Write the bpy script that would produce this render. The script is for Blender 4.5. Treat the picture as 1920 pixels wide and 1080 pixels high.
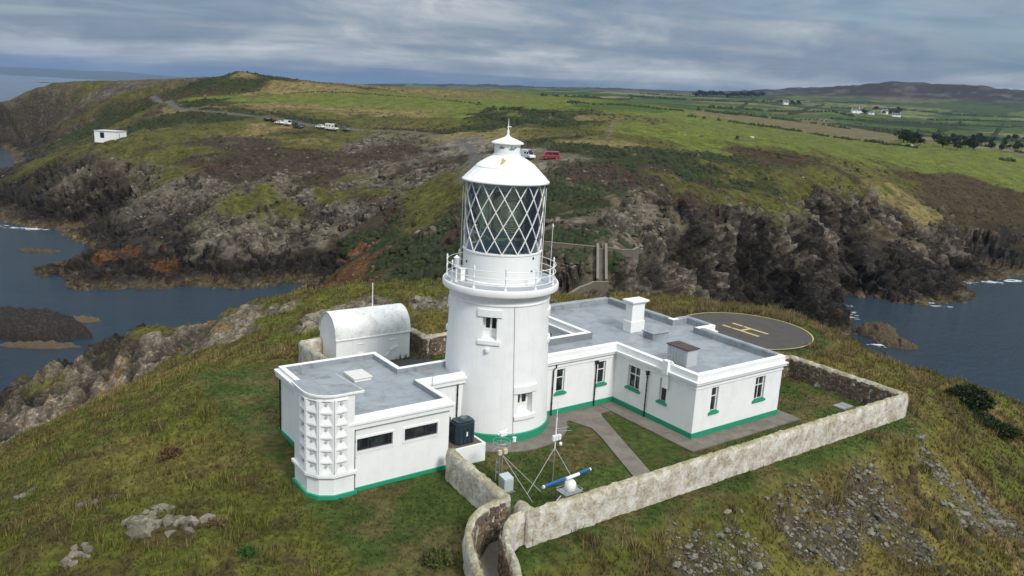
import bpy, bmesh, math, random
import numpy as np
from mathutils import Vector, Matrix

# ------------------------------------------------------------------ camera, sky, sun
scene = bpy.context.scene
for o in list(bpy.data.objects):
    bpy.data.objects.remove(o)
R_ = math.radians
C = scene.collection

FPX, PITCH, ROLL, CAMZ = 1511.25, 0.22985, 0.05475, 18.0     # photo focal length in pixels, camera 18 m above the yard
_f = np.array([0, math.cos(PITCH), -math.sin(PITCH)]); _r = np.array([1.0, 0, 0]); _u = np.cross(_r, _f)
CR = math.cos(ROLL) * _r + math.sin(ROLL) * _u
CU = -math.sin(ROLL) * _r + math.cos(ROLL) * _u
cam_data = bpy.data.cameras.new('camera')
cam = bpy.data.objects.new('camera', cam_data); C.objects.link(cam)
cam_data.sensor_width = 36.0
cam_data.lens = 36.0 * FPX / 1920.0
cam_data.clip_start = 0.5
cam_data.clip_end = 120000.0
cam.matrix_world = Matrix(((CR[0], CU[0], -_f[0], 0), (CR[1], CU[1], -_f[1], 0), (CR[2], CU[2], -_f[2], CAMZ), (0, 0, 0, 1)))
scene.camera = cam

SUN_EL, SUN_AZ = R_(44), R_(145)         # azimuth clockwise from +Y: behind the camera, to the right
sun_d = bpy.data.lights.new('sun', 'SUN')
sun_d.energy = 1.5
sun_d.angle = R_(11)
sun_d.color = (1.0, 0.965, 0.91)
sun = bpy.data.objects.new('sun', sun_d); C.objects.link(sun)
sun.rotation_euler = (R_(90) - SUN_EL, 0, -SUN_AZ + math.pi)
sun.location = (0, 0, 120)

world = bpy.data.worlds.new('World'); scene.world = world
world.use_nodes = True
wt = world.node_tree
for n in list(wt.nodes):
    wt.nodes.remove(n)

class NT:
    """small node-tree writer"""
    def __init__(s, tree): s.t = tree
    def n(s, kind, ins=None, **props):
        nd = s.t.nodes.new(kind)
        for k, v in props.items(): setattr(nd, k, v)
        for k, v in (ins or {}).items(): s.set(nd.inputs[k], v)
        return nd
    def set(s, sock, v):
        if hasattr(v, 'bl_idname') and hasattr(v, 'outputs'): s.t.links.new(v.outputs[0], sock)
        elif isinstance(v, bpy.types.NodeSocket): s.t.links.new(v, sock)
        else: sock.default_value = v
    def math(s, op, a, b=0.0, c=None):
        nd = s.n('ShaderNodeMath', {0: a, 1: b}, operation=op)
        if c is not None: s.set(nd.inputs[2], c)
        return nd.outputs[0]
    def ramp(s, fac, stops, interp='LINEAR'):
        nd = s.n('ShaderNodeValToRGB', {0: fac}); cr = nd.color_ramp; cr.interpolation = interp
        while len(cr.elements) < len(stops): cr.elements.new(0.5)
        for e, (p, c) in zip(cr.elements, stops):
            e.position = p
            e.color = (c, c, c, 1) if isinstance(c, (int, float)) else (*c, 1)
        return nd.outputs[0]
    def mix(s, fac, a, b, blend='MIX'):
        nd = s.n('ShaderNodeMix', data_type='RGBA', blend_type=blend)
        s.set(nd.inputs[0], fac); s.set(nd.inputs[6], a if not isinstance(a, tuple) else (*a[:3], 1)); s.set(nd.inputs[7], b if not isinstance(b, tuple) else (*b[:3], 1))
        return nd.outputs[2]
    def noise(s, vec, scale, detail=4.0, rough=0.55, dist=0.0, lac=2.0):
        nd = s.n('ShaderNodeTexNoise', {'Scale': scale, 'Detail': detail, 'Roughness': rough, 'Distortion': dist, 'Lacunarity': lac})
        if vec is not None: s.set(nd.inputs['Vector'], vec)
        return nd.outputs[0]

w = NT(wt)
sky = w.n('ShaderNodeTexSky', sky_type='NISHITA', sun_disc=False, sun_elevation=SUN_EL, sun_rotation=SUN_AZ, altitude=50.0, air_density=1.3, dust_density=1.5)
tc = w.n('ShaderNodeTexCoord')
sep = w.n('ShaderNodeSeparateXYZ', {0: tc.outputs['Generated']})
el = w.math('MAXIMUM', sep.outputs[2], 0.0)
inv = w.math('DIVIDE', 1.0, w.math('ADD', el, 0.07))
px_ = w.math('MULTIPLY', sep.outputs[0], inv); py_ = w.math('MULTIPLY', sep.outputs[1], inv)
deck = w.n('ShaderNodeCombineXYZ', {0: px_, 1: py_, 2: w.math('MULTIPLY', el, 2.0)})        # cloud deck seen in perspective
mp = w.n('ShaderNodeMapping', {'Vector': deck, 'Rotation': (0, 0, R_(-17)), 'Scale': (0.075, 0.27, 1.0), 'Location': (1.3, 0.62, 0.0)})
n1 = w.noise(mp.outputs[0], 1.0, 5.0, 0.5, 0.5)
mp2 = w.n('ShaderNodeMapping', {'Vector': deck, 'Rotation': (0, 0, R_(-10)), 'Scale': (0.22, 0.45, 3.0), 'Location': (4.0, 2.0, 0.0)})
n2 = w.noise(mp2.outputs[0], 1.3, 9.0, 0.58, 0.6)
mp3 = w.n('ShaderNodeMapping', {'Vector': tc.outputs['Generated'], 'Scale': (1.0, 1.0, 3.2), 'Location': (0.4, 0.1, 0.3)})
n3 = w.noise(mp3.outputs[0], 7.5, 9.0, 0.62, 0.5)                                                # lumpy undersides
mp4 = w.n('ShaderNodeMapping', {'Vector': tc.outputs['Generated'], 'Scale': (1.0, 1.0, 5.0), 'Rotation': (0, R_(-6), 0), 'Location': (1.4, 0.9, 0.3)})
n4 = w.noise(mp4.outputs[0], 2.6, 9.0, 0.62, 0.5)
elw = w.math('ADD', el, w.math('MULTIPLY_ADD', n4, 0.15, -0.075))                              # ragged lower edge of the main cloud bank
bank = w.ramp(elw, [(0.0, 0.47), (0.016, 0.485), (0.030, 0.55), (0.044, 0.565), (0.062, 0.465), (0.085, 0.475), (0.13, 0.49), (0.4, 0.53)])
mixn = w.math('ADD', w.math('ADD', w.math('MULTIPLY', n1, 0.30), w.math('MULTIPLY', n2, 0.34)), w.math('MULTIPLY', n3, 0.36))
cl = w.math('ADD', bank, w.math('MULTIPLY_ADD', mixn, 1.25, -0.655))
cloud = w.ramp(cl, [(0.34, (1.15, 1.75, 2.5)), (0.44, (1.75, 2.25, 2.85)), (0.505, (2.5, 2.9, 3.35)), (0.57, (3.5, 3.85, 4.2)), (0.68, (5.2, 5.5, 5.75))])
lift = w.math('MULTIPLY_ADD', w.math('POWER', el, 0.8), 1.9, 0.50)                               # overcast skies are brighter overhead
cloud2 = w.n('ShaderNodeVectorMath', {0: cloud, 1: w.n('ShaderNodeCombineXYZ', {0: w.math('MULTIPLY_ADD', el, 0.30, lift), 1: lift, 2: w.math('MULTIPLY_ADD', el, -0.32, lift)}).outputs[0]}, operation='MULTIPLY')
cover = w.ramp(n2, [(0.28, 0.80), (0.42, 0.98)])
skyc = w.mix(cover, sky.outputs[0], cloud2.outputs[0])
bg = w.n('ShaderNodeBackground', {0: skyc, 1: 0.1})
w.n('ShaderNodeOutputWorld', {0: bg})

scene.view_settings.view_transform = 'Standard'
scene.view_settings.look = 'None'
scene.view_settings.exposure = 0.93
scene.view_settings.gamma = 1.0
scene.view_settings.use_curve_mapping = False
scene.cycles.use_denoising = True
scene.cycles.max_bounces = 8
scene.cycles.volume_bounces = 0
scene.cycles.use_fast_gi = False

# ------------------------------------------------------------------ helpers
rng = np.random.default_rng(11)
random.seed(5)

def ray(px, py):
    d = _f * FPX + CR * (px - 960) + CU * (540 - py)
    return d / np.linalg.norm(d)
def at_z(px, py, z):
    d = ray(px, py); t = (z - CAMZ) / d[2]
    return np.array([d[0] * t, d[1] * t, z])
def at_d(px, py, D):
    d = ray(px, py); t = D / d[1]
    return np.array([d[0] * t, D, CAMZ + d[2] * t])

YAW = 0.63374
T0 = np.array([-0.647, 43.299])
AX = np.array([math.cos(YAW), math.sin(YAW)]); BX = np.array([-math.sin(YAW), math.cos(YAW)])
def LW(a, b, z=0.0):
    p = T0 + AX * a + BX * b
    return (p[0], p[1], z)
def WL(x, y):
    qx, qy = x - T0[0], y - T0[1]
    return qx * AX[0] + qy * AX[1], qx * BX[0] + qy * BX[1]

def _hash(ix, iy, iz, seed):
    h = (ix.astype(np.int64) * 374761393 + iy.astype(np.int64) * 668265263 + iz.astype(np.int64) * 2147483647 + seed * 974634777) & 0xFFFFFFFF
    h = ((h ^ (h >> 13)) * 1274126177) & 0xFFFFFFFF
    h = ((h ^ (h >> 16)) * 2246822519) & 0xFFFFFFFF
    return ((h ^ (h >> 15)) & 0xFFFFFF) / float(0xFFFFFF)
def vnoise(x, y, z=None, seed=0):
    x = np.asarray(x, float); y = np.asarray(y, float)
    ix = np.floor(x); iy = np.floor(y); fx = x - ix; fy = y - iy
    fx = fx * fx * fx * (fx * (fx * 6 - 15) + 10); fy = fy * fy * fy * (fy * (fy * 6 - 15) + 10)
    if z is None:
        k = np.zeros_like(ix)
        a = _hash(ix, iy, k, seed); b = _hash(ix + 1, iy, k, seed); c = _hash(ix, iy + 1, k, seed); d = _hash(ix + 1, iy + 1, k, seed)
        return (a + (b - a) * fx) * (1 - fy) + (c + (d - c) * fx) * fy
    iz = np.floor(z); fz = z - iz; fz = fz * fz * (3 - 2 * fz)
    def pl(k):
        a = _hash(ix, iy, k, seed); b = _hash(ix + 1, iy, k, seed); c = _hash(ix, iy + 1, k, seed); d = _hash(ix + 1, iy + 1, k, seed)
        return (a + (b - a) * fx) * (1 - fy) + (c + (d - c) * fx) * fy
    return pl(iz) * (1 - fz) + pl(iz + 1) * fz
def fbm(x, y, z=None, oct=5, seed=0, gain=0.5, ridged=False):
    s = 0; a = 1.0; t = 0; f = 1.0
    for i in range(oct):
        v = vnoise(x * f + i * 17.3, y * f - i * 9.1, None if z is None else z * f + i * 5.7, seed + i)
        if ridged: v = 1 - np.abs(2 * v - 1)
        s = s + a * v; t += a; a *= gain; f *= 2.03
    return s / t
def blocks(u, v, q, seed=0):
    """cell noise for jointed rock: returns (random height of the block, distance to the joint)"""
    iu = np.floor(u); iv = np.floor(v); iq = np.floor(q)
    f1 = np.full(len(u), 9.0); f2 = np.full(len(u), 9.0); hv = np.zeros(len(u))
    for a in (-1, 0, 1):
        for b in (-1, 0, 1):
            for c in (-1, 0, 1):
                cu, cv, cq = iu + a, iv + b, iq + c
                d = (cu + _hash(cu, cv, cq, seed) - u) ** 2 + (cv + _hash(cu, cv, cq, seed + 1) - v) ** 2 + (cq + _hash(cu, cv, cq, seed + 2) - q) ** 2
                n = d < f1
                f2 = np.where(n, f1, np.minimum(f2, d)); hv = np.where(n, _hash(cu, cv, cq, seed + 3), hv); f1 = np.where(n, d, f1)
    return hv, np.sqrt(f2) - np.sqrt(f1)
def sstep(e0, e1, x):
    t = np.clip((x - e0) / (e1 - e0), 0, 1); return t * t * (3 - 2 * t)

def tps_fit(P, Z, lam=0.0):
    n = len(P); d = np.linalg.norm(P[:, None] - P[None], axis=2)
    K = np.where(d > 0, d * d * np.log(np.maximum(d, 1e-9)), 0) + lam * np.eye(n)
    A = np.zeros((n + 3, n + 3)); A[:n, :n] = K; A[:n, n] = 1; A[:n, n + 1:] = P; A[n, :n] = 1; A[n + 1:, :n] = P.T
    return P, np.linalg.solve(A, np.concatenate([Z, np.zeros(3)]))
def tps_eval(m, x, y):
    P, wgt = m; out = np.empty(len(x)); n = len(P)
    for s in range(0, len(x), 20000):
        q = np.stack([x[s:s + 20000], y[s:s + 20000]], 1)
        d2 = ((q[:, None] - P[None]) ** 2).sum(2)
        K = 0.5 * d2 * np.log(np.maximum(d2, 1e-12))
        out[s:s + 20000] = K @ wgt[:n] + wgt[n] + q @ wgt[n + 1:]
    return out
# ------------------------------------------------------------------ terrain: heights from control points
SEA = -33.0
def mq_fit(P, Z, c=8.0, lam=0.6):
    d2 = ((P[:, None] - P[None]) ** 2).sum(2); n = len(P)
    A = np.zeros((n + 1, n + 1)); A[:n, :n] = np.sqrt(d2 + c * c) - lam * np.eye(n); A[:n, n] = 1; A[n, :n] = 1
    return P, np.linalg.solve(A, np.concatenate([Z, [0]])), c
def mq_eval(m, x, y):
    P, wgt, c = m; out = np.empty(len(x)); n = len(P)
    for s in range(0, len(x), 20000):
        d2 = (x[s:s + 20000, None] - P[None, :, 0]) ** 2 + (y[s:s + 20000, None] - P[None, :, 1]) ** 2
        out[s:s + 20000] = np.sqrt(d2 + c * c) @ wgt[:n] + wgt[n]
    return out

# photo pixel + distance (m) for land, 'S' shoreline pixels, 'U' seabed points in metres
MAIN_D = [
 # slope under the road, left to right
 (300,440,222),(230,462,214),(400,400,238),(500,350,255),(600,450,224),(600,400,240),(600,330,270),(600,280,312),(600,246,352),
 (480,470,212),(420,470,212),(520,420,232),(350,360,262),(440,330,272),(300,320,285),(240,290,300),(208,262,318),(150,300,296),(120,345,283),
 (700,450,212),(700,380,238),(700,300,285),(700,252,345),(780,470,180),(780,400,215),(800,330,255),(820,290,288),(850,250,335),
 (640,500,196),(690,500,186),(500,224,372),(400,207,400),(310,190,440),(350,200,420),
 (900,460,152),(900,400,180),(900,330,222),(900,292,240),(960,292,236),(1032,298,230),(985,297,234),(1100,297,228),
 (1000,540,125),(1000,500,132),(1000,460,142),(1000,400,168),(1060,470,132),(1128,532,126),(1128,466,133),(1190,470,134),(1080,530,122),
 (1130,400,162),(1130,345,195),(1130,258,290),(1080,215,390),(1060,192,470),
 (1180,385,165),(1230,420,160),(1270,470,152),(1290,545,146),(1220,540,133),(1180,520,130),
 (1300,400,172),(1300,340,202),(1300,290,262),(1250,240,340),
 (1340,470,170),(1360,560,168),(1400,440,190),(1420,490,186),(1420,560,184),(1400,380,210),(1440,390,216),(1400,300,285),
 (1480,460,196),(1500,520,192),(1540,560,193),(1500,400,218),(1500,330,262),(1540,440,214),(1560,500,207),
 (1560,405,236),(1600,440,240),(1600,400,250),(1600,480,236),(1650,470,243),(1700,482,245),(1760,510,242),(1650,430,256),(1600,340,275),(1600,300,320),
 (1700,372,290),(1660,400,268),(1740,400,284),(1790,425,290),(1812,470,288),(1750,450,272),(1700,440,266),(1760,360,330),(1700,320,345),
 (1850,440,304),(1850,390,330),(1920,450,300),(1920,400,335),(1920,346,385),(1920,292,520),(1800,335,372),(1800,280,500),(1700,290,420),(1700,262,560),
 # left ridge and far-left headland
 (440,134,520),(400,145,515),(360,158,505),(500,143,540),(560,152,580),(640,157,620),(300,170,520),(240,158,575),(150,156,600),(70,172,590),(0,189,565),
 (0,240,552),(100,262,500),(150,230,500),(150,200,545),(220,230,440),(240,200,480),(60,300,335),(0,352,310),(100,300,318),(60,370,293),(30,395,286),(200,400,262),(250,420,242),(160,420,268),
 (300,240,355),(380,225,375),(300,265,320),(420,260,335),(420,180,470),(600,190,460),(600,215,395),(760,200,440),(760,170,600),(900,215,400),(900,185,560),
 # inland
 (820,166,760),(1000,180,900),(1000,205,450),(1200,200,600),(1280,206,640),(1300,218,560),(1450,238,560),(1600,264,560),(1400,250,430),(1550,270,470),
 (1400,221,760),(1650,257,740),(1320,204,800),(1850,290,640),(1920,300,700),
 (1500,218,1100),(1800,255,1000),(1920,262,1050),(1300,195,1200),(1100,185,1300),(1630,216,1500),(1750,230,1500),(1900,240,1500),(1450,200,1600),(1250,185,2000),
 (1600,200,2100),(1900,215,2100),(1000,170,2600),(1100,172,3600),(880,166,3000),(1350,178,3200),(1550,178,3300),
 (1690,156,3300),(1650,157,3300),(1600,163,3300),(1760,160,3200),(1800,172,3000),(1850,163,3100),(1920,172,3100),(1560,172,3200),(1480,166,4500),(1540,166,4600),(1420,174,4600),
 (1000,167,4200),(1060,163,4300),(1110,167,4300),(780,166,5200),(860,160,5600),(930,160,5600),(760,158,5400),(1250,178,4500),
]
MAIN_S = [(0,416),(60,430),(130,438),(180,432),(62,525),(110,541),(200,546),(300,546),(450,545),(560,538),(0,279),(50,276),
 (1590,556),(1650,566),(1750,574),(1800,570),(1826,552),(1828,498),(1870,508),(1920,522),(1585,600),(1600,640),(1640,648)]
MAIN_U = [(-30,105),(-60,150),(-120,195),(-170,230),(-225,300),(-300,440),(-345,495),(0,98),(30,92),(60,118),(90,140),(110,172),(140,190),(165,225),(190,250),(250,260),(100,120),
 (-420,640),(-400,720),(-520,900),(-900,1500),(-1700,3000),(-3300,6000),(20,75),(-110,160),(160,120),(300,180),(-600,520),(400,240),(-600,760)]
MAIN_UP = [(1602,572),(1622,598),(1660,615),(1710,600),(1770,600),(1850,590),(1850,545),(1880,540),(1650,590),(30,470),(60,480),(100,470),(20,520),(60,560)]
pts = [at_d(*q) for q in MAIN_D] + [at_z(a, b, SEA) - np.array([0, 0, 6.0]) for a, b in MAIN_UP] + [at_z(a, b, SEA - 0.4) for a, b in MAIN_S] + [np.array([a, b, -44.0]) for a, b in MAIN_U]
pts = np.array(pts)
MAIN = mq_fit(pts[:, :2], pts[:, 2], 7.0)

ISL_D = [(840,532,80),(720,524,77),(640,538,76),(560,549,77),(480,563,79),(400,581,81),(300,611,84),(230,627,86),
 (300,700,50),(230,750,46.5),(130,810,44.5),(0,882,42.5),(0,842,70),(150,752,76),(280,694,76),(350,655,80),(60,800,72),
 (180,700,92),(100,722,97),(220,660,92),(40,770,96),(600,600,66),(700,590,68),(480,640,64),(400,680,56),(820,575,68),
 (1600,652,70),(1700,688,68),(1800,714,68),(1920,762,68),(1540,610,76),(1450,588,80),(1300,568,82),(1220,563,82)]
ISL_Z = [(0,1080,-1.0),(150,1080,-.5),(300,1080,-.35),(600,1080,-.45),(860,1080,-.4),(0,980,-2.0),(150,900,-1.2),(300,860,-.5),(300,980,-.3),(450,800,-.1),(400,740,-.1),
 (450,950,0),(500,880,0),(700,1000,-.1),(800,960,0),
 (1000,1080,-.9),(1300,1080,-2.3),(1600,1080,-3.8),(1920,1080,-5.6),(1920,900,-6.2),(1920,820,-5.6),(1800,900,-3.8),(1500,950,-1.6),(1300,985,-1.0),
 (1740,800,-.9),(1800,770,-2.0),(1640,860,-.8),(1700,980,-3.2),(1400,960,-1.0),(1100,1030,-.5)]
ISL_W = [(-40,25,-9),(-40,10,-9),(0,12,-2),(0,0,-5),(30,10,-8),(50,20,-13),(60,40,-14),(-60,40,-18),(-48,55,-15),(-75,70,-26),(-80,95,-36),(-60,110,-36),(-40,104,-34),(-95,60,-42),(-90,110,-44),(-20,100,-22),(10,104,-24),
 (25,98,-20),(45,92,-26),(60,80,-28),(75,60,-34),(80,30,-36),(-70,20,-30),(-100,30,-44),(0,115,-40),(40,110,-42),(80,90,-44),(-30,118,-42),(100,50,-44),(-70,125,-46),(105,10,-44)]
flat = [LW(a, b) for a in (-12, -6, 0, 6, 12, 18, 24) for b in (-12.3, -6, 0, 6, 12) if not (a < -8 and abs(b) > 8)] + [LW(a, b) for a in (27, 31, 34.5) for b in (1, 6, 11)]
ip = np.array([at_d(*q) for q in ISL_D] + [at_z(*q) for q in ISL_Z] + [np.array(q, float) for q in ISL_W] + [np.array(q) for q in flat])
ISL = mq_fit(ip[:, :2], ip[:, 2], 4.0)

def islet_base(x, y):
    z = mq_eval(ISL, x, y)
    a, b = WL(x, y)
    # level compound and helipad
    din = np.maximum(np.maximum(-11.8 - a, a - 23.6), np.maximum(-12.1 - b, b - 14.2))
    k = 1 - sstep(0.0, 2.5, din)
    pad = np.hypot(a - 29.9, b - 6.2) - 6.0
    k = np.maximum(k, 1 - sstep(0.0, 2.5, pad))
    return z * (1 - k), k
# ------------------------------------------------------------------ land cover
COL = {  # base colours
 'F': (0.150, 0.180, 0.034), 'g': (0.112, 0.112, 0.026), 'y': (0.26, 0.21, 0.080), 'h': (0.068, 0.047, 0.036),
 'b': (0.034, 0.048, 0.015), 'r': (0.172, 0.146, 0.114), 'R': (0.034, 0.030, 0.026), 'o': (0.22, 0.085, 0.030),
 'k': (0.070, 0.050, 0.024), 'p': (0.24, 0.215, 0.175), 't': (0.165, 0.125, 0.070), 'd': (0.060, 0.072, 0.020), 'v': (0.17, 0.16, 0.055)}
KEYS = list(COL); KI = {k: i for i, k in enumerate(KEYS)}
CMAT = np.array([COL[k] for k in KEYS])
# photo pixel -> cover seen there
COVER = {
 'F': [(420,185),(480,190),(560,185),(650,190),(700,205),(800,200),(860,195),(900,215),(1200,195),(1150,200),(1230,215),(1300,245),(1400,255),(1500,275),(1600,290),(1700,300),(1800,310),(1900,325),(1200,240),(1280,270),(720,180),(1450,265),(1850,300),(640,175)],
 'g': [(110,170),(240,175),(200,190),(150,160),(30,200),(90,192),(170,172),(500,175),(560,215),(700,222),(780,225),(850,230),(1050,240),(1180,260),(260,260),(160,270),(320,250),(420,240),(560,270),(620,250),(330,330),(620,345),(560,390),(450,385),(680,350),(1300,335),(1400,375),(1450,385),(1380,330),(1500,365),(1250,330),(1420,410),(1560,330),(1700,350),(870,350),(800,350),(260,220),(100,215),(640,260),(1650,340),(1550,290),(330,280),(470,225)],
 'y': [(480,170),(560,160),(640,165),(720,168),(600,205),(520,200),(700,212),(760,215),(900,255),(340,205),(1350,210),(1450,222),(1550,238),(1650,255),(1500,228),(1060,225),(1150,270),(1760,400),(1790,430),(1640,340),(1680,360),(480,245),(610,258)],
 'h': [(100,215),(160,185),(60,225),(220,178),(20,215),(110,182),(60,190),(190,200),(500,290),(430,300),(560,300),(640,300),(700,300),(760,310),(480,330),(400,330),(350,270),(450,275),(640,380),(850,400),(760,280),(820,300),(1100,330),(1180,340),(1250,320),(200,330),(600,330),(1350,420),(1560,430),(700,420),(880,290),(500,260),(300,210),(130,200),(1290,380),(1600,420),(840,440)],
 'b': [(180,215),(130,190),(200,225),(260,200),(320,225),(420,220),(960,215),(1020,220),(1050,230),(400,195),(380,155),(450,140),(500,230),(760,440),(700,440),(680,480),(780,470),(820,420),(1200,300),(1300,300),(1100,280),(980,270),(900,240),(1100,370),(1150,320),(1400,340),(1160,460),(560,230),(1240,290),(800,470),(760,500),(1400,350),(1350,300),(1060,350),(850,470),(1050,440)],
 'k': [(1480,300),(1420,295),(1550,310),(1800,380),(1880,370),(1920,380),(1850,400),(1640,385),(660,165),(330,175),(1700,395),(1760,350),(1850,360)],
 'r': [(60,200),(140,178),(200,165),(120,205),(30,225),(90,178),(230,168),(640,320),(700,310),(760,325),(520,360),(460,350),(300,370),(360,360),(420,420),(500,440),(560,430),(620,420),(660,400),(340,460),(720,330),(820,320),(1170,400),(1220,420),(1260,450),(1240,500),(1200,540),(1280,520),(1060,520),(1100,500),(1180,500),(1500,440),(1600,470),(1700,450),(1750,420),(1680,400),(450,455),(380,470),(580,360),(240,330),(100,370),(680,270),(1030,500),(1150,390),(1200,400),(750,300),(1490,165),(1690,165),(1250,390),(1340,500),(1080,420),(1040,400)],
 'R': [(1330,470),(1350,540),(1390,470),(1440,500),(1470,490),(1530,470),(1550,455),(1620,480),(1660,470),(1720,500),(1585,440),(1410,530),(1310,500),(40,250),(100,250),(0,330),(60,350),(130,400),(60,400),(200,420),(250,440),(450,500),(540,500),(600,480),(300,500),(200,500),(1400,540),(1450,550),(1520,560),(1600,540),(1560,520),(1700,510),(1760,530),(1640,500),(1880,480),(1360,500),(1420,580),(1850,470),(600,520),(1500,590),(1480,520),(150,440)],
 'p': [(870,270),(890,285),(910,295),(1000,300),(960,300)],
}
def hmain0(x, y):
    return mq_eval(MAIN, x, y)
_Ds = np.concatenate([np.arange(95, 420, 1.5), np.arange(420, 900, 5), np.arange(900, 6500, 40.0)])
def hit_main(px, py):
    d = ray(px, py); t = _Ds / d[1]
    x = d[0] * t; z = CAMZ + d[2] * t
    hh = hmain0(x, _Ds); k = np.nonzero(z < hh)[0]
    i = k[0] if len(k) else len(_Ds) - 1
    return x[i], _Ds[i], z[i]
cov_xy = []; cov_k = []
for key, lst in COVER.items():
    for q in lst:
        hx, hy, hz = hit_main(*q)
        cov_xy.append((hx, hy)); cov_k.append(KI[key])
cov_xy = np.array(cov_xy); cov_k = np.array(cov_k)
def polar(x, y):      # cover patches lengthen with distance like the fields themselves
    r = np.hypot(x, y); return np.stack([np.arctan2(x, y) * 160.0, np.log(r) * 150.0], -1)
cov_p = polar(cov_xy[:, 0], cov_xy[:, 1])
def cover_weights(x, y, warp=9.0):
    q = polar(x, y)
    q = q + warp * np.stack([fbm(q[:, 0] / 9, q[:, 1] / 9, oct=4, seed=31) - .5, fbm(q[:, 0] / 9, q[:, 1] / 9, oct=4, seed=47) - .5], 1) * 2
    W = np.zeros((len(x), len(KEYS)))
    for s in range(0, len(x), 15000):
        d2 = ((q[s:s + 15000, None] - cov_p[None]) ** 2).sum(2) + 0.6
        wv = d2 ** -2.6
        for i in range(len(KEYS)):
            m = cov_k == i
            if m.any(): W[s:s + 15000, i] = wv[:, m].sum(1)
    return W / W.sum(1, keepdims=True)

def grid_mesh(name, V, nr, nc, col, mat, extra=None, smooth=True):
    """one sheet from an nr x nc lattice of points"""
    me = bpy.data.meshes.new(name)
    idx = np.arange(nr * nc).reshape(nr, nc)
    q = np.stack([idx[:-1, :-1], idx[:-1, 1:], idx[1:, 1:], idx[1:, :-1]], -1).reshape(-1, 4)
    if extra is not None and 'keep' in extra: q = q[extra['keep'].reshape(-1)[q].any(1)]
    me.vertices.add(len(V)); me.vertices.foreach_set('co', V.astype(np.float32).ravel())
    me.loops.add(q.size); me.loops.foreach_set('vertex_index', q.astype(np.int32).ravel())
    me.polygons.add(len(q)); me.polygons.foreach_set('loop_start', np.arange(0, q.size, 4, dtype=np.int32)); me.polygons.foreach_set('loop_total', np.full(len(q), 4, np.int32))
    me.update(calc_edges=True)
    sm = np.ones(len(q), bool)
    if extra is not None and 'rock' in extra: sm = extra['rock'][q].mean(1) < 0.45        # crag faces stay faceted
    me.polygons.foreach_set('use_smooth', sm)
    add_col(me, col)
    for k, v in (extra or {}).items():
        if k != 'keep':
            at = me.attributes.new(k, 'FLOAT', 'POINT'); at.data.foreach_set('value', v.astype(np.float32))
    me.materials.append(mat)
    o = bpy.data.objects.new(name, me); C.objects.link(o)
    return o
def add_col(me, col):
    ca = me.color_attributes.new('cover', 'FLOAT_COLOR', 'POINT')
    c4 = np.ones((len(me.vertices), 4), np.float32); c4[:, :3] = col
    ca.data.foreach_set('color', c4.ravel())
def soup_mesh(name, V, F, col, mat, smooth=False):
    """joined geometry from flat arrays: V (n,3), F (m,k), col (n,3)"""
    me = bpy.data.meshes.new(name); k = F.shape[1]
    me.vertices.add(len(V)); me.vertices.foreach_set('co', np.ascontiguousarray(V, np.float32).ravel())
    me.loops.add(F.size); me.loops.foreach_set('vertex_index', np.ascontiguousarray(F, np.int32).ravel())
    me.polygons.add(len(F)); me.polygons.foreach_set('loop_start', np.arange(0, F.size, k, dtype=np.int32)); me.polygons.foreach_set('loop_total', np.full(len(F), k, np.int32))
    me.update(calc_edges=True)
    if smooth: me.polygons.foreach_set('use_smooth', np.ones(len(F), bool))
    if col is not None: add_col(me, col)
    me.materials.append(mat)
    o = bpy.data.objects.new(name, me); C.objects.link(o)
    return o

# ------------------------------------------------------------------ materials
def material(name):
    m = bpy.data.materials.new(name); m.use_nodes = True
    t = m.node_tree
    for n in list(t.nodes): t.nodes.remove(n)
    N = NT(t)
    b = N.n('ShaderNodeBsdfPrincipled')
    N.n('ShaderNodeOutputMaterial', {0: b})
    return m, N, b
def pos(N):
    return N.n('ShaderNodeNewGeometry').outputs['Position']
def objc(N):
    return N.n('ShaderNodeTexCoord').outputs['Object']
def bump(N, b, h, strength, dist):
    bp = N.n('ShaderNodeBump', {'Strength': strength, 'Distance': dist, 'Height': h}); N.set(b.inputs['Normal'], bp)

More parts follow.
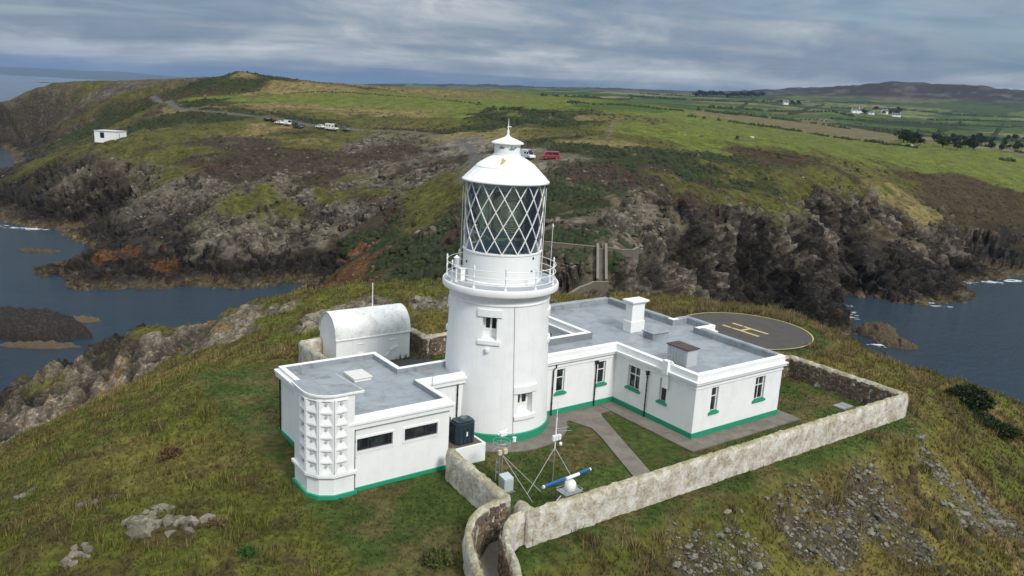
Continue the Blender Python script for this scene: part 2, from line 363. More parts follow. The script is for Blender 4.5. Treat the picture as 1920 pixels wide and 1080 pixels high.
def land_material(name, fine, bdist, rockbump):
    m, N, b = material(name); p = pos(N)
    c = N.n('ShaderNodeAttribute', attribute_name='cover').outputs['Color']
    rk = N.n('ShaderNodeAttribute', attribute_name='rock').outputs['Fac']
    n1 = N.noise(p, fine, 6, 0.68); n2 = N.noise(p, fine * 0.21, 5, 0.6)
    v = N.math('MULTIPLY', N.ramp(n1, [(0.28, 0.40), (0.5, 1.0), (0.74, 1.75)]), N.ramp(n2, [(0.3, 0.72), (0.7, 1.25)]))
    cc = N.mix(1.0, c, N.n('ShaderNodeCombineXYZ', {0: v, 1: v, 2: v}).outputs[0], 'MULTIPLY')
    # dry blades and dead stems mixed into the turf
    dry = N.math('MULTIPLY', N.ramp(N.noise(p, fine * 2.3, 4, 0.7), [(0.55, 0.0), (0.72, 0.5)]), N.math('SUBTRACT', 1.0, rk))
    cc = N.mix(dry, cc, (0.12, 0.098, 0.038))
    # bedded rock: long joints, pale lichen on the faces
    bed = N.n('ShaderNodeMapping', {'Vector': p, 'Rotation': (0.35, 0.25, 0.6), 'Scale': (1.0, 0.28, 2.2)})
    nb = N.noise(bed.outputs[0], fine * 0.8, 8, 0.72, 0.6)
    joint = N.ramp(nb, [(0.40, 0.0), (0.50, 1.0), (0.60, 0.25), (0.72, 1.0)])
    lich = N.math('MULTIPLY', N.ramp(N.noise(p, fine * 0.9, 6, 0.7, 0.5), [(0.54, 0.0), (0.64, 0.62)]), rk)
    pale = N.n('ShaderNodeVectorMath', {0: cc, 1: (2.9, 2.8, 2.5), 2: (0.022, 0.020, 0.014)}, operation='MULTIPLY_ADD').outputs[0]
    cc = N.mix(lich, cc, pale)
    jd = N.math('MULTIPLY', N.math('SUBTRACT', 1.0, joint), N.math('MULTIPLY', rk, 0.42))
    cc = N.mix(jd, cc, (0.035, 0.030, 0.026))
    N.set(b.inputs['Base Color'], cc); b.inputs['Roughness'].default_value = 0.95; b.inputs['Specular IOR Level'].default_value = 0.12
    hgt = N.math('ADD', N.math('MULTIPLY', n1, 0.8), N.math('MULTIPLY', N.math('MULTIPLY', nb, rk), rockbump))
    bump(N, b, hgt, 0.9, bdist)
    return m
M = {}
M['islet'] = land_material('islet_ground', 2.6, 0.16, 2.0)
M['main'] = land_material('mainland_ground', 0.8, 0.55, 2.4)
# ------------------------------------------------------------------ mainland sheet
def tag(o, label=None, cat=None, group=None, kind=None):
    if label: o['label'] = label
    if cat: o['category'] = cat
    if group: o['group'] = group
    if kind: o['kind'] = kind
    return o

def hills(x, y):      # inland relief beyond the control points
    k = sstep(700, 2500, y)
    return k * (fbm(x / 420, y / 420, oct=4, seed=3) - 0.5) * 26
ROADS = []             # filled with world polylines
def dist_poly(x, y, P):
    best = np.full(len(x), 1e9)
    for (ax, ay), (bx, by) in zip(P[:-1], P[1:]):
        dx, dy = bx - ax, by - ay; L2 = dx * dx + dy * dy
        t = np.clip(((x - ax) * dx + (y - ay) * dy) / L2, 0, 1)
        best = np.minimum(best, np.hypot(x - ax - t * dx, y - ay - t * dy))
    return best
road_px = [(285,182),(300,192),(330,203),(370,208),(430,213),(490,220),(545,228),(600,238),(660,243),(740,246),(800,252),(862,264),(884,280),(900,296),(880,320),(872,338)]
ROADS.append([hit_main(*q)[:2] for q in road_px])
track_px = [(1600,275),(1700,283),(1800,297),(1920,316)]
PATHS = [[hit_main(*q)[:2] for q in track_px], [hit_main(*q)[:2] for q in [(1000,300),(1010,325),(1060,345),(1120,352),(1160,370),(1130,385),(1060,380)]],
         [hit_main(*q)[:2] for q in [(1140,262),(1142,245),(1150,230),(1165,222)]], [hit_main(*q)[:2] for q in [(780,252),(800,262),(830,272)]]]
# jointed crag: blocks of two sizes along an oblique bedding, plus ribs
def crag(x, y, z, k=1.0):
    u = x * 0.82 + y * 0.57 + z * 0.35; v = -x * 0.57 + y * 0.82 - z * .2; q = z - 0.4 * x
    w1 = (fbm(u / 9 * k, v / 9 * k, z / 9 * k, oct=3, seed=71) - .5) * 2.2
    h1, e1 = blocks(u * k / 4.2 + w1, v * k / 8.5 + w1, q * k / 6.0, 301); h2, e2 = blocks(u * k / 1.7 + w1, v * k / 3.1, q * k / 2.4, 341)
    rib = fbm(u * k / 19.0, v * k / 30.0, z * k / 22.0, oct=3, seed=83, ridged=True); sl = (q * k / 2.6 + v * k / 9.0 + w1 * .4) % 1.0
    return ((sl - .5) * 1.1 + (h1 - .5) * 2.6 + (h2 - .5) * 1.25 - 1.5 * (1 - sstep(0, .22, e1)) - .6 * (1 - sstep(0, .25, e2)) + (rib - .62) * 3.2) / k

def farm_fields(x, y):
    """patchwork of hedged fields: returns colour, distance to the hedge line (m)"""
    c, s = math.cos(0.35), math.sin(0.35)
    u = (x * c + y * s) + 60 * (fbm(x / 500, y / 500, oct=2, seed=5) - .5); v = (-x * s + y * c) + 60 * (fbm(x / 500, y / 500, oct=2, seed=6) - .5)
    row = np.floor(v / 110.0); off = _hash(row, row * 0, row * 0, 9) * 200
    wd = 130.0 + 90 * _hash(row, row * 0 + 1, row * 0, 9)
    cell = np.floor((u + off) / wd)
    hh = _hash(row, cell, row * 0, 12)
    pal = np.array([(0.07, 0.125, 0.026), (0.11, 0.175, 0.035), (0.25, 0.23, 0.11), (0.05, 0.085, 0.022), (0.18, 0.20, 0.07), (0.03, 0.048, 0.018)])
    col = pal[(hh * 5.999).astype(int)]
    fv = np.abs(v / 110.0 - np.round(v / 110.0)) * 110.0; fu = np.abs((u + off) / wd - np.round((u + off) / wd)) * wd
    return col, np.minimum(fu, fv)

def main_field(x, y):
    z = hmain0(x, y) + hills(x, y)
    return z
ths = np.radians(np.arange(-46, 46.01, 0.145))
rs = np.concatenate([np.arange(98, 330, 0.8), np.geomspace(330, 700, 120)[:-1], np.geomspace(700, 7200, 150)])
TH, RS = np.meshgrid(ths, rs)
X = (RS * np.sin(TH)).ravel(); Y = (RS * np.cos(TH)).ravel()
Z = main_field(X, Y)
nr, nc = len(rs), len(ths)
def grads(Z, nr, nc):
    Zg = Z.reshape(nr, nc)
    dr = np.gradient(Zg, axis=0) / np.gradient(rs)[:, None]; dt = np.gradient(Zg, axis=1) / (rs[:, None] * (ths[1] - ths[0]))
    return np.hypot(dr, dt).ravel()
_fm = sstep(60, 105, Z) * sstep(1800, 2600, Y); Z = Z + _fm * ((fbm(X / 130, Y / 130, oct=4, seed=8, ridged=True) - .62) * 24)
slope = grads(Z, nr, nc)
Wc = cover_weights(X, Y)
rockw = Wc[:, KI['r']] + Wc[:, KI['R']] + Wc[:, KI['o']]
near = 1 - sstep(650, 1100, np.hypot(X, Y))
patch = fbm(X / 7, Y / 7, oct=5, seed=21)
fleck = fbm(X / 2.2, Y / 2.2, oct=4, seed=28)
ribs = fbm((X * .8 - Y * .6) / 30 + .6 * (patch - .5), (X * .6 + Y * .8) / 95, oct=3, seed=17, ridged=True)
rmask = sstep(.08, .3, slope) * (1 + .9 * sstep(-170, -230, X) * sstep(400, 450, Y)) * near * sstep(135, 165, np.hypot(X, Y)) * sstep(SEA, SEA + 6, Z)
slope0 = slope
Z = Z - 6.5 * np.clip(.78 - ribs, 0, 1) * rmask
slope = .65 * slope0 + .35 * grads(Z, nr, nc)
rock = np.clip(sstep(0.62, 1.1, slope + 0.7 * (patch - .5)) * 0.95 + sstep(0.50, 0.66, rockw * 0.42 + (patch - 0.5) * 0.9 + (fleck - .5) * .9 + .18), 0, 1) * near
rock = rock * (1 - .2 * sstep(-180, -230, X) * sstep(400, 450, Y))
rock = np.maximum(rock, (1 - sstep(-30, -25.5, Z + 4 * (patch - .5))) * near)
gully = fbm(X / 30, Y / 30, oct=4, seed=15)
dX = np.zeros_like(X); cr = np.zeros_like(X); mk = (rock > 0.02) & (np.hypot(X, Y) < 620) & (Z > SEA - 8)
cr[mk] = crag(X[mk], Y[mk], Z[mk]) * sstep(0, .5, rock[mk])
stp = sstep(.3, .9, slope)
_Zg = Z.reshape(nr, nc); _dr = (np.gradient(_Zg, axis=0) / np.gradient(rs)[:, None]).ravel(); _dt = (np.gradient(_Zg, axis=1) / (rs[:, None] * (ths[1] - ths[0]))).ravel()
_gx = _dr * np.sin(TH.ravel()) + _dt * np.cos(TH.ravel()); _gy = _dr * np.cos(TH.ravel()) - _dt * np.sin(TH.ravel()); _nl = np.sqrt(_gx ** 2 + _gy ** 2 + 1)
cr = cr * (.62 + .60 * stp) * sstep(SEA - 6, SEA + 4, Z)
XD = X - _gx / _nl * cr; YD = Y - _gy / _nl * cr                      # crag stands out along the face, not straight up
Z = Z + cr / _nl + near * (1 - rock) * ((fbm(X / 6, Y / 6, oct=5, seed=25) - .5) * 1.5 + (gully - .5) * 3.0 * sstep(.12, .4, slope))
# road and track benches
rd = dist_poly(X, Y, ROADS[0]); pk = np.min([dist_poly(X, Y, P) for P in PATHS], axis=0)
zs = main_field(X, Y)
Z = Z + (zs - Z) * (1 - sstep(2.5, 6.0, rd))
lot = hit_main(985, 298)
dl = np.hypot((X - lot[0] - 2) / 14.0, (Y - lot[1] - 1) / 7.0)
Z = Z + (zs - Z) * (1 - sstep(1.0, 1.6, dl))
# landing for the stair and its walls
STAIR = [at_d(1128, 533, 126), at_d(1128, 466, 133)]
_t = np.clip(((X - STAIR[0][0]) * (STAIR[1][0] - STAIR[0][0]) + (Y - STAIR[0][1]) * (STAIR[1][1] - STAIR[0][1])) / ((STAIR[1][0] - STAIR[0][0]) ** 2 + (STAIR[1][1] - STAIR[0][1]) ** 2), 0, 1)
ds = np.hypot(X - STAIR[0][0] - _t * (STAIR[1][0] - STAIR[0][0]), Y - STAIR[0][1] - _t * (STAIR[1][1] - STAIR[0][1]))
kst = 1 - sstep(1.2, 4.0, ds); Z = Z * (1 - kst) + (STAIR[0][2] + (STAIR[1][2] - STAIR[0][2]) * _t - .35) * kst; rock = rock * (1 - kst)
UPW = [at_d(1020, 466, 134), at_d(1070, 471, 133.5), at_d(1124, 476, 133.2)]; UPW2 = [at_d(1133, 476, 133.2), at_d(1165, 481, 133.6), at_d(1186, 481, 134.2), at_d(1196, 476, 135.6)]
LOW = [at_d(1020, 566, 121), at_d(1062, 566, 121), at_d(1085, 552, 123), at_d(1112, 541, 124.6), at_d(1140, 541, 125)]
for pl in (UPW, UPW2, LOW):
    pl_ = [q[:2] for q in pl]; dd = dist_poly(X, Y, pl_); zz_ = np.interp(X, [q[0] for q in pl], [q[2] for q in pl]); kk = (1 - sstep(.8, 3.0, dd)) * (1 - kst); Z = Z * (1 - kk) + zz_ * kk
# the coarse cover colours
vein = fbm(X / 2.6, Y / 2.6, oct=4, seed=61)
col = Wc @ CMAT
fcol, fh = farm_fields(X, Y)
farm = sstep(640, 760, Y + 0.15 * X - 30)
far_moor = sstep(60, 105, Z) * sstep(1800, 2600, Y)
moor = np.array([0.048, 0.036, 0.027]) * (0.6 + 0.8 * patch[:, None]); _oc = (sstep(.60, .68, fbm(X / 60, Y / 60, oct=4, seed=9)) * .7)[:, None]; moor = moor * (1 - _oc) + np.array([.16, .15, .13]) * _oc
fcol = fcol * (1 - far_moor[:, None]) + moor * far_moor[:, None]
hedge = (1 - sstep(3.0, 7.0, fh)) * (1 - far_moor)
fcol = fcol * (1 - hedge[:, None] * 0.8) + np.array([0.022, 0.034, 0.012]) * hedge[:, None] * 0.8
col = col * (1 - farm[:, None]) + fcol * farm[:, None]
# rock colours: grey tops, black wave zone, tan tide line, a few rust-orange faces
blk = np.zeros_like(X); blk[mk] = blocks(X[mk] / 2.3, Y[mk] / 2.3, Z[mk] / 1.6, 401)[0]
rcol = CMAT[KI['r']] * (0.30 + 0.75 * vein[:, None] + 0.75 * blk[:, None])
# relief contrast painted in: high blocks lichen-pale, clefts darkened as crevice shade
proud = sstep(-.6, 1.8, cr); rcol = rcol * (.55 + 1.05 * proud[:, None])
dark = np.clip(sstep(0.35, 0.6, Wc[:, KI['R']] + (patch - .5) * 0.8) * .85 + (1 - sstep(-29, -23, Z + 7 * (gully - .5) + 3 * (patch - .5))), 0, 1)
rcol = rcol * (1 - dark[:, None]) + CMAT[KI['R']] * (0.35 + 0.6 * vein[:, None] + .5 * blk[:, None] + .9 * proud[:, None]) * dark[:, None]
rust = np.zeros_like(X)
for q, rad in (((205, 478), 5.0), ((238, 468), 4.0), ((312, 492), 4.0), ((662, 480), 5.0), ((655, 500), 9.0), ((640, 525), 7.0), ((675, 470), 6.0), ((700, 525), 5.0), ((640, 520), 4)):
    hq = hit_main(*q); rust = np.maximum(rust, np.exp(-((X - hq[0]) ** 2 + (Y - hq[1]) ** 2) / rad ** 2))
rust = sstep(.42, .66, rust + 1.3 * (fleck - .5) + .5 * (vein - .5)) * .85
rcol = rcol * (1 - rust[:, None]) + np.array([0.19, 0.08, 0.03]) * (.6 + .8 * vein[:, None]) * rust[:, None]
tide = (1 - sstep(SEA + 0.9, SEA + 2.0, Z + 1.6 * (patch - .5) + .8 * (fleck - .5)))
rcol = rcol * (1 - tide[:, None]) + CMAT[KI['t']] * (0.45 + .9 * vein[:, None]) * tide[:, None]
rk_vis = np.clip(rock * sstep(0.38, 0.52, vein * 0.5 + rock * 0.5) , 0, 1)
rk_vis = np.maximum(rk_vis, rust * (Z < -14))
hay = [(1308,206),(1400,216),(1500,226),(1600,240),(1700,258),(1690,268),(1560,254),(1450,238),(1330,219),(1295,212)]
col = col * (0.62 + 0.76 * fbm(X / 3.2, Y / 3.2, oct=4, seed=52)[:, None])
# bare stems, dead bracken and tussocks breaking up each cover
br_ = sstep(.54, .68, fbm(X / 2.1, Y / 2.1, oct=4, seed=57))[:, None] * (near * (1 - Wc[:, KI['F']]))[:, None] * .55
col = col * (1 - br_) + np.array([0.075, 0.055, 0.028]) * br_
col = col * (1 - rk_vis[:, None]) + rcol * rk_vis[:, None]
pw = ((1 - sstep(1.2, 2.2, rd)) * np.where((X > -70) & (X < -25), .35 + .3 * (patch > .5), 1.0))[:, None]; col = col * (1 - pw) + np.array([0.15, 0.145, 0.135]) * pw
pw = (1 - sstep(0.5, 1.4, pk + 0.8 * (patch - .5)))[:, None] * 0.8; col = col * (1 - pw) + np.array([0.19, 0.155, 0.10]) * pw
pw = (1 - sstep(0.85, 1.05, dl))[:, None]; col = col * (1 - pw) + np.array([0.175, 0.135, 0.09]) * pw
def inside(P):
    k = np.zeros(len(X), bool)
    for (ax, ay), (bx, by) in zip(P, P[1:] + P[:1]):
        c_ = ((ay > Y) != (by > Y)); k ^= c_ & (X < (bx - ax) * (Y - ay) / (by - ay + 1e-9) + ax)
    return k
for poly, cc_ in ((hay, (.20, .172, .085)), ([(1085,193),(1180,193),(1262,206),(1240,212),(1150,208),(1075,201)], (.075, .125, .024)), ([(1700,190),(1800,198),(1900,203),(1910,212),(1800,208),(1700,199)], (.06,.10,.025)), ([(1480,222),(1560,222),(1570,232),(1490,231)], (.15,.14,.065)), ([(1720,240),(1860,252),(1850,262),(1730,250)], (.085,.12,.03)), ([(1440,205),(1530,205),(1540,214),(1450,213)], (.16,.155,.07))):
    kq = inside([tuple(hit_main(*q)[:2]) for q in poly]) & (Y > 330)
    col[kq] = np.array(cc_) * (.8 + .4 * patch[kq, None])
col = col * np.where(np.hypot(X, Y) < 640, .62, .58)[:, None]
MAINCOL = col
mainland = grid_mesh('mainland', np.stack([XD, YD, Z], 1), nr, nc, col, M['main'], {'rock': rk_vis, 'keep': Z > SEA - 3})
tag(mainland, 'rocky mainland headland of heath, crag and green fields across the water', kind='structure')
MZ = Z.reshape(nr, nc); MROCK = rk_vis.reshape(nr, nc)
def main_z(x, y):
    """height of the finished mainland sheet"""
    r = np.hypot(x, y); th = np.arctan2(x, y)
    fi = np.interp(r, rs, np.arange(nr)); fj = (th - ths[0]) / (ths[1] - ths[0])
    i = np.clip(np.floor(fi).astype(int), 0, nr - 2); j = np.clip(np.floor(fj).astype(int), 0, nc - 2); a = fi - i; b = fj - j
    return (MZ[i, j] * (1 - a) + MZ[i + 1, j] * a) * (1 - b) + (MZ[i, j + 1] * (1 - a) + MZ[i + 1, j + 1] * a) * b

# ------------------------------------------------------------------ islet sheet
st = 0.36
gx = np.arange(-92, 96, st); gy = np.arange(6, 122, st)
IX, IY = np.meshgrid(gx, gy); inr, inc = len(gy), len(gx)
x = IX.ravel(); y = IY.ravel()
zi, lev = islet_base(x, y)
Zg = zi.reshape(inr, inc); isl_slope = np.hypot(*np.gradient(Zg, st)).ravel()
ipatch = fbm(x / 4.5, y / 4.5, oct=5, seed=101)
def blob(px, py, rad, z=None, D=None):
    p = at_z(px, py, z) if D is None else at_d(px, py, D)
    return np.exp(-((x - p[0]) ** 2 + (y - p[1]) ** 2) / (rad * rad))
irock = sstep(0.62, 1.05, isl_slope + 0.7 * (ipatch - .5))
for args in [(250,700,8,None,78),(150,755,6,None,75),(60,810,6,None,71),(200,680,9,None,90),(330,640,7,None,80),(420,620,5,None,72)]:
    irock = np.maximum(irock, sstep(.35, .7, blob(*args) + 0.9 * (ipatch - .5)))
for args in [(640,590,3.5,None,67),(590,600,3.0,None,66),(700,575,3.0,None,69),(800,570,3.2,None,69),(430,620,3,None,69),(520,590,2.5,None,72)]:
    irock = np.maximum(irock, 0.9 * sstep(.45, .75, blob(*args) + 1.3 * (ipatch - .5)))
irock = np.maximum(irock, 1 - sstep(-17, -11, zi + 7 * (ipatch - .5)))
outside = 1 - lev
irock = irock * sstep(0.2, 0.9, outside) * (1 - sstep(2, 6, x) * sstep(-9, -7, zi) * sstep(80, 70, y))
scree = np.zeros_like(x)
for args in [(1520,985,2.3,-2.2),(1640,975,2.4,-3.0),(1760,940,2.3,-3.8),(1480,1010,2.0,-2.4),(1380,1050,1.7,-2.2),(1680,1020,2.2,-3.6),(1850,980,2.0,-5),(1290,1060,1.3,-2),(1800,1000,2.0,-4.6),(1560,1030,2.2,-3.2),(1700,880,1.6,-2.6)]:
    scree = np.maximum(scree, blob(*args))
scree = sstep(0.42, 0.66, scree + 0.8 * (ipatch - .5) + .7 * (fbm(x / 1.1, y / 1.1, oct=4, seed=109) - .5)) * outside
icrag = np.zeros_like(x); mk = (irock > .02) & (zi > SEA - 6)
icrag[mk] = crag(x[mk], y[mk], zi[mk], .8) * .62 * sstep(-3, -14, zi[mk]) + crag(x[mk], y[mk], zi[mk], 3.2) * .9 + .12
zi2 = zi + irock * outside * icrag
tus = (fbm(x / 1.5, y / 1.5, oct=4, seed=121) - .5) * 0.62 + (fbm(x / 6, y / 6, oct=3, seed=131) - .5) * 0.9
zi2 = zi2 + (1 - irock) * outside * tus * (0.35 + 0.65 * sstep(0.4, 3, np.maximum(0, np.hypot(*(np.stack(WL(x, y)) - np.array([[4.0], [0.0]]))) - 16)))
a_, b_ = WL(x, y)
zi2 = zi2 + lev * (fbm(x / 0.9, y / 0.9, oct=3, seed=141) - .6) * 0.07 - 0.02
# sunken entrance path between the curved walls
path_c = [(-6.3, -10.6), (-7.2, -10.9), (-8.2, -11.6), (-8.9, -12.6), (-9.9, -14.6), (-11.0, -17.0)]
pw_ = [LW(*q)[:2] for q in path_c]
dpth = dist_poly(x, y, pw_)
sunk = (1 - sstep(0.45, 0.75, dpth))
zi2 = zi2 * (1 - sunk) + (-0.75 - 0.1 * np.clip(b_ + 11, -10, 0) * -1) * sunk
ig = fbm(x / 2.2, y / 2.2, oct=5, seed=151); ig2 = fbm(x / 9, y / 9, oct=4, seed=161)
icol = np.array([0.090, 0.100, 0.019]) * (1 - sstep(.44, .68, ig2))[:, None] + np.array([0.145, 0.124, 0.033]) * sstep(.44, .68, ig2)[:, None]
straw = sstep(.52, .72, ig) * (0.25 + 0.6 * sstep(6, 30, x) * outside)
icol = icol * (1 - straw[:, None]) + np.array([0.17, 0.13, 0.052]) * straw[:, None]
brn = sstep(.56, .7, fbm(x / 1.3, y / 1.3, oct=4, seed=171)) * outside * 0.7
icol = icol * (1 - brn[:, None]) + np.array([0.062, 0.042, 0.022]) * brn[:, None]
mown = sstep(0.4, 0.9, lev)
lawn = np.array([0.05, 0.075, 0.017]) * (0.8 + 0.5 * ig[:, None]); lw = sstep(.50, .66, fbm(x / 1.7, y / 1.7, oct=4, seed=181)) * .75
lawn = lawn * (1 - lw[:, None]) + np.array([0.12, 0.095, 0.04]) * lw[:, None]
icol = icol * (1 - mown[:, None]) + lawn * mown[:, None]
ivein = fbm(x / 1.1, y / 1.1, oct=4, seed=191)
irc = CMAT[KI['r']] * (0.5 + 1.0 * ivein[:, None])
idk = 1 - sstep(-17, -9, zi2 + 9 * (ipatch - .5)); irc = irc * (1 - idk[:, None]) + CMAT[KI['R']] * (0.6 + ivein[:, None]) * idk[:, None]
idk = np.maximum(idk, sstep(79, 87, y + 6 * (ipatch - .5)) * (zi2 < -8.5)) * (1 - .6 * sstep(80, 74, y)); irc = CMAT[KI['r']] * (0.45 + 1.5 * ivein[:, None]) * (.5 + 1.1 * sstep(-.7, .9, icrag))[:, None]; irc = irc * (1 - idk[:, None]) + CMAT[KI['R']] * (0.5 + ivein[:, None]) * idk[:, None]  # crevice shade put into the rock colour: crag lows darker, highs paler
och = sstep(.6, .72, fbm(x / 2.0, y / 2.0, oct=4, seed=201)) * (1 - idk) * sstep(-2, -6, zi2)
irc = irc * (1 - och[:, None] * .8) + np.array([0.26, 0.15, 0.03]) * och[:, None] * .8
itd = 1 - sstep(SEA + 1.2, SEA + 3, zi2); irc = irc * (1 - itd[:, None]) + CMAT[KI['t']] * itd[:, None]
irv = irock * sstep(.3, .5, ivein * .5 + irock * .5)
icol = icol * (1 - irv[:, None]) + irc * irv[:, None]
scg = scree * sstep(.40, .56, fbm(x / .8, y / .8, oct=4, seed=119) + .12 * (scree - .5)) * .85
icol = icol * (1 - scg[:, None]) + np.array([0.070, 0.058, 0.042]) * scg[:, None]
icol = icol * np.where(lev > .5, .80, .80)[:, None]
icol = icol * (1 - sunk[:, None]) + np.array([0.13, 0.115, 0.095]) * sunk[:, None]
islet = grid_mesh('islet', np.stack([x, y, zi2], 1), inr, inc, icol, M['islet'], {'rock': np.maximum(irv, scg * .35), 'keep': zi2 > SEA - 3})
tag(islet, 'grassy island with rocky cliffs carrying the lighthouse', kind='structure')
ISZ = zi2.reshape(inr, inc)
def isl_z(px, py):
    fi = (np.asarray(py) - gy[0]) / st; fj = (np.asarray(px) - gx[0]) / st
    i = np.clip(np.floor(fi).astype(int), 0, inr - 2); j = np.clip(np.floor(fj).astype(int), 0, inc - 2); a = fi - i; b = fj - j
    return (ISZ[i, j] * (1 - a) + ISZ[i + 1, j] * a) * (1 - b) + (ISZ[i, j + 1] * (1 - a) + ISZ[i + 1, j + 1] * a) * b

# ------------------------------------------------------------------ sea
m, N, b = material('sea_water'); p = pos(N)
b.inputs['Base Color'].default_value = (0.017, 0.038, 0.062, 1); b.inputs['Roughness'].default_value = 0.12
b.inputs['IOR'].default_value = 1.33
mpn = N.n('ShaderNodeMapping', {'Vector': p, 'Rotation': (0, 0, 0.5), 'Scale': (1.0, 1.7, 1.0)})
wv = N.math('ADD', N.noise(mpn.outputs[0], 0.42, 8, 0.7), N.math('MULTIPLY', N.noise(mpn.outputs[0], 0.05, 4, 0.5), 1.4))
bump(N, b, wv, 0.85, 1.1)
M['sea'] = m
def sea_sheet():
    me = bpy.data.meshes.new('sea'); bm = bmesh.new(); S = 70000
    vs = [bm.verts.new(v) for v in ((-S, -S, SEA), (S, -S, SEA), (S, S, SEA), (-S, S, SEA))]; bm.faces.new(vs); bm.to_mesh(me); bm.free()
    me.materials.append(M['sea']); o = bpy.data.objects.new('sea', me); C.objects.link(o)
    return tag(o, 'dark blue rippled sea round the headland', kind='structure')
sea_sheet()
# ------------------------------------------------------------------ building materials
def paint(name, col, rough=0.55, grime=0.35, gcol=(0.42, 0.40, 0.35), bumpd=0.004, scale=1.0, streak=True, spec=0.3):
    """painted render: faint mottling, rain streaks and specks of dirt"""
    m, N, b = material(name); p = pos(N)
    n1 = N.noise(p, 1.3 * scale, 6, 0.6); n2 = N.noise(p, 9.0 * scale, 6, 0.7)
    f = N.math('MULTIPLY', N.ramp(n1, [(0.42, 0.0), (0.78, 1.0)]), N.ramp(n2, [(0.35, 0.15), (0.75, 1.0)]))
    if streak:
        mp_ = N.n('ShaderNodeMapping', {'Vector': p, 'Scale': (5.5, 5.5, 0.28)})
        f = N.math('ADD', f, N.math('MULTIPLY', N.ramp(N.noise(mp_.outputs[0], 1.0, 5, 0.65), [(0.5, 0.0), (0.8, 0.8)]), 0.55))
    speck = N.ramp(N.noise(p, 26 * scale, 3, 0.6), [(0.70, 0.0), (0.78, 0.7)])
    f = N.math('MINIMUM', N.math('MULTIPLY', N.math('ADD', f, N.math('MULTIPLY', speck, 0.4)), grime), 1.0)
    N.set(b.inputs['Base Color'], N.mix(f, col, gcol))
    N.set(b.inputs['Roughness'], N.math('MULTIPLY_ADD', n2, 0.25, rough - 0.12))
    b.inputs['Specular IOR Level'].default_value = spec
    bump(N, b, N.math('ADD', n2, N.math('MULTIPLY', n1, 0.7)), 0.5, bumpd)
    return m
M['white'] = paint('white_masonry_paint', (0.81, 0.82, 0.815), 0.6, 0.42, (0.50, 0.49, 0.44), 0.010)
M['whitemetal'] = paint('white_gloss_paint', (0.82, 0.83, 0.82), 0.35, 0.22, (0.55, 0.46, 0.36), 0.002, spec=0.5)
M['green'] = paint('green_plinth_paint', (0.022, 0.27, 0.155), 0.5, 0.35, (0.06, 0.17, 0.09), 0.008)
M['deck'] = paint('grey_deck_paint', (0.36, 0.39, 0.42), 0.5, 0.4, (0.22, 0.23, 0.22), 0.004, streak=False)
M['black'] = paint('black_pipe_paint', (0.012, 0.013, 0.016), 0.35, 0.2, (0.06, 0.055, 0.05), 0.002)
def concrete():
    m, N, b = material('weathered_concrete'); p = pos(N)
    n1 = N.noise(p, .9, 7, .68, .5); n2 = N.noise(p, 5.5, 6, .72); n3 = N.noise(p, 1.7, 6, .7, .4)
    c = N.mix(N.ramp(n1, [(.35, 0), (.65, 1)]), (.19, .172, .148), (.115, .104, .09)); c = N.mix(N.math('MULTIPLY', N.ramp(n3, [(.54, 0), (.68, .9)]), N.ramp(n2, [(.4, .2), (.6, 1)])), c, (.17, .105, .04))
    c = N.mix(N.ramp(n2, [(.58, 0), (.72, .7)]), c, (.055, .05, .042)); c = N.mix(N.ramp(N.noise(p, 2.4, 6, .75), [(.6, 0), (.7, .6)]), c, (.045, .055, .022))
    N.set(b.inputs['Base Color'], c); b.inputs['Roughness'].default_value = .92; bump(N, b, N.math('ADD', n2, n1), .5, .012)
    return m
M['concrete'] = concrete()
M['galv'] = paint('galvanised_steel', (0.42, 0.44, 0.46), 0.4, 0.3, (0.30, 0.24, 0.18), 0.001, 3)
M['galv'].node_tree.nodes['Principled BSDF'].inputs['Metallic'].default_value = 0.5
def flat(name, col, rough=0.5, metal=0.0, spec=0.5):
    m, N, b = material(name); n = N.noise(objc(N), 14, 4, 0.6)
    v = N.ramp(n, [(0.3, 0.86), (0.7, 1.1)])
    N.set(b.inputs['Base Color'], N.mix(1.0, col, N.n('ShaderNodeCombineXYZ', {0: v, 1: v, 2: v}).outputs[0], 'MULTIPLY'))
    b.inputs['Roughness'].default_value = rough; b.inputs['Metallic'].default_value = metal; b.inputs['Specular IOR Level'].default_value = spec
    return m
def roofpaint():
    m, N, b = material('blue_grey_roof_coating'); p = pos(N)
    n1 = N.noise(p, 0.55, 7, 0.66, 0.8); n2 = N.noise(p, 3.5, 6, 0.7)
    c = N.mix(N.ramp(n1, [(0.35, 0.0), (0.68, 1.0)]), (0.225, 0.255, 0.285), (0.315, 0.34, 0.365))
    dirt = N.math('MULTIPLY', N.ramp(N.noise(p, 0.9, 6, 0.7, 1.2), [(0.48, 0.0), (0.66, 1.0)]), N.ramp(n2, [(0.36, 0.2), (0.6, 1.0)]))
    c = N.mix(N.math('MULTIPLY', dirt, 0.8), c, (0.13, 0.125, 0.11))
    mp_ = N.n('ShaderNodeMapping', {'Vector': p, 'Rotation': (0, 0, -YAW), 'Scale': (1.0, 1.0, 1.0)})
    br = N.n('ShaderNodeTexBrick', {'Vector': mp_.outputs[0], 'Scale': 1.0, 'Mortar Size': 0.012, 'Brick Width': 9.0, 'Row Height': 1.02, 'Color1': (1, 1, 1, 1), 'Color2': (1, 1, 1, 1), 'Mortar': (0, 0, 0, 1)})
    seam = N.math('MULTIPLY', N.math('SUBTRACT', 1.0, br.outputs[0]), 0.6)
    c = N.mix(seam, c, (0.14, 0.15, 0.16))
    N.set(b.inputs['Base Color'], c)
    N.set(b.inputs['Roughness'], N.math('MULTIPLY_ADD', n1, 0.5, 0.12))
    bump(N, b, N.math('ADD', n2, br.outputs[0]), 0.35, 0.012)
    return m
M['roof'] = roofpaint()
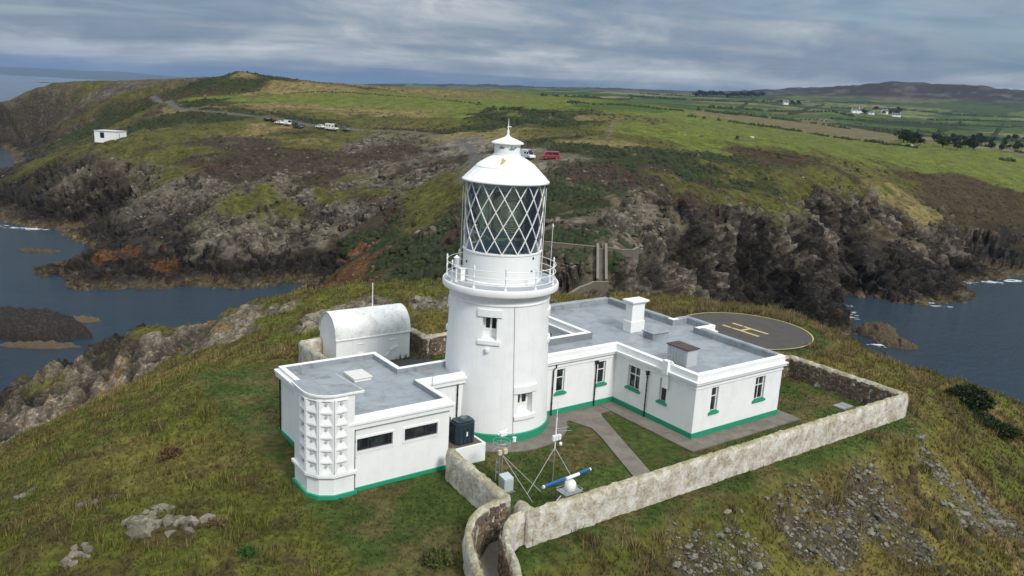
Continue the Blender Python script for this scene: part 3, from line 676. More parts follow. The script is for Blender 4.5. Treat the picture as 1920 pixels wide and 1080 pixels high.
def glass(name, tint=(0.85, 0.92, 0.92), dark=0.0):
    m = bpy.data.materials.new(name); m.use_nodes = True; t = m.node_tree
    for n in list(t.nodes): t.nodes.remove(n)
    N = NT(t)
    fr = N.n('ShaderNodeFresnel', {'IOR': 1.5})
    tr = N.n('ShaderNodeBsdfTransparent', {0: (*tint, 1)}); gl = N.n('ShaderNodeBsdfGlossy', {0: (1, 1, 1, 1), 1: 0.03})
    mx = N.n('ShaderNodeMixShader', {0: N.math('MULTIPLY_ADD', fr.outputs[0], 1.2, 0.09), 1: tr, 2: gl})
    N.n('ShaderNodeOutputMaterial', {0: mx})
    return m
M['lanternglass'] = glass('lantern_glass', (0.93, 0.97, 0.96))
def window_glass():
    m, N, b = material('dark_window_glass'); p = pos(N)
    n = N.noise(p, 1.8, 3, 0.5)
    N.set(b.inputs['Base Color'], N.mix(N.ramp(n, [(0.45, 0.0), (0.7, 1.0)]), (0.012, 0.016, 0.020), (0.05, 0.06, 0.065)))
    b.inputs['Roughness'].default_value = 0.06; b.inputs['Specular IOR Level'].default_value = 0.6
    bump(N, b, N.noise(p, 2.2, 2, 0.5), 0.08, 0.01)
    return m
M['pane'] = window_glass()
def lensglass():
    m, N, b = material('lens_glass')
    b.inputs['Base Color'].default_value = (0.60, 0.66, 0.42, 1); b.inputs['Roughness'].default_value = 0.10
    b.inputs['Transmission Weight'].default_value = 0.0; b.inputs['Coat Weight'].default_value = .8; b.inputs['IOR'].default_value = 1.5
    return m
M['lens'] = lensglass()
M['brass'] = flat('brass', (0.45, 0.33, 0.12), 0.35, 0.8)
M['navy'] = flat('dark_navy_blind', (0.012, 0.018, 0.035), 0.7)
M['bluemach'] = flat('blue_grey_machinery', (0.15, 0.22, 0.25), 0.45)

# ------------------------------------------------------------------ mesh writing
class MB:
    """collects verts and faces in yard coordinates (a, b, z); build() links ONE object under a thing"""
    def __init__(s): s.v = []; s.f = []; s.sm = []
    def add(s, vs, fs, smooth=False):
        o = len(s.v); s.v += [tuple(map(float, q)) for q in vs]; s.f += [tuple(i + o for i in q) for q in fs]; s.sm += [smooth] * len(fs); return s
    def box(s, a0, a1, b0, b1, z0, z1):
        a0, a1 = sorted((a0, a1)); b0, b1 = sorted((b0, b1)); z0, z1 = sorted((z0, z1))
        v = [(a0, b0, z0), (a1, b0, z0), (a1, b1, z0), (a0, b1, z0), (a0, b0, z1), (a1, b0, z1), (a1, b1, z1), (a0, b1, z1)]
        return s.add(v, [(0, 3, 2, 1), (4, 5, 6, 7), (0, 1, 5, 4), (1, 2, 6, 5), (2, 3, 7, 6), (3, 0, 4, 7)])
    def prism(s, P, z0, z1, caps=True):
        n = len(P); zt = z1 if hasattr(z1, '__len__') else [z1] * n; zb = z0 if hasattr(z0, '__len__') else [z0] * n
        v = [(p[0], p[1], z) for p, z in zip(P, zb)] + [(p[0], p[1], z) for p, z in zip(P, zt)]
        f = [(i, (i + 1) % n, n + (i + 1) % n, n + i) for i in range(n)]
        if caps: f += [tuple(range(n - 1, -1, -1)), tuple(range(n, 2 * n))]
        return s.add(v, f)
    def ring(s, P, Q, z0, z1):
        """closed band between outline P (outer, ccw) and Q (inner)"""
        n = len(P); v = [(*p, z0) for p in P] + [(*p, z1) for p in P] + [(*p, z0) for p in Q] + [(*p, z1) for p in Q]; f = []
        for i in range(n):
            j = (i + 1) % n
            f += [(i, j, n + j, n + i), (2 * n + j, 2 * n + i, 3 * n + i, 3 * n + j), (n + i, n + j, 3 * n + j, 3 * n + i), (j, i, 2 * n + i, 2 * n + j)]
        return s.add(v, f)
    def tube(s, pts, r, n=8, closed=False, r2=None):
        pts = [Vector(p) for p in pts]; m = len(pts); vs = []
        for i, p in enumerate(pts):
            if closed: t = (pts[(i + 1) % m] - pts[i - 1])
            else: t = (pts[min(i + 1, m - 1)] - pts[max(i - 1, 0)])
            t.normalize(); x = t.orthogonal() if abs(t.z) > .9 else Vector((-t.y, t.x, 0)); x.normalize(); y = t.cross(x)
            rr = r if r2 is None else r + (r2 - r) * i / max(1, m - 1)
            vs += [tuple(p + (x * math.cos(2 * math.pi * k / n) + y * math.sin(2 * math.pi * k / n)) * rr) for k in range(n)]
        fs = []
        for i in range(m if closed else m - 1):
            j = (i + 1) % m
            fs += [(i * n + k, i * n + (k + 1) % n, j * n + (k + 1) % n, j * n + k) for k in range(n)]
        if not closed: fs += [tuple(range(n - 1, -1, -1)), tuple(range((m - 1) * n, m * n))]
        return s.add(vs, fs, True)
    def lathe(s, prof, c=(0, 0), n=48, smooth=True, cap=True, a0=0.0, a1=2 * math.pi):
        full = abs(a1 - a0 - 2 * math.pi) < 1e-6; m = n if full else n + 1; vs = []
        for r, z in prof:
            vs += [(c[0] + r * math.cos(a0 + (a1 - a0) * k / n), c[1] + r * math.sin(a0 + (a1 - a0) * k / n), z) for k in range(m)]
        fs = []
        for i in range(len(prof) - 1):
            for k in range(n):
                k2 = (k + 1) % m
                fs.append((i * m + k, i * m + k2, (i + 1) * m + k2, (i + 1) * m + k))
        s.add(vs, fs, smooth)
        if cap and full:
            if prof[0][0] > 1e-4: s.f.append(tuple(range(len(s.v) - len(vs) + n - 1, len(s.v) - len(vs) - 1, -1))); s.sm.append(False)
            if prof[-1][0] > 1e-4: s.f.append(tuple(range(len(s.v) - n, len(s.v)))); s.sm.append(False)
        return s
    def build(s, name, mat, parent=None, org=(0, 0, 0), bevel=0.0, label=None):
        me = bpy.data.meshes.new(name)
        me.from_pydata([(v[0] - org[0], v[1] - org[1], v[2] - org[2]) for v in s.v], [], s.f)
        me.polygons.foreach_set('use_smooth', s.sm)
        me.materials.append(mat); me.update()
        o = bpy.data.objects.new(name, me); C.objects.link(o)
        if parent is not None: o.parent = parent
        if bevel:
            md = o.modifiers.new('bevel', 'BEVEL'); md.width = bevel; md.segments = 2; md.limit_method = 'ANGLE'; md.angle_limit = R_(40)
        if any(s.sm):
            try: me.set_sharp_from_angle(angle=R_(38))
            except Exception: pass
        if label: o['label'] = label
        return o
class Thing:
    """an Empty at a thing's base; parts are given in yard coordinates"""
    def __init__(s, name, label, cat, org=(0, 0, 0), group=None, rot=YAW, world=False):
        s.org = org; s.e = bpy.data.objects.new(name, None); C.objects.link(s.e)
        s.e.location = org if world else LW(*org); s.e.rotation_euler = (0, 0, rot); s.e.empty_display_size = 0.3
        if world: s.org = (0, 0, 0)
        tag(s.e, label, cat, group)
    def part(s, name, mb, mat, bevel=0.0, parent=None, label=None):
        # sub-parts share the thing's origin, so the parent part has no transform of its own
        return mb.build(name, mat, parent if parent is not None else s.e, s.org, bevel, label)
def solo(name, mb, mat, label, cat, org=(0, 0, 0), group=None, bevel=0.0, rot=YAW):
    o = mb.build(name, mat, None, org, bevel); o.location = LW(*org); o.rotation_euler = (0, 0, rot)
    return tag(o, label, cat, group)
def offs(P, d):
    """offset a ccw outline outward by d (mitred)"""
    n = len(P); out = []
    for i in range(n):
        p0, p1, p2 = P[i - 1], P[i], P[(i + 1) % n]
        e1 = Vector((p1[0] - p0[0], p1[1] - p0[1])).normalized(); e2 = Vector((p2[0] - p1[0], p2[1] - p1[1])).normalized()
        n1 = Vector((e1.y, -e1.x)); n2 = Vector((e2.y, -e2.x)); k = d / max(0.2, 1 + n1.dot(n2))
        out.append((p1[0] + (n1.x + n2.x) * k, p1[1] + (n1.y + n2.y) * k))
    return out
def wall_face(mb, p0, p1, z0, z1, holes=(), depth=0.22):
    """outer face p0->p1 (outside on the right), with rectangular openings (s0, s1, zb, zt) and their reveals"""
    L = math.hypot(p1[0] - p0[0], p1[1] - p0[1]); ex, ey = (p1[0] - p0[0]) / L, (p1[1] - p0[1]) / L; nx, ny = ey, -ex
    P = lambda s, z, d=0.0: (p0[0] + ex * s - nx * d, p0[1] + ey * s - ny * d, z)
    ss = sorted({0.0, L, *[h[0] for h in holes], *[h[1] for h in holes]}); zz = sorted({z0, z1, *[h[2] for h in holes], *[h[3] for h in holes]})
    for i in range(len(ss) - 1):
        for j in range(len(zz) - 1):
            sc, zc = (ss[i] + ss[i + 1]) / 2, (zz[j] + zz[j + 1]) / 2
            if any(h[0] < sc < h[1] and h[2] < zc < h[3] for h in holes): continue
            mb.add([P(ss[i], zz[j]), P(ss[i + 1], zz[j]), P(ss[i + 1], zz[j + 1]), P(ss[i], zz[j + 1])], [(0, 1, 2, 3)])
    for (s0, s1, zb, zt) in holes:
        v = [P(s0, zb), P(s1, zb), P(s1, zt), P(s0, zt), P(s0, zb, depth), P(s1, zb, depth), P(s1, zt, depth), P(s0, zt, depth)]
        mb.add(v, [(0, 1, 5, 4), (1, 2, 6, 5), (2, 3, 7, 6), (3, 0, 4, 7), (4, 5, 6, 7)])
    return P
def window(th, P, s0, s1, zb, zt, depth, cols, rows, frame=0.055, mat='whitemetal', sill=None, sillmat='green', bar=0.05):
    """frame, panes (each its own) and sill of one window; cols/rows = fractions where bars stand"""
    fr = MB(); d0, d1 = depth - 0.07, depth - 0.005
    def bx(mb, sa, sb, za, zc, da, db):
        v = [P(sa, za, da), P(sb, za, da), P(sb, zc, da), P(sa, zc, da), P(sa, za, db), P(sb, za, db), P(sb, zc, db), P(sa, zc, db)]
        mb.add(v, [(0, 1, 2, 3), (1, 5, 6, 2), (5, 4, 7, 6), (4, 0, 3, 7), (3, 2, 6, 7), (4, 5, 1, 0)])
    bx(fr, s0, s0 + frame, zb, zt, d0, d1); bx(fr, s1 - frame, s1, zb, zt, d0, d1)
    bx(fr, s0 + frame, s1 - frame, zb, zb + frame, d0, d1); bx(fr, s0 + frame, s1 - frame, zt - frame, zt, d0, d1)
    sx = [s0 + frame] + [s0 + (s1 - s0) * c for c in cols] + [s1 - frame]; zx = [zb + frame] + [zb + (zt - zb) * r for r in rows] + [zt - frame]
    for q in sx[1:-1]: bx(fr, q - bar / 2, q + bar / 2, zb + frame, zt - frame, d0 + .006, d1)
    for q in zx[1:-1]: bx(fr, s0 + frame, s1 - frame, q - bar / 2, q + bar / 2, d0 + .004, d1)
    w_ = th.part('window', fr, M[mat])
    for i in range(len(sx) - 1):
        for j in range(len(zx) - 1):
            g = MB(); bx(g, sx[i], sx[i + 1], zx[j], zx[j + 1], depth - 0.035, depth - 0.025); th.part('pane', g, M['pane'], parent=w_)
    if sill:
        sl = MB(); e, t = sill; bx(sl, s0 - e, s1 + e, zb - t, zb - 0.002, -0.09, depth - 0.08); bx(sl, s0 - e * .45, s1 + e * .45, zb - 0.002, zb + .05, -0.03, depth - 0.08)
        th.part('sill', sl, M[sillmat], 0.012, parent=w_)
    return w_
# ------------------------------------------------------------------ lighthouse tower
TW = Thing('lighthouse_tower', 'round white lighthouse with green base band, railed gallery and diamond-paned lantern', 'lighthouse')
cam_dir = math.atan2(-1.0, 0.0) - YAW            # yard-frame angle that faces the camera (world -Y)
def ang(deg): return cam_dir + R_(deg)           # degrees to the right of the camera-facing point
def rsh(z): return 3.03 + (2.735 - 3.03) * (z - 0.5) / 7.0
WINS = [(-8.6, 8.2, 5.62, 6.88), (35.2, 9.4, 1.45, 2.70), (-99.0, 8.2, 5.55, 6.85), (86.0, 8.2, 5.3, 6.55)]
mb = MB()
zl = sorted({0.0, 0.95, 2.0, 3.3, 4.4, 7.1, 7.48, *[q for w_ in WINS for q in w_[2:]]})
al = sorted({round(k * 3.0, 3) for k in range(-60, 60)} | {round(w_[0] + s * w_[1], 3) for w_ in WINS for s in (-1, 1)})
na = len(al); vs = [(rsh(z) * math.cos(ang(t)), rsh(z) * math.sin(ang(t)), z) for z in zl for t in al]; fs = []
for j in range(len(zl) - 1):
    for i in range(na):
        i2 = (i + 1) % na; t = (al[i] + (al[i2] if i2 else al[0] + 360)) / 2; zc = (zl[j] + zl[j + 1]) / 2
        if any(abs(t - w_[0]) < w_[1] and w_[2] < zc < w_[3] for w_ in WINS): continue
        fs.append((j * na + i, j * na + i2, (j + 1) * na + i2, (j + 1) * na + i))
mb.add(vs, fs, True)
for c, hw, zb, zt in WINS:               # splayed reveals
    def Q(s, z, dep, c=c, hw=hw):
        r0 = rsh(z); w2 = r0 * math.sin(R_(hw)) * (1 - 0.12 * dep / 0.5); d = r0 * math.cos(R_(hw)) - dep
        x0, y0 = math.cos(ang(c)), math.sin(ang(c)); return (d * x0 - s * w2 * y0, d * y0 + s * w2 * x0, z)
    v = [Q(-1, zb, 0), Q(1, zb, 0), Q(1, zt, 0), Q(-1, zt, 0), Q(-1, zb + .08, .5), Q(1, zb + .08, .5), Q(1, zt, .5), Q(-1, zt, .5)]
    mb.add(v, [(0, 1, 5, 4), (1, 2, 6, 5), (2, 3, 7, 6), (3, 0, 4, 7), (4, 5, 6, 7)])
TW.part('shaft', mb, M['white'])
mb = MB(); mb.lathe([(3.09, -0.05), (3.10, 0.44), (3.06, 0.485), (3.0, 0.49)], n=96); TW.part('plinth', mb, M['green'])
mb = MB(); mb.lathe([(2.72, 7.44), (2.79, 7.47), (2.79, 7.53), (2.74, 7.56), (2.76, 7.70), (2.86, 7.80), (2.90, 7.90), (2.98, 7.97), (3.10, 8.0), (3.165, 8.03), (3.195, 8.10), (3.195, 8.30), (3.17, 8.375), (3.10, 8.385)], n=96, cap=False); TW.part('gallery_cornice', mb, M['white'])
mb = MB(); mb.lathe([(3.10, 8.385), (2.0, 8.40)], n=96, cap=False); TW.part('gallery_deck', mb, M['deck'])
mb = MB(); mb.lathe([(2.18, 8.395), (2.18, 8.50), (2.125, 8.55), (2.125, 9.98), (2.17, 10.02), (2.17, 10.09), (2.09, 10.10), (1.9, 10.10)], n=96, cap=False); MUR = TW.part('lantern_wall', mb, M['whitemetal'])
for c, hw, zb, zt in WINS:
    def arcblock(t0, t1, z0, z1, r_in, r_out, n=6):
        vs = []; fs = []
        for k in range(n + 1):
            t = ang(t0 + (t1 - t0) * k / n); x, y = math.cos(t), math.sin(t)
            vs += [(r_in * x, r_in * y, z0), (r_out * x, r_out * y, z0), (r_out * x, r_out * y, z1), (r_in * x, r_in * y, z1)]
        for k in range(n):
            o = 4 * k; fs += [(o + 1, o + 5, o + 6, o + 2), (o + 2, o + 6, o + 7, o + 3), (o, o + 4, o + 5, o + 1)]
        fs += [(0, 1, 2, 3), (4 * n + 3, 4 * n + 2, 4 * n + 1, 4 * n)]
        return MB().add(vs, fs)
    rz = rsh((zb + zt) / 2)
    fr = MB()
    def Q2(s, z, dep, c=c, hw=hw, zc=(zb + zt) / 2):
        r0 = rsh(zc); w2 = r0 * math.sin(R_(hw)) * 0.9; d = r0 * math.cos(R_(hw)) - dep
        x0, y0 = math.cos(ang(c)), math.sin(ang(c)); return (d * x0 - s * w2 * y0, d * y0 + s * w2 * x0, z)
    def bq(mbx, s0, s1, z0, z1, d0, d1):
        v = [Q2(s0, z0, d0), Q2(s1, z0, d0), Q2(s1, z1, d0), Q2(s0, z1, d0), Q2(s0, z0, d1), Q2(s1, z0, d1), Q2(s1, z1, d1), Q2(s0, z1, d1)]
        mbx.add(v, [(0, 1, 2, 3), (1, 5, 6, 2), (5, 4, 7, 6), (4, 0, 3, 7), (3, 2, 6, 7), (4, 5, 1, 0)])
    zg = zb + 0.52
    for s0, s1 in ((-1, -.78), (-.14, .14), (.78, 1)): bq(fr, s0, s1, zg, zt, .40, .48)
    for z0, z1 in ((zg - .06, zg + .03), (zt - .07, zt)): bq(fr, -1, 1, z0, z1, .395, .48)
    bq(fr, -1, 1, zb + .08, zg - .06, .43, .49)
    wn = TW.part('window', fr, M['whitemetal'])
    for s0, s1 in ((-.78, -.14), (.14, .78)):
        g = MB(); bq(g, s0, s1, zg + .03, zt - .07, .45, .46); TW.part('pane', g, M['pane'], parent=wn)
    TW.part('lintel', arcblock(c - hw - 5.5, c + hw + 5.5, zt + .004, zt + 0.40, rz - .15, rsh(zt) + .075), M['white'], 0.012, parent=wn)
    TW.part('sill', arcblock(c - hw - 4.0, c + hw + 4.0, zb - 0.22, zb - .003, rz - .1, rsh(zb) + .10), M['white'], 0.012, parent=wn)
# small details on the shaft
mb = MB(); mb.tube([(rsh(z) * 1.006 * math.cos(ang(t)), rsh(z) * 1.006 * math.sin(ang(t)), z) for z, t in ((7.46, 18.0), (6, 18.8), (4, 19.8), (2, 20.8), (0.5, 21.5))], 0.016, 6)
TW.part('lightning_cable', mb, M['galv'])
mb = MB(); t = ang(-9.6); mb.lathe([(0.0, 5.02), (.11, 5.03), (.12, 5.2), (.05, 5.25), (0, 5.26)], c=(2.92 * math.cos(t), 2.92 * math.sin(t)), n=12); TW.part('wall_lamp', mb, M['whitemetal'])
# railing: eleven stanchions, three rings
for k in range(11):
    t = ang(6 + k * 360 / 11.0); c = (2.985 * math.cos(t), 2.985 * math.sin(t))
    mb = MB(); mb.lathe([(.085, 8.385), (.085, 8.41), (.045, 8.47), (.034, 8.55), (.034, 8.94), (.05, 8.97), (.034, 9.0), (.03, 9.30), (.05, 9.33), (.055, 9.38), (.035, 9.42), (.055, 9.46), (.05, 9.52), (.015, 9.58), (.006, 9.62)], c=c, n=10)
    TW.part('stanchion', mb, M['whitemetal'])
for z in (8.60, 8.97, 9.345):
    mb = MB(); mb.tube([(2.985 * math.cos(2 * math.pi * k / 88), 2.985 * math.sin(2 * math.pi * k / 88), z) for k in range(88)], 0.019, 6, True); TW.part('rail', mb, M['whitemetal'])
# lattice: two families of sloping bars, 16 each, 2.5 cells tall
ZG0, ZG1, RG, NB = 10.10, 13.74, 2.115, 16
def gp(t, f, r=RG): return (r * math.cos(ang(t)), r * math.sin(ang(t)), ZG0 + (ZG1 - ZG0) * f)
STEP = 360.0 / NB
for fam in (1, -1):
    for k in range(NB):
        t0 = -10.6 + k * STEP                           # node on the top ring
        mb = MB(); n = 14; vs = []; fs = []
        for i in range(n + 1):
            f = 1 - i / n; tt = t0 + fam * 2.5 * STEP * i / n
            for dr, dt in ((-.028, -.72), (-.028, .72), (.03, .72), (.03, -.72)): vs.append(gp(tt + dt, f, RG + dr + (0.004 if fam > 0 else 0)))
        for i in range(n):
            for q in range(4): fs.append((i * 4 + q, i * 4 + (q + 1) % 4, i * 4 + 4 + (q + 1) % 4, i * 4 + 4 + q))
        fs += [(3, 2, 1, 0), (n * 4, n * 4 + 1, n * 4 + 2, n * 4 + 3)]
        mb.add(vs, fs); TW.part('glazing_bar', mb, M['whitemetal'])
# panes: diamonds and edge triangles between the bars
def pane(poly):
    mb = MB(); n = len(poly)
    c = (sum(p[0] for p in poly) / n, sum(p[1] for p in poly) / n); sh = [(c[0] + (p[0] - c[0]) * .99, c[1] + (p[1] - c[1]) * .99) for p in poly]
    inner = []
    for i in range(n):
        p, q = sh[i], sh[(i + 1) % n]
        inner += [p, ((p[0] + q[0]) / 2, (p[1] + q[1]) / 2)]
    vs = [gp(*c, RG - .004)] + [gp(*p, RG - .004) for p in inner]; m = len(inner)
    mb.add(vs, [(0, 1 + i, 1 + (i + 1) % m) for i in range(m)], True); TW.part('pane', mb, M['lanternglass'])
for k in range(NB):
    t0 = -10.6 + k * STEP; h = STEP / 2
    pane([(t0, 1), (t0 + h, .8), (t0 + STEP, 1)])
    pane([(t0 + h, 0.0), (t0 + STEP, .2), (t0 + 3 * h, 0.0)])
    pane([(t0, 1.0), (t0 - h, .8), (t0, .6), (t0 + h, .8)])
    pane([(t0 + h, .8), (t0, .6), (t0 + h, .4), (t0 + STEP, .6)])
    pane([(t0, .6), (t0 - h, .4), (t0, .2), (t0 + h, .4)])
    pane([(t0 + h, .4), (t0, .2), (t0 + h, 0.0), (t0 + STEP, .2)])
# lantern roof
mb = MB(); mb.lathe([(2.05, 13.70), (2.18, 13.71), (2.33, 13.72), (2.355, 13.76), (2.34, 13.82), (2.22, 13.90), (1.95, 14.17), (1.65, 14.46), (1.65, 14.50), (1.60, 14.55), (1.57, 14.57), (1.28, 14.76), (1.0, 14.93), (.80, 15.05), (.74, 15.10), (.74, 15.16), (.70, 15.18)], n=64, cap=False); rf = TW.part('lantern_roof', mb, M['whitemetal'])
mb = MB(); mb.lathe([(2.33, 13.70), (0.7, 13.98), (0.0, 14.0)], n=48, cap=False); TW.part('ceiling', mb, flat('grey_ceiling', (.34, .36, .36), .7))
mb = MB(); mb.lathe([(.69, 15.12), (.69, 15.66), (.84, 15.68), (.87, 15.72), (.84, 15.78), (.55, 15.90), (.22, 16.02), (.10, 16.10)], n=40, cap=False); TW.part('ventilator', mb, M['whitemetal'])
mb = MB(); mb.lathe([(.11, 16.09), (.075, 16.16), (.05, 16.22), (.075, 16.30), (.05, 16.38), (.03, 16.46), (.022, 16.7), (.008, 17.0)], n=14); mb.tube([(-.16, -.12, 16.56), (.24, .18, 16.58)], .018, 6); mb.box(.14, .26, .1, .18, 16.55, 16.60); TW.part('weather_vane', mb, M['whitemetal'])
for k in range(16):
    t = ang(k * 22.5 + 4); mb = MB(); mb.tube([(r_ * math.cos(t), r_ * math.sin(t), z_ + .012) for r_, z_ in ((2.22, 13.90), (1.95, 14.17), (1.67, 14.45))], .016, 5); mb.tube([(r_ * math.cos(t), r_ * math.sin(t), z_ + .012) for r_, z_ in ((1.57, 14.57), (1.28, 14.76), (1.0, 14.93), (.82, 15.04))], .016, 5); TW.part('roof_seam', mb, M['whitemetal'], parent=rf)
for t in (-62, 58, 150, 240):
    c = (1.6 * math.cos(ang(t)), 1.6 * math.sin(ang(t)))
    mb = MB(); mb.tube([(c[0] * .93, c[1] * .93, 14.6), (c[0] * 1.04, c[1] * 1.04, 14.66), (c[0] * 1.1, c[1] * 1.1, 14.44)], .02, 6); TW.part('roof_handle', mb, M['whitemetal'], parent=rf)
M['rust'] = flat('rust_stain', (0.48, 0.30, 0.13), 0.9)
mb = MB(); pts = []; nst = 12
for k in range(nst):
    th_ = 2 * math.pi * k / nst; rr = 1.0 + .35 * math.sin(3 * th_ + 1) + .2 * math.sin(5 * th_)
    tt = -9 + 6.0 * rr * math.cos(th_); zz = 14.84 + .15 * rr * math.sin(th_)
    r_ = np.interp(zz, [14.57, 14.76, 14.93, 15.05], [1.57, 1.28, 1.0, .80]) + .012
    pts.append((r_ * math.cos(ang(tt)), r_ * math.sin(ang(tt)), zz + .006))
mb.add(pts, [tuple(range(nst))]); TW.part('rust_patch', mb, M['rust'], parent=rf)
for tc0, zc0, wa, wz in ((-24, 15.50, 11, .07), (22, 15.46, 12, .09), (38, 15.52, 7, .05)):
    mb = MB(); pts = [(.697 * math.cos(ang(tc0 + wa * math.cos(k * .5236) * (1 + .5 * math.sin(k * 2.3)))), .697 * math.sin(ang(tc0 + wa * math.cos(k * .5236) * (1 + .5 * math.sin(k * 2.3)))), zc0 + wz * math.sin(k * .5236) * (1 + .5 * math.cos(k * 1.7))) for k in range(12)]
    mb.add(pts, [tuple(range(12))]); TW.part('bare_metal_patch', mb, M['bluemach'], parent=rf)
# lightning rods / whip aerials on the lantern side, vent holes
for t, z0, z1 in ((-84, 8.4, 13.4), (76, 8.4, 13.5)):
    mb = MB(); mb.tube([(2.25 * math.cos(ang(t)), 2.25 * math.sin(ang(t)), z) for z in (z0, z1)], .018, 6); TW.part('conduit', mb, M['whitemetal'])
for t, z in ((52, 9.85), (50, 9.15), (-60, 9.45)):
    mb = MB(); c, s_ = math.cos(ang(t)), math.sin(ang(t)); mb.tube([(2.10 * c, 2.10 * s_, z), (2.16 * c, 2.16 * s_, z)], .06, 10); TW.part('vent_hole', mb, M['black'], parent=MUR)
# inside: machinery, revolving lens of four bull's-eye panels, navy blind
mb = MB(); mb.lathe([(1.35, 10.1), (1.35, 10.35), (1.05, 10.45), (1.05, 10.95), (1.2, 11.0), (1.2, 11.1), (0.9, 11.12)], n=40); mb.lathe([(1.9, 10.09), (1.9, 10.11), (0, 10.11)], n=40, cap=False); TW.part('lens_pedestal', mb, M['bluemach'])
for q in range(4):
    t = ang(22 + 90 * q); ux, uy = math.cos(t), math.sin(t); vx, vy = -uy, ux; zc = 12.05
    LP = lambda d, s, z: (ux * d + vx * s, uy * d + vy * s, zc + z)
    mb = MB()
    for j, (r0, r1) in enumerate([(0.0, .26), (.27, .36), (.37, .46), (.47, .56), (.57, .66), (.67, .76), (.77, .88), (.89, 1.0)]):
        n = 28; vs = []; fs = []
        for k in range(n):
            c_, s_ = math.cos(2 * math.pi * k / n), math.sin(2 * math.pi * k / n)
            for rr, dd in ((r0, .10 if j == 0 else .0), ((r0 + r1) / 2, .09), (r1, -.03)):
                vs.append(LP(1.12 + dd - rr * rr * .12, max(-1.02, min(1.02, 1.2 * rr * c_)), 1.2 * rr * s_))
        for k in range(n):
            k2 = (k + 1) % n; fs += [(k * 3, k2 * 3, k2 * 3 + 1, k * 3 + 1), (k * 3 + 1, k2 * 3 + 1, k2 * 3 + 2, k * 3 + 2)]
        mb.add(vs, fs, True)
    lp = TW.part('lens_panel', mb, M['lens'])
    mb = MB(); mb.tube([LP(1.14, .75 * math.cos(2 * math.pi * k / 32), .75 * math.sin(2 * math.pi * k / 32)) for k in range(32)], .022, 6, True)
    mb.tube([LP(1.06, -1.04, -1.2), LP(1.06, -1.04, 1.4)], .035, 6); mb.tube([LP(1.06, 1.02, -1.2), LP(1.06, 1.02, 1.4)], .03, 6)
    TW.part('lens_frame', mb, M['brass'], parent=lp)
    for j in range(5):
        for sg in (-1, 1):
            mb = MB(); zz = sg * (1.26 + j * .06)
            if zz < -1.2 and j > 2: continue
            mb.tube([LP(1.08 - j * .05, s, zz) for s in np.linspace(-.9 + j * .05, .9 - j * .05, 7)], .03, 5); TW.part('prism', mb, M['lens'], parent=lp)
mb = MB(); mb.lathe([(1.93, 10.2), (1.93, 13.68)], n=16, cap=False, a0=ang(38), a1=ang(118)); TW.part('blind', mb, M['navy'])
mb = MB()
for tt in (-72, 36): mb.tube([(1.98 * math.cos(ang(tt)), 1.98 * math.sin(ang(tt)), z) for z in (10.1, 13.7)], .03, 6)
TW.part('inner_post', mb, M['navy'])
# emergency lamp clamped to the rail
EB = Thing('emergency_beacon', 'small glass drum beacon on a white post clamped to gallery rail', 'lamp', (2.8 * math.cos(ang(-57)), 2.8 * math.sin(ang(-57)), 8.39))
ca, cb = EB.org[0], EB.org[1]
mb = MB(); mb.lathe([(.10, 8.395), (.10, 8.44), (.05, 8.48), (.05, 9.2), (.17, 9.22), (.17, 9.28)], c=(ca, cb), n=14); EB.part('post', mb, M['whitemetal'])
mb = MB(); mb.lathe([(.15, 9.28), (.15, 9.68), (.10, 9.72), (.02, 9.75)], c=(ca, cb), n=18); EB.part('lens', mb, flat('frosted_glass', (0.5, 0.53, 0.55), 0.15))
mb = MB(); mb.lathe([(.16, 9.685), (.17, 9.72), (.06, 9.80), (.02, 9.86)], c=(ca, cb), n=14); EB.part('cap', mb, M['whitemetal'])
KC = Thing('equipment_cabinet', 'small white equipment box on gallery deck behind beacon', 'cabinet', (2.42 * math.cos(ang(-60)), 2.42 * math.sin(ang(-60)), 8.4))
mb = MB(); mb.box(KC.org[0] - .14, KC.org[0] + .14, KC.org[1] - .16, KC.org[1] + .16, 8.42, 9.05); KC.part('case', mb, M['whitemetal'], .015)
mb = MB(); mb.box(KC.org[0] - .17, KC.org[0] + .17, KC.org[1] - .19, KC.org[1] + .19, 9.052, 9.09); KC.part('lid', mb, M['whitemetal'], .008)
mb = MB(); mb.box(KC.org[0] - .1, KC.org[0] - .06, KC.org[1] - .12, KC.org[1] + .12, 8.4, 8.42); mb.box(KC.org[0] + .06, KC.org[0] + .1, KC.org[1] - .12, KC.org[1] + .12, 8.4, 8.42); KC.part('foot', mb, M['galv'])
AE = Thing('whip_aerial', 'thin white whip aerial standing on the gallery rail', 'aerial', (2.7 * math.cos(ang(80)), 2.7 * math.sin(ang(80)), 8.39))
mb = MB(); mb.tube([(AE.org[0], AE.org[1], 8.95), (AE.org[0], AE.org[1], 11.55)], .014, 6); AE.part('rod', mb, M['whitemetal'])
mb = MB(); mb.tube([(AE.org[0], AE.org[1], 8.39), (AE.org[0], AE.org[1], 9.1)], .05, 8); mb.lathe([(.03, 11.45), (.05, 11.5), (.03, 11.62), (0, 11.64)], c=AE.org[:2], n=8); AE.part('mount', mb, M['whitemetal'])
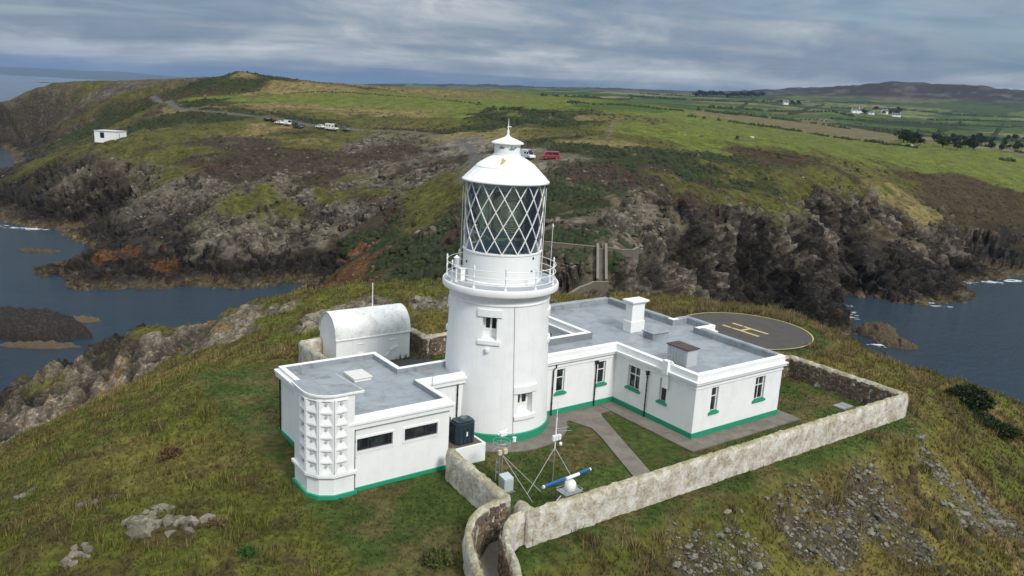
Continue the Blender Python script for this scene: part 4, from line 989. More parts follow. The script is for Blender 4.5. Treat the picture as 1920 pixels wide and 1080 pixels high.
# ------------------------------------------------------------------ keepers' house (flat roofed, right of the tower)
def rectilinear_house(th, P, zwall, zcor, zpar, deckz, holes, par_w=0.26, wallmat='white', hide_edges=()):
    """walls with openings, green plinth, cornice, parapet and roof deck on a ccw outline; holes[i] belong to edge i"""
    mb = MB(); fr = {}
    for i in range(len(P)):
        p0, p1 = P[i], P[(i + 1) % len(P)]
        fr[i] = wall_face(mb, p0, p1, -0.1, zcor, holes.get(i, ()))
    th.part('wall', mb, M[wallmat])
    mb = MB(); mb.ring(offs(P, 0.045), offs(P, -0.05), -0.1, 0.345); mb2 = MB()
    th.part('plinth', mb, M['green'], 0.012)
    return fr
KH = Thing('keepers_house', 'long flat-roofed white house with green window sills and plinth beside tower', 'house', (8.2, -7.5, 0))
P = [(2.2, -0.97), (8.28, -0.97), (8.28, -7.5), (15.95, -7.5), (15.95, -0.85), (17.35, -0.85), (17.35, 1.6), (15.95, 1.6), (15.95, 8.25), (8.15, 8.25), (8.15, 1.75), (2.2, 1.75)]
holes = {0: [(3.68 - 2.2, 4.30 - 2.2, 1.36, 2.80), (6.90 - 2.2, 7.53 - 2.2, 1.36, 2.80)],
         1: [(2.17 - .97, 3.16 - .97, 1.40, 2.80), (4.80 - .97, 5.34 - .97, 1.40, 2.80)],
         2: [(9.62 - 8.28, 10.20 - 8.28, 1.36, 2.82), (13.50 - 8.28, 14.40 - 8.28, 1.36, 2.80)],
         9: [(2.6, 3.05, 2.2, 2.75)]}
fr = rectilinear_house(KH, P, 2.9, 3.70, 3.82, 3.40, holes)
for i, (k, hs) in enumerate(holes.items()):
    for (s0, s1, zb, zt) in hs:
        two = (s1 - s0) > 0.8
        if k == 9: window(KH, fr[k], s0, s1, zb, zt, .22, [], [], sill=None); continue
        window(KH, fr[k], s0, s1, zb, zt, .20, [.5] if two else [], [.62], sill=(.14, .13))
mb = MB(); mb.ring(offs(P, .05), offs(P, -.04), 2.93, 3.02); mb.ring(offs(P, .035), offs(P, -.04), 3.022, 3.20); mb.ring(offs(P, .17), offs(P, -.04), 3.202, 3.33); mb.ring(offs(P, .23), offs(P, -.04), 3.332, 3.42); KH.part('cornice', mb, M['white'], .014)
mb = MB(); mb.ring(offs(P, .075), offs(P, -.235), 3.422, 3.82); PAR = KH.part('parapet', mb, M['white'], .02)
mb = MB(); Q = offs(P, -.237); Q2 = offs(P, -.30); mb.ring(Q, Q2, 3.39, 3.80); KH.part('parapet_lining', mb, M['roof'], .015)
mb = MB(); mb.prism(offs(P, -.245), 3.33, 3.40); KH.part('roof_deck', mb, M['roof'])
# back parapets carry the roof coating on top
mb = MB()
for a0, a1, b0, b1 in ((15.70, 16.04, 1.85, 8.33), (8.4, 16.04, 8.0, 8.34), (15.70, 16.04, -7.2, -1.05), (16.3, 17.43, 1.35, 1.68), (17.1, 17.44, -0.6, 1.35)): mb.box(a0, a1, b0, b1, 3.822, 3.842)
KH.part('coping', mb, M['roof'], .008)
# drainpipes with hopper heads
def drain(th, pts, hop, name='drainpipe', r=.038):
    mb = MB(); mb.tube(pts, r, 8)
    dp = th.part(name, mb, M['black'])
    if hop:
        x, y, z = pts[0]; mb = MB(); mb.prism([(x - .09, y - .07), (x + .09, y - .07), (x + .09, y + .07), (x - .09, y + .07)], z - .14, z + .05); mb.box(x - .12, x + .12, y - .1, y + .1, z + .05, z + .1); th.part('hopper_head', mb, M['black'], .02, parent=dp)
    for z in (0.8, 1.7, 2.5):
        x, y = pts[-1][0], pts[-1][1]; mb = MB(); mb.tube([(x, y, z - .03), (x, y, z + .03)], r + .014, 8); th.part('collar', mb, M['black'], parent=dp)
    return dp
drain(KH, [(3.55, -1.06, 3.3), (3.55, -1.06, 2.98), (3.36, -1.06, 2.88), (3.36, -1.06, .02)], False)
drain(KH, [(6.69, -1.06, 2.84), (6.69, -1.06, .02)], True)
drain(KH, [(8.19, -3.85, 2.80), (8.19, -3.85, .02)], True)
# white boxed flue against the wall and two wall lamps
mb = MB(); mb.box(8.08, 8.275, -5.52, -5.10, 2.35, 3.20); mb.box(7.98, 8.275, -5.52, -5.10, 3.20, 4.02); KH.part('flue_box', mb, M['white'], .012)
mb = MB(); mb.tube([(8.25, -5.75, 3.86), (8.25, -5.6, 3.98), (8.15, -5.35, 4.03)], .045, 8); KH.part('vent_pipe', mb, M['whitemetal'])
mb = MB()
for q in ((8.5, -4.9), (8.9, -4.9)): mb.tube([(q[0], q[1], 3.40), (q[0], q[1], 4.15)], .012, 5)
mb.tube([(8.5, -4.9, 4.15), (8.9, -4.9, 4.15)], .012, 5); KH.part('roof_rail', mb, M['galv'])
# chimney
mb = MB(); mb.box(11.6, 12.85, 1.25, 2.0, 3.402, 4.15); mb.box(11.66, 12.79, 1.31, 1.94, 4.15, 5.28); ch = KH.part('chimney', mb, M['white'], .02)
def frust(mb, a0, a1, b0, b1, z0, z1, e):
    v = [(a0, b0, z0), (a1, b0, z0), (a1, b1, z0), (a0, b1, z0), (a0 - e, b0 - e, z1), (a1 + e, b0 - e, z1), (a1 + e, b1 + e, z1), (a0 - e, b1 + e, z1)]
    mb.add(v, [(0, 3, 2, 1), (4, 5, 6, 7), (0, 1, 5, 4), (1, 2, 6, 5), (2, 3, 7, 6), (3, 0, 4, 7)])
mb = MB(); frust(mb, 11.66, 12.79, 1.31, 1.94, 5.28, 5.45, .16); mb.box(11.47, 12.98, 1.12, 2.13, 5.45, 5.56); frust(mb, 11.47, 12.98, 1.12, 2.13, 5.56, 5.66, -.3); KH.part('chimney_cap', mb, M['white'], .012, parent=ch)
# low grey roof box and tall hatch box with slate lid
mb = MB(); mb.box(11.78, 13.2, -.62, .28, 3.402, 3.82); hb = KH.part('roof_box', mb, M['roof'], .01)
mb = MB(); mb.box(11.68, 13.3, -.72, .38, 3.82, 3.87); KH.part('box_lid', mb, M['roof'], .01, parent=hb)
M['lightgrey'] = paint('pale_grey_boarding', (0.46, 0.48, 0.50), .6, .3, (.3, .3, .28), .004)
mb = MB(); mb.box(9.58, 10.45, -5.5, -3.95, 3.402, 4.42); hs_ = KH.part('hatch_box', mb, M['lightgrey'], .01)
M['slate'] = paint('brown_slate', (0.07, 0.052, 0.045), .7, .7, (.16, .12, .09), .01, streak=False)
for k in range(4):
    mb = MB(); b0 = -5.58 + k * .43; mb.box(9.50, 10.53, b0 + .004, b0 + .425, 4.422, 4.475 + .006 * (k % 2)); KH.part('lid_board', mb, M['slate'], .006, parent=hs_)
for k in range(6):
    mb = MB(); b0 = -5.44 + k * .255; mb.box(9.562, 9.578, b0, b0 + .22, 3.45, 4.38); KH.part('board', mb, M['lightgrey'], parent=hs_)

# ------------------------------------------------------------------ fog signal house (left)
FH = Thing('fog_signal_house', 'square flat-roofed white building with ribbon windows and a curved bay of sound horns', 'building', (-10.9, -3.9, 0))
P2 = [(-10.95, -3.85), (-5.40, -3.85), (-5.40, -0.92), (-2.2, -0.92), (-2.2, 1.40), (-5.40, 1.40), (-5.40, 4.35), (-10.95, 4.35)]
holes = {0: [(-10.32 + 10.95, -8.50 + 10.95, 1.94, 2.56), (-7.87 + 10.95, -6.07 + 10.95, 1.94, 2.56)], 7: [(2.75, 3.3, 2.10, 2.98)]}
mb = MB(); fr = {}
for i in range(len(P2)): fr[i] = wall_face(mb, P2[i], P2[(i + 1) % len(P2)], -.4, 3.45, holes.get(i, ()), .16)
FH.part('wall', mb, M['white'])
M['darkframe'] = flat('dark_window_frame', (0.03, 0.03, 0.035), .5)
for k, hs in holes.items():
    for (s0, s1, zb, zt) in hs:
        window(FH, fr[k], s0, s1, zb, zt, .14, [1 / 3, 2 / 3] if k == 0 else [], [], .035, 'darkframe', bar=.05)
        # projecting white surround
        sur = MB(); PP = fr[k]; e = .09
        for (sa, sb, za, zc) in ((s0 - e, s1 + e, zt, zt + e), (s0 - e, s1 + e, zb - e, zb), (s0 - e, s0, zb, zt), (s1, s1 + e, zb, zt)):
            v = [PP(sa, za, .02), PP(sb, za, .02), PP(sb, zc, .02), PP(sa, zc, .02), PP(sa, za, -.035), PP(sb, za, -.035), PP(sb, zc, -.035), PP(sa, zc, -.035)]
            sur.add(v, [(4, 5, 6, 7), (0, 1, 5, 4), (1, 2, 6, 5), (2, 3, 7, 6), (3, 0, 4, 7)])
        FH.part('window_surround', sur, M['white'])
mb = MB(); mb.ring(offs(P2, .06), offs(P2, -.05), -.4, .17); FH.part('plinth', mb, M['green'], .012)
mb = MB(); mb.ring(offs(P2, .15), offs(P2, -.05), 3.10, 3.32); mb.ring(offs(P2, .21), offs(P2, -.05), 3.322, 3.46); FH.part('cornice', mb, M['white'], .015)
mb = MB(); mb.ring(offs(P2, .03), offs(P2, -.22), 3.462, 3.65); FH.part('parapet', mb, M['white'], .02)
mb = MB(); mb.ring(offs(P2, -.222), offs(P2, -.27), 3.34, 3.63); FH.part('parapet_lining', mb, M['roof'], .01)
mb = MB(); mb.prism(offs(P2, -.23), 3.28, 3.36); FH.part('roof_deck', mb, M['roof'])
mb = MB(); mb.box(-8.2, -7.24, .98, 2.2, 3.362, 3.50); hch = FH.part('skylight', mb, M['white'], .012)
mb = MB(); mb.box(-8.25, -7.19, .93, 2.25, 3.502, 3.57); FH.part('skylight_lid', mb, paint('dull_white_lid', (.62, .62, .58), .6, .5), .01, parent=hch)
mb = MB(); mb.tube([(-10.1, 3.4, 3.36), (-10.1, 3.4, 3.75)], .05, 8); mb.tube([(-10.1, 3.4, 3.75), (-10.1, 3.55, 3.82)], .05, 8); FH.part('roof_vent', mb, M['galv'])
mb = MB(); mb.tube([(-5.1, -1.6, 3.3), (-5.1, -1.6, 3.95), (-5.0, -1.6, 4.05), (-4.75, -1.55, 4.08)], .022, 7); FH.part('gooseneck_pipe', mb, M['galv'])
drain(FH, [(-10.46, -3.93, 3.10), (-10.46, -3.93, -.05)], False)
drain(FH, [(-11.0, 4.12, 3.15), (-11.0, 4.12, .02)], False)
drain(FH, [(-3.15, -1.0, 3.15), (-3.15, -1.0, .9)], False)
drain(FH, [(-5.34, -3.75, 1.2), (-5.34, -3.75, .05)], False)
# horn bay
BW = .66
bay = [(-10.50, -4.02), (-10.50, -1.6), (-12.40, -1.6), (-12.40, -2.46), (-12.40, -3.12), (-12.07, -3.69), (-11.50, -4.02), (-10.84, -4.02)]
mb = MB(); mb.prism(bay, -.4, 4.86); BAY = FH.part('horn_bay', mb, M['white'], .012)
mb = MB(); mb.prism(offs(bay, .10), -.4, .16); FH.part('bay_plinth', mb, M['green'], .012)
slab = [(-10.08, -4.10), (-10.30, -1.50), (-12.50, -1.50), (-12.52, -2.6), (-12.50, -3.05), (-12.40, -3.40), (-12.18, -3.72), (-11.90, -3.95), (-11.5, -4.10)]
mb = MB(); mb.prism(slab, 4.862, 4.97); FH.part('bay_slab', mb, M['white'], .012)
mb = MB(); mb.prism(offs(slab, -.05), 4.972, 4.985); FH.part('bay_roof', mb, M['roof'])
# one horn cell: ribs round a funnel that narrows to a round throat near its top
def cell_mesh():
    mb = MB(); w2, hgt, d = BW / 2, .585, .10; rb = .045
    def q(s, z, dd): return (s, -dd, z)                     # facing -y, dd outward
    o = [(-w2, 0), (w2, 0), (w2, hgt), (-w2, hgt)]; i1 = [(-w2 + rb, rb), (w2 - rb, rb), (w2 - rb, hgt - rb * .6), (-w2 + rb, hgt - rb * .6)]; i2 = [(-.10, hgt - .24), (.10, hgt - .24), (.10, hgt - .09), (-.10, hgt - .09)]
    vs = [q(*p, .004) for p in o] + [q(*p, d) for p in o] + [q(*p, d) for p in i1] + [q(*p, .015) for p in i2]; fs = []
    for k in range(4):
        k2 = (k + 1) % 4
        fs += [(k, k2, 4 + k2, 4 + k), (4 + k, 4 + k2, 8 + k2, 8 + k), (8 + k, 8 + k2, 12 + k2, 12 + k)]
    fs.append((12, 13, 14, 15)); mb.add(vs, fs)
    return mb
cm = cell_mesh(); tm = MB(); tm.tube([(0, -.015, .585 - .165), (0, -.095, .585 - .165)], .062, 14)
throat = MB(); throat.tube([(0, -.141, .585 - .165), (0, -.145, .585 - .165)], .045, 12)
cell_me = cm.build('horn_cell', M['white']).data; thr_me = tm.build('horn_throat', M['lightgrey']).data
for o in [q for q in bpy.data.objects if q.data in (cell_me, thr_me)]: bpy.data.objects.remove(o)
fac = [((-10.84, -4.02), (-11.50, -4.02)), ((-11.50, -4.02), (-12.07, -3.69)), ((-12.07, -3.69), (-12.40, -3.12)), ((-12.40, -3.12), (-12.40, -2.46))]
for (p0, p1) in fac:
    mx, my = (p0[0] + p1[0]) / 2, (p0[1] + p1[1]) / 2; ang_ = math.atan2(p0[1] - p1[1], p0[0] - p1[0])
    for r in range(6):
        z = 1.17 + r * .59
        o = bpy.data.objects.new('horn_cell', cell_me); C.objects.link(o); o.parent = FH.e; o.location = (mx - FH.org[0], my - FH.org[1], z); o.rotation_euler = (0, 0, ang_)
        t_ = bpy.data.objects.new('horn_throat', thr_me); C.objects.link(t_); t_.parent = o
mb = MB(); lp_ = [p for p in offs(bay, .12)]; mb.ring([lp_[i] for i in range(8)], bay, 1.02, 1.165); FH.part('bay_ledge', mb, M['white'], .01)

# ------------------------------------------------------------------ fuel tanks on their plinth
TP = Thing('tank_plinth', 'low white concrete plinth with brown floor beside the ribbon-window building', 'plinth', (-5.2, -3.9, 0))
mb = MB(); mb.box(-5.33, -3.25, -4.0, -2.55, -.2, .86); TP.part('base', mb, M['white'], .015)
mb = MB(); mb.box(-5.23, -3.37, -3.88, -2.67, .862, .885); TP.part('floor', mb, paint('brown_floor', (.13, .10, .085), .85, .6, (.07, .06, .05), .006, streak=False))
mb = MB(); mb.box(-5.33, -3.25, -4.0, -3.88, .862, .93); mb.box(-3.37, -3.25, -3.88, -2.55, .862, .93); TP.part('kerb', mb, M['white'], .01)
M['tank'] = flat('blue_grey_plastic', (0.022, 0.038, 0.052), .4)
def tank(a, b, label, sx=.58, sy=.42, hgt=1.12):
    t = Thing('fuel_tank', label, 'tank', (a, b, .886)); z0 = .886
    mb = MB(); ch_ = .16
    pl = [(a - sx + ch_, b - sy), (a + sx - ch_, b - sy), (a + sx, b - sy + ch_), (a + sx, b + sy - ch_), (a + sx - ch_, b + sy), (a - sx + ch_, b + sy), (a - sx, b + sy - ch_), (a - sx, b - sy + ch_)]
    mb.prism(pl, z0, z0 + hgt); t.part('body', mb, M['tank'], .03)
    mb = MB(); mb.prism(offs(pl, -.06), z0 + hgt, z0 + hgt + .10); t.part('shoulder', mb, M['tank'], .03)
    mb = MB(); mb.lathe([(.19, z0 + hgt + .10), (.19, z0 + hgt + .2), (.17, z0 + hgt + .22), (0, z0 + hgt + .23)], c=(a, b), n=18); t.part('lid', mb, flat('grey_lid', (.11, .14, .16), .5))
    for k in range(4):
        mb = MB(); q = a - sx * .62 + k * sx * .41; mb.box(q - .05, q + .05, b - sy - .05, b - sy + .02, z0 + .06, z0 + hgt * .78); t.part('rib', mb, M['tank'], .02)
    mb = MB(); mb.box(a - .04, a + .04, b - sy - .06, b - sy - .052, z0 + .45, z0 + .68); t.part('label_plate', mb, M['whitemetal'])
    return t
tank(-4.18, -3.18, 'dark blue-grey plastic fuel tank with round lid, at the open side of its plinth')
tank(-4.88, -2.35, 'dark blue-grey plastic fuel tank half hidden against the white building', .42, .34)

# ------------------------------------------------------------------ vaulted store
BS = Thing('vaulted_store', 'white concrete store with rounded barrel roof behind the flat-roofed building', 'building', (-4.3, 12.3, 0))
sp, hw, rise, cb_ = 1.90, 1.36, 1.62, 13.66
arch = [(cb_ - hw, -.2), (cb_ - hw, sp)] + [(cb_ - hw * math.cos(math.pi * k / 20), sp + rise * math.sin(math.pi * k / 20) ** .92) for k in range(1, 20)] + [(cb_ + hw, sp), (cb_ + hw, -.2)]
mb = MB(); n = len(arch)
a0, a1 = -4.25, 1.22
wl = [(cb_ - hw, -.2), (cb_ - hw, sp), (cb_ + hw, sp), (cb_ + hw, -.2)]
mb.box(a0, a1, cb_ - hw, cb_ + hw, -.2, sp)
for aa in (a0, a1):
    v = [(aa, b_, z_) for b_, z_ in arch[1:-1]]; mb.add(v, [tuple(range(len(v)))] if aa == a1 else [tuple(range(len(v) - 1, -1, -1))])
BS.part('wall', mb, M['white'])
mb = MB(); m_ = n - 2; pr = arch[1:-1]
def vault_paint():
    m, N, b = material('weathered_white_vault'); p = pos(N)
    n1 = N.noise(p, 1.1, 7, .7, .6); n2 = N.noise(p, 6, 6, .7)
    c = N.mix(N.math('MULTIPLY', N.ramp(n1, [(.42, 0), (.66, 1)]), N.ramp(n2, [(.35, .3), (.6, 1)])), (.76, .77, .76), (.40, .40, .38))
    o_ = N.n('ShaderNodeMapping', {'Vector': p, 'Location': (12.3, -52.2, -3.3), 'Scale': (.8, .8, 1.0)})
    d = N.n('ShaderNodeVectorMath', {0: o_.outputs[0]}, operation='LENGTH').outputs['Value']
    rust = N.math('MULTIPLY', N.ramp(N.math('ADD', d, N.math('MULTIPLY', n2, 1.2)), [(.55, 1.0), (1.6, 0.0)]), N.ramp(n2, [(.42, 0), (.56, 1)]))
    c = N.mix(rust, c, (.40, .22, .07)); N.set(b.inputs['Base Color'], c); b.inputs['Roughness'].default_value = .75; bump(N, b, n2, .5, .02)
    return m
M['vault'] = vault_paint()
for (aa0, aa1) in ((a0 - .06, a1 + .04),):
    v = [(aa, cb_ + (b_ - cb_) * 1.025, z_ + .03) for aa in (aa0, aa1) for b_, z_ in pr] + [(aa, b_, z_ - .05) for aa in (aa0, aa1) for b_, z_ in pr]
    f = [(i + 1, i, m_ + i, m_ + i + 1) for i in range(m_ - 1)]
    f += [(i, i + 1, 2 * m_ + i + 1, 2 * m_ + i) for i in range(m_ - 1)] + [(m_ + i + 1, m_ + i, 3 * m_ + i, 3 * m_ + i + 1) for i in range(m_ - 1)]
    mb.add(v, f, True)
BS.part('vault_roof', mb, M['vault'])
mb = MB(); mb.box(a0 - .05, a1 + .04, cb_ - hw - .07, cb_ - hw + .02, sp - .05, sp + .04); BS.part('ledge', mb, M['white'], .01)
for q in (-2.75, -.35):
    mb = MB(); mb.box(q, q + .5, cb_ - hw - .035, cb_ - hw - .002, 1.45, 1.50); mb.box(q + .02, q + .54, cb_ - hw - .06, cb_ - hw - .002, .78, .86); BS.part('wall_vent', mb, M['white'])
mb = MB(); mb.tube([(-.65, cb_ - hw - .06, .35), (-.05, cb_ - hw - .06, .95), (.3, cb_ - hw - .06, .98)], .03, 7); BS.part('handrail', mb, M['whitemetal'])
for q in (-3.1, -1.2, .75):
    mb = MB(); mb.box(q, q + .03, cb_ - hw - .02, cb_ - hw - .001, 0, sp - .06); BS.part('joint', mb, M['white'])
mb = MB(); mb.tube([(-.9, cb_ + .2, sp + rise - .05), (-.9, cb_ + .2, sp + rise + 1.7)], .03, 7); BS.part('aerial_mast', mb, M['whitemetal'])

# ------------------------------------------------------------------ boundary walls
def limewash(name, lich=1.0):
    m, N, b = material(name); p = pos(N)
    nz = N.n('ShaderNodeNewGeometry').outputs['Normal']; up = N.n('ShaderNodeSeparateXYZ', {0: nz}).outputs[2]
    n1 = N.noise(p, 1.6, 7, .7, .4); n2 = N.noise(p, 7, 6, .72); n3 = N.noise(p, .55, 4, .6)
    c = N.mix(N.math('MULTIPLY', N.ramp(n1, [(.36, 0), (.58, 1)]), N.ramp(n2, [(.32, .35), (.6, 1)])), (.66, .64, .58), (.30, .25, .175))
    c = N.mix(N.math('MULTIPLY', N.ramp(N.noise(p, 2.6, 6, .7), [(.56, 0), (.70, .8)]), lich), c, (.24, .13, .055))
    c = N.mix(N.ramp(N.noise(p, 4.1, 6, .75), [(.62, 0), (.72, .8)]), c, (.68, .67, .63))
    top = N.math('MULTIPLY', N.ramp(up, [(.35, 0), (.8, 1)]), N.ramp(N.math('ADD', N.math('MULTIPLY', n1, .6), N.math('MULTIPLY', n2, .4)), [(.36, .05), (.56, .95)]))
    c = N.mix(top, c, N.mix(n3, (.17, .175, .075), (.30, .27, .16)))
    N.set(b.inputs['Base Color'], c); b.inputs['Roughness'].default_value = .92; b.inputs['Specular IOR Level'].default_value = .15
    vor = N.n('ShaderNodeTexVoronoi', {'Vector': N.n('ShaderNodeMapping', {'Vector': p, 'Scale': (3.2, 3.2, 5.5)}).outputs[0], 'Scale': 1.0}, feature='DISTANCE_TO_EDGE')
    bump(N, b, N.math('ADD', N.math('MULTIPLY', N.ramp(vor.outputs[0], [(0, 0), (.25, 1)]), .22), N.math('ADD', N.math('MULTIPLY', n2, .8), n1)), .6, .05)
    return m
M['limewash'] = limewash('flaking_limewash')
M['stone'] = None
def stone_mat():
    m, N, b = material('wall_stone'); p = pos(N)
    n = N.noise(p, 3.2, 5, .7); n2 = N.noise(p, 14, 5, .7)
    rnd = N.n('ShaderNodeNewGeometry').outputs['Random Per Island']
    c = N.ramp(rnd, [(0, (.07, .055, .045)), (.3, (.14, .10, .075)), (.55, (.10, .085, .075)), (.75, (.20, .12, .06)), (1, (.24, .21, .17))])
    c = N.mix(N.ramp(n, [(.5, 0), (.68, .7)]), c, (.22, .13, .045)); c = N.mix(N.ramp(n2, [(.55, 0), (.7, .5)]), c, (.33, .31, .26))
    N.set(b.inputs['Base Color'], c); b.inputs['Roughness'].default_value = .95; bump(N, b, n2, .6, .03)
    return m
M['stone'] = stone_mat()
M['mortar'] = flat('dark_mortar', (.055, .048, .04), .95)

def smooth_path(P, step=0.35):
    out = []
    for p, q in zip(P[:-1], P[1:]):
        L = math.dist(p, q); n = max(1, int(L / step))
        out += [tuple(p[i] + (q[i] - p[i]) * k / n for i in range(len(p))) for k in range(n)]
    return out + [tuple(P[-1])]
def stone_wall(name, label, P, wdt, base, cat='wall', faces=(), seed=1, tops=None):
    """rubble wall along a yard polyline P [(a,b,ztop)]: rounded coping, wavering faces; faces = sides (+1 left, -1 right) with bare stonework"""
    t = Thing(name, label, cat, (P[0][0], P[0][1], 0)); pts = smooth_path(P, .24); n = len(pts)
    rs_ = np.random.default_rng(seed); vs = []; fs = []
    nrm = []
    for i in range(n):
        p0, p1 = pts[max(0, i - 1)], pts[min(n - 1, i + 1)]; dx, dy = p1[0] - p0[0], p1[1] - p0[1]; L = math.hypot(dx, dy) or 1; nrm.append((-dy / L, dx / L, dx / L, dy / L))
    prof = [(-.5, 0.0), (-.5, .25), (-.5, .5), (-.5, .75), (-.5, .90), (-.40, .975), (-.2, 1.0), (0, 1.01), (.2, 1.0), (.40, .975), (.5, .90), (.5, .75), (.5, .5), (.5, .25), (.5, 0.0)]
    m = len(prof)
    for i, p in enumerate(pts):
        zb = base(p[0], p[1]) if callable(base) else base
        for j, (s_, f_) in enumerate(prof):
            edge = 0.03 if 0 < j < m - 1 else 0
            jx = rs_.normal(0, .03) if edge else 0; jz = rs_.normal(0, .018) if edge and j not in (1, m - 2) else 0
            w2 = wdt * (1 + .12 * (1 - f_)); o = s_ * w2 + jx
            vs.append((p[0] + nrm[i][0] * o, p[1] + nrm[i][1] * o, zb + (p[2] - zb) * f_ + jz))
    for i in range(n - 1):
        for j in range(m - 1): fs.append((i * m + j, i * m + m + j, i * m + m + j + 1, i * m + j + 1))
    fs += [tuple(range(m)), tuple(range(n * m - 1, (n - 1) * m - 1, -1))]
    mb = MB(); mb.add(vs, fs, False); body = t.part('rubble_core', mb, M['limewash'])
    body.data.polygons.foreach_set('use_smooth', [True] * (len(fs) - 2) + [False] * 2)
    for sd in faces:                                   # bare stone skin, courses of uneven stones
        mb = MB(); acc = 0.0
        for i in range(n - 1):
            p, q = pts[i], pts[i + 1]; zb = base(p[0], p[1]) if callable(base) else base
            z = zb + .02
            while z < p[2] - .26:
                hh_ = rs_.uniform(.09, .17); off_ = rs_.uniform(-.14, .02); ln = rs_.uniform(.2, .36)
                o = sd * (wdt * .56 + .015); pr_ = rs_.uniform(.0, .05); ux, uy = nrm[i][2], nrm[i][3]; nx_, ny_ = nrm[i][0] * sd, nrm[i][1] * sd
                cx, cy = p[0] + nrm[i][0] * o + ux * off_, p[1] + nrm[i][1] * o + uy * off_
                g = .015; v = []
                for dd, sc in ((-.05, 1.0), (pr_, .86)):
                    for (su, sz) in ((0, 0), (1, 0), (1, 1), (0, 1)):
                        su_, sz_ = .5 + (su - .5) * sc + rs_.uniform(-.06, .06) * (dd > 0), .5 + (sz - .5) * sc + rs_.uniform(-.1, .1) * (dd > 0)
                        v.append((cx + ux * (g + su_ * (ln - g)) + nx_ * dd, cy + uy * (g + su_ * (ln - g)) + ny_ * dd, z + g + sz_ * (hh_ - g)))
                f = [(4, 5, 6, 7), (0, 1, 5, 4), (1, 2, 6, 5), (2, 3, 7, 6), (3, 0, 4, 7)]
                if sd > 0: f = [tuple(reversed(q_)) for q_ in f]
                mb.add(v, f); z += hh_
        s_o = t.part('stonework', mb, M['stone']); s_o['kind'] = 'stuff'
    return t
gz = lambda a, b: -0.45
stone_wall('boundary_wall', 'long lichened whitewashed wall along the seaward side of the yard', [(-6.1, -11.55, 1.52), (23.2, -11.55, 1.5)], .42, lambda a, b: -1.2, seed=3)
stone_wall('boundary_wall', 'whitewashed wall closing the far end of the yard, bare stone inside', [(23.2, -11.3, 1.5), (23.2, -3.05, 1.5)], .42, gz, faces=(1,), seed=4)
stone_wall('boundary_wall', 'short bare stone wall joining the house corner to the end wall', [(23.0, -3.05, 1.5), (16.1, -3.05, 1.5)], .40, gz, faces=(1,), seed=5)
stone_wall('gate_wall', 'whitewashed wall with orange lichen between tank plinth and gateway', [(-5.85, -4.75, 1.5), (-5.95, -5.6, 1.5), (-6.25, -10.0, 1.5)], .45, gz, faces=(), seed=6)
stone_wall('gate_pier_wall', 'short thick whitewashed stub with orange lichen at the gateway', [(-6.05, -10.72, 1.55), (-6.05, -11.25, 1.56), (-6.05, -11.79, 1.55)], .52, gz, seed=7)
mb = MB()
stone_wall('curved_wall', 'outer curved whitewashed wall of the sunken entrance path, stone inside', [(-6.45, -10.05, 1.48), (-7.1, -10.05, 1.44), (-7.7, -10.2, 1.38), (-8.25, -10.5, 1.33), (-8.7, -10.9, 1.28), (-9.05, -11.4, 1.22), (-9.35, -12.0, 1.15), (-9.7, -12.9, 1.08), (-10.2, -14.2, .98), (-11.0, -16.5, .8)], .34, lambda a, b: -1.35, faces=(1,), seed=8)
stone_wall('curved_wall', 'inner curved whitewashed wall of the entrance path ending at the gate stub', [(-6.3, -11.32, 1.46), (-6.9, -11.42, 1.44), (-7.4, -11.7, 1.42), (-7.75, -12.1, 1.36), (-8.0, -12.6, 1.3), (-8.25, -13.2, 1.24), (-8.6, -14.0, 1.15), (-9.2, -15.2, 1.0), (-10.0, -17.0, .8)], .34, lambda a, b: -1.35, faces=(-1,), seed=9)
stone_wall('back_wall', 'whitewashed wall running past the gable of the vaulted store', [(-5.75, 9.6, 1.5), (-5.75, 14.6, 1.5), (-4.3, 14.75, 1.5)], .38, gz, faces=(), seed=10)
stone_wall('back_wall', 'low stone wall bending from the vaulted store round behind the tower', [(1.3, 14.6, 1.45), (2.45, 14.3, 1.45), (2.45, 12.2, 1.45), (8.3, 12.2, 1.45)], .36, gz, faces=(-1,), seed=11)

# ------------------------------------------------------------------ paving, helipad
def sheet(name, poly, z, mat, label=None, kind='structure', th=.06):
    mb = MB(); mb.prism(poly, z - th, z); o = mb.build(name, mat); o.location = LW(0, 0, 0); o.rotation_euler = (0, 0, YAW)
    tag(o, label, kind=kind); return o
disc = lambda c, r, n=64: [(c[0] + r * math.cos(2 * math.pi * k / n), c[1] + r * math.sin(2 * math.pi * k / n)) for k in range(n)]
sheet('tower_apron', disc((0, 0), 4.25), .030, M['concrete'], 'concrete apron round the foot of the tower')
sheet('house_apron', [(3.2, -2.15), (7.05, -2.15), (7.05, -8.75), (16.7, -8.75), (16.7, -3.3), (15.9, -3.3), (15.9, -7.4), (8.3, -7.4), (8.3, -.9), (3.2, -.9)], .036, M['concrete'], 'concrete apron along the house walls')
for k in range(9):
    mb = MB(); a_s = 7.1 + k * 1.06; mb.box(a_s + .008, a_s + 1.052, -8.72, -7.56, .02, .05 + .004 * ((k * 7) % 3)); o = mb.build('slab', M['concrete'], bpy.data.objects['house_apron'])
for k in range(5):
    mb = MB(); b_s = -7.5 + k * 1.28; mb.box(7.08, 8.22, b_s + .008, b_s + 1.272, .02, .05 + .004 * ((k * 5) % 3)); o = mb.build('slab', M['concrete'], bpy.data.objects['house_apron'])
sheet('garden_path', [(3.85, -2.05), (6.3, -2.14), (6.02, -2.6), (3.19, -9.48), (2.5, -11.2), (1.35, -11.2), (2.07, -9.41), (3.98, -4.73), (4.3, -3.6)], .042, M['concrete'], 'straight concrete path across the yard lawn')
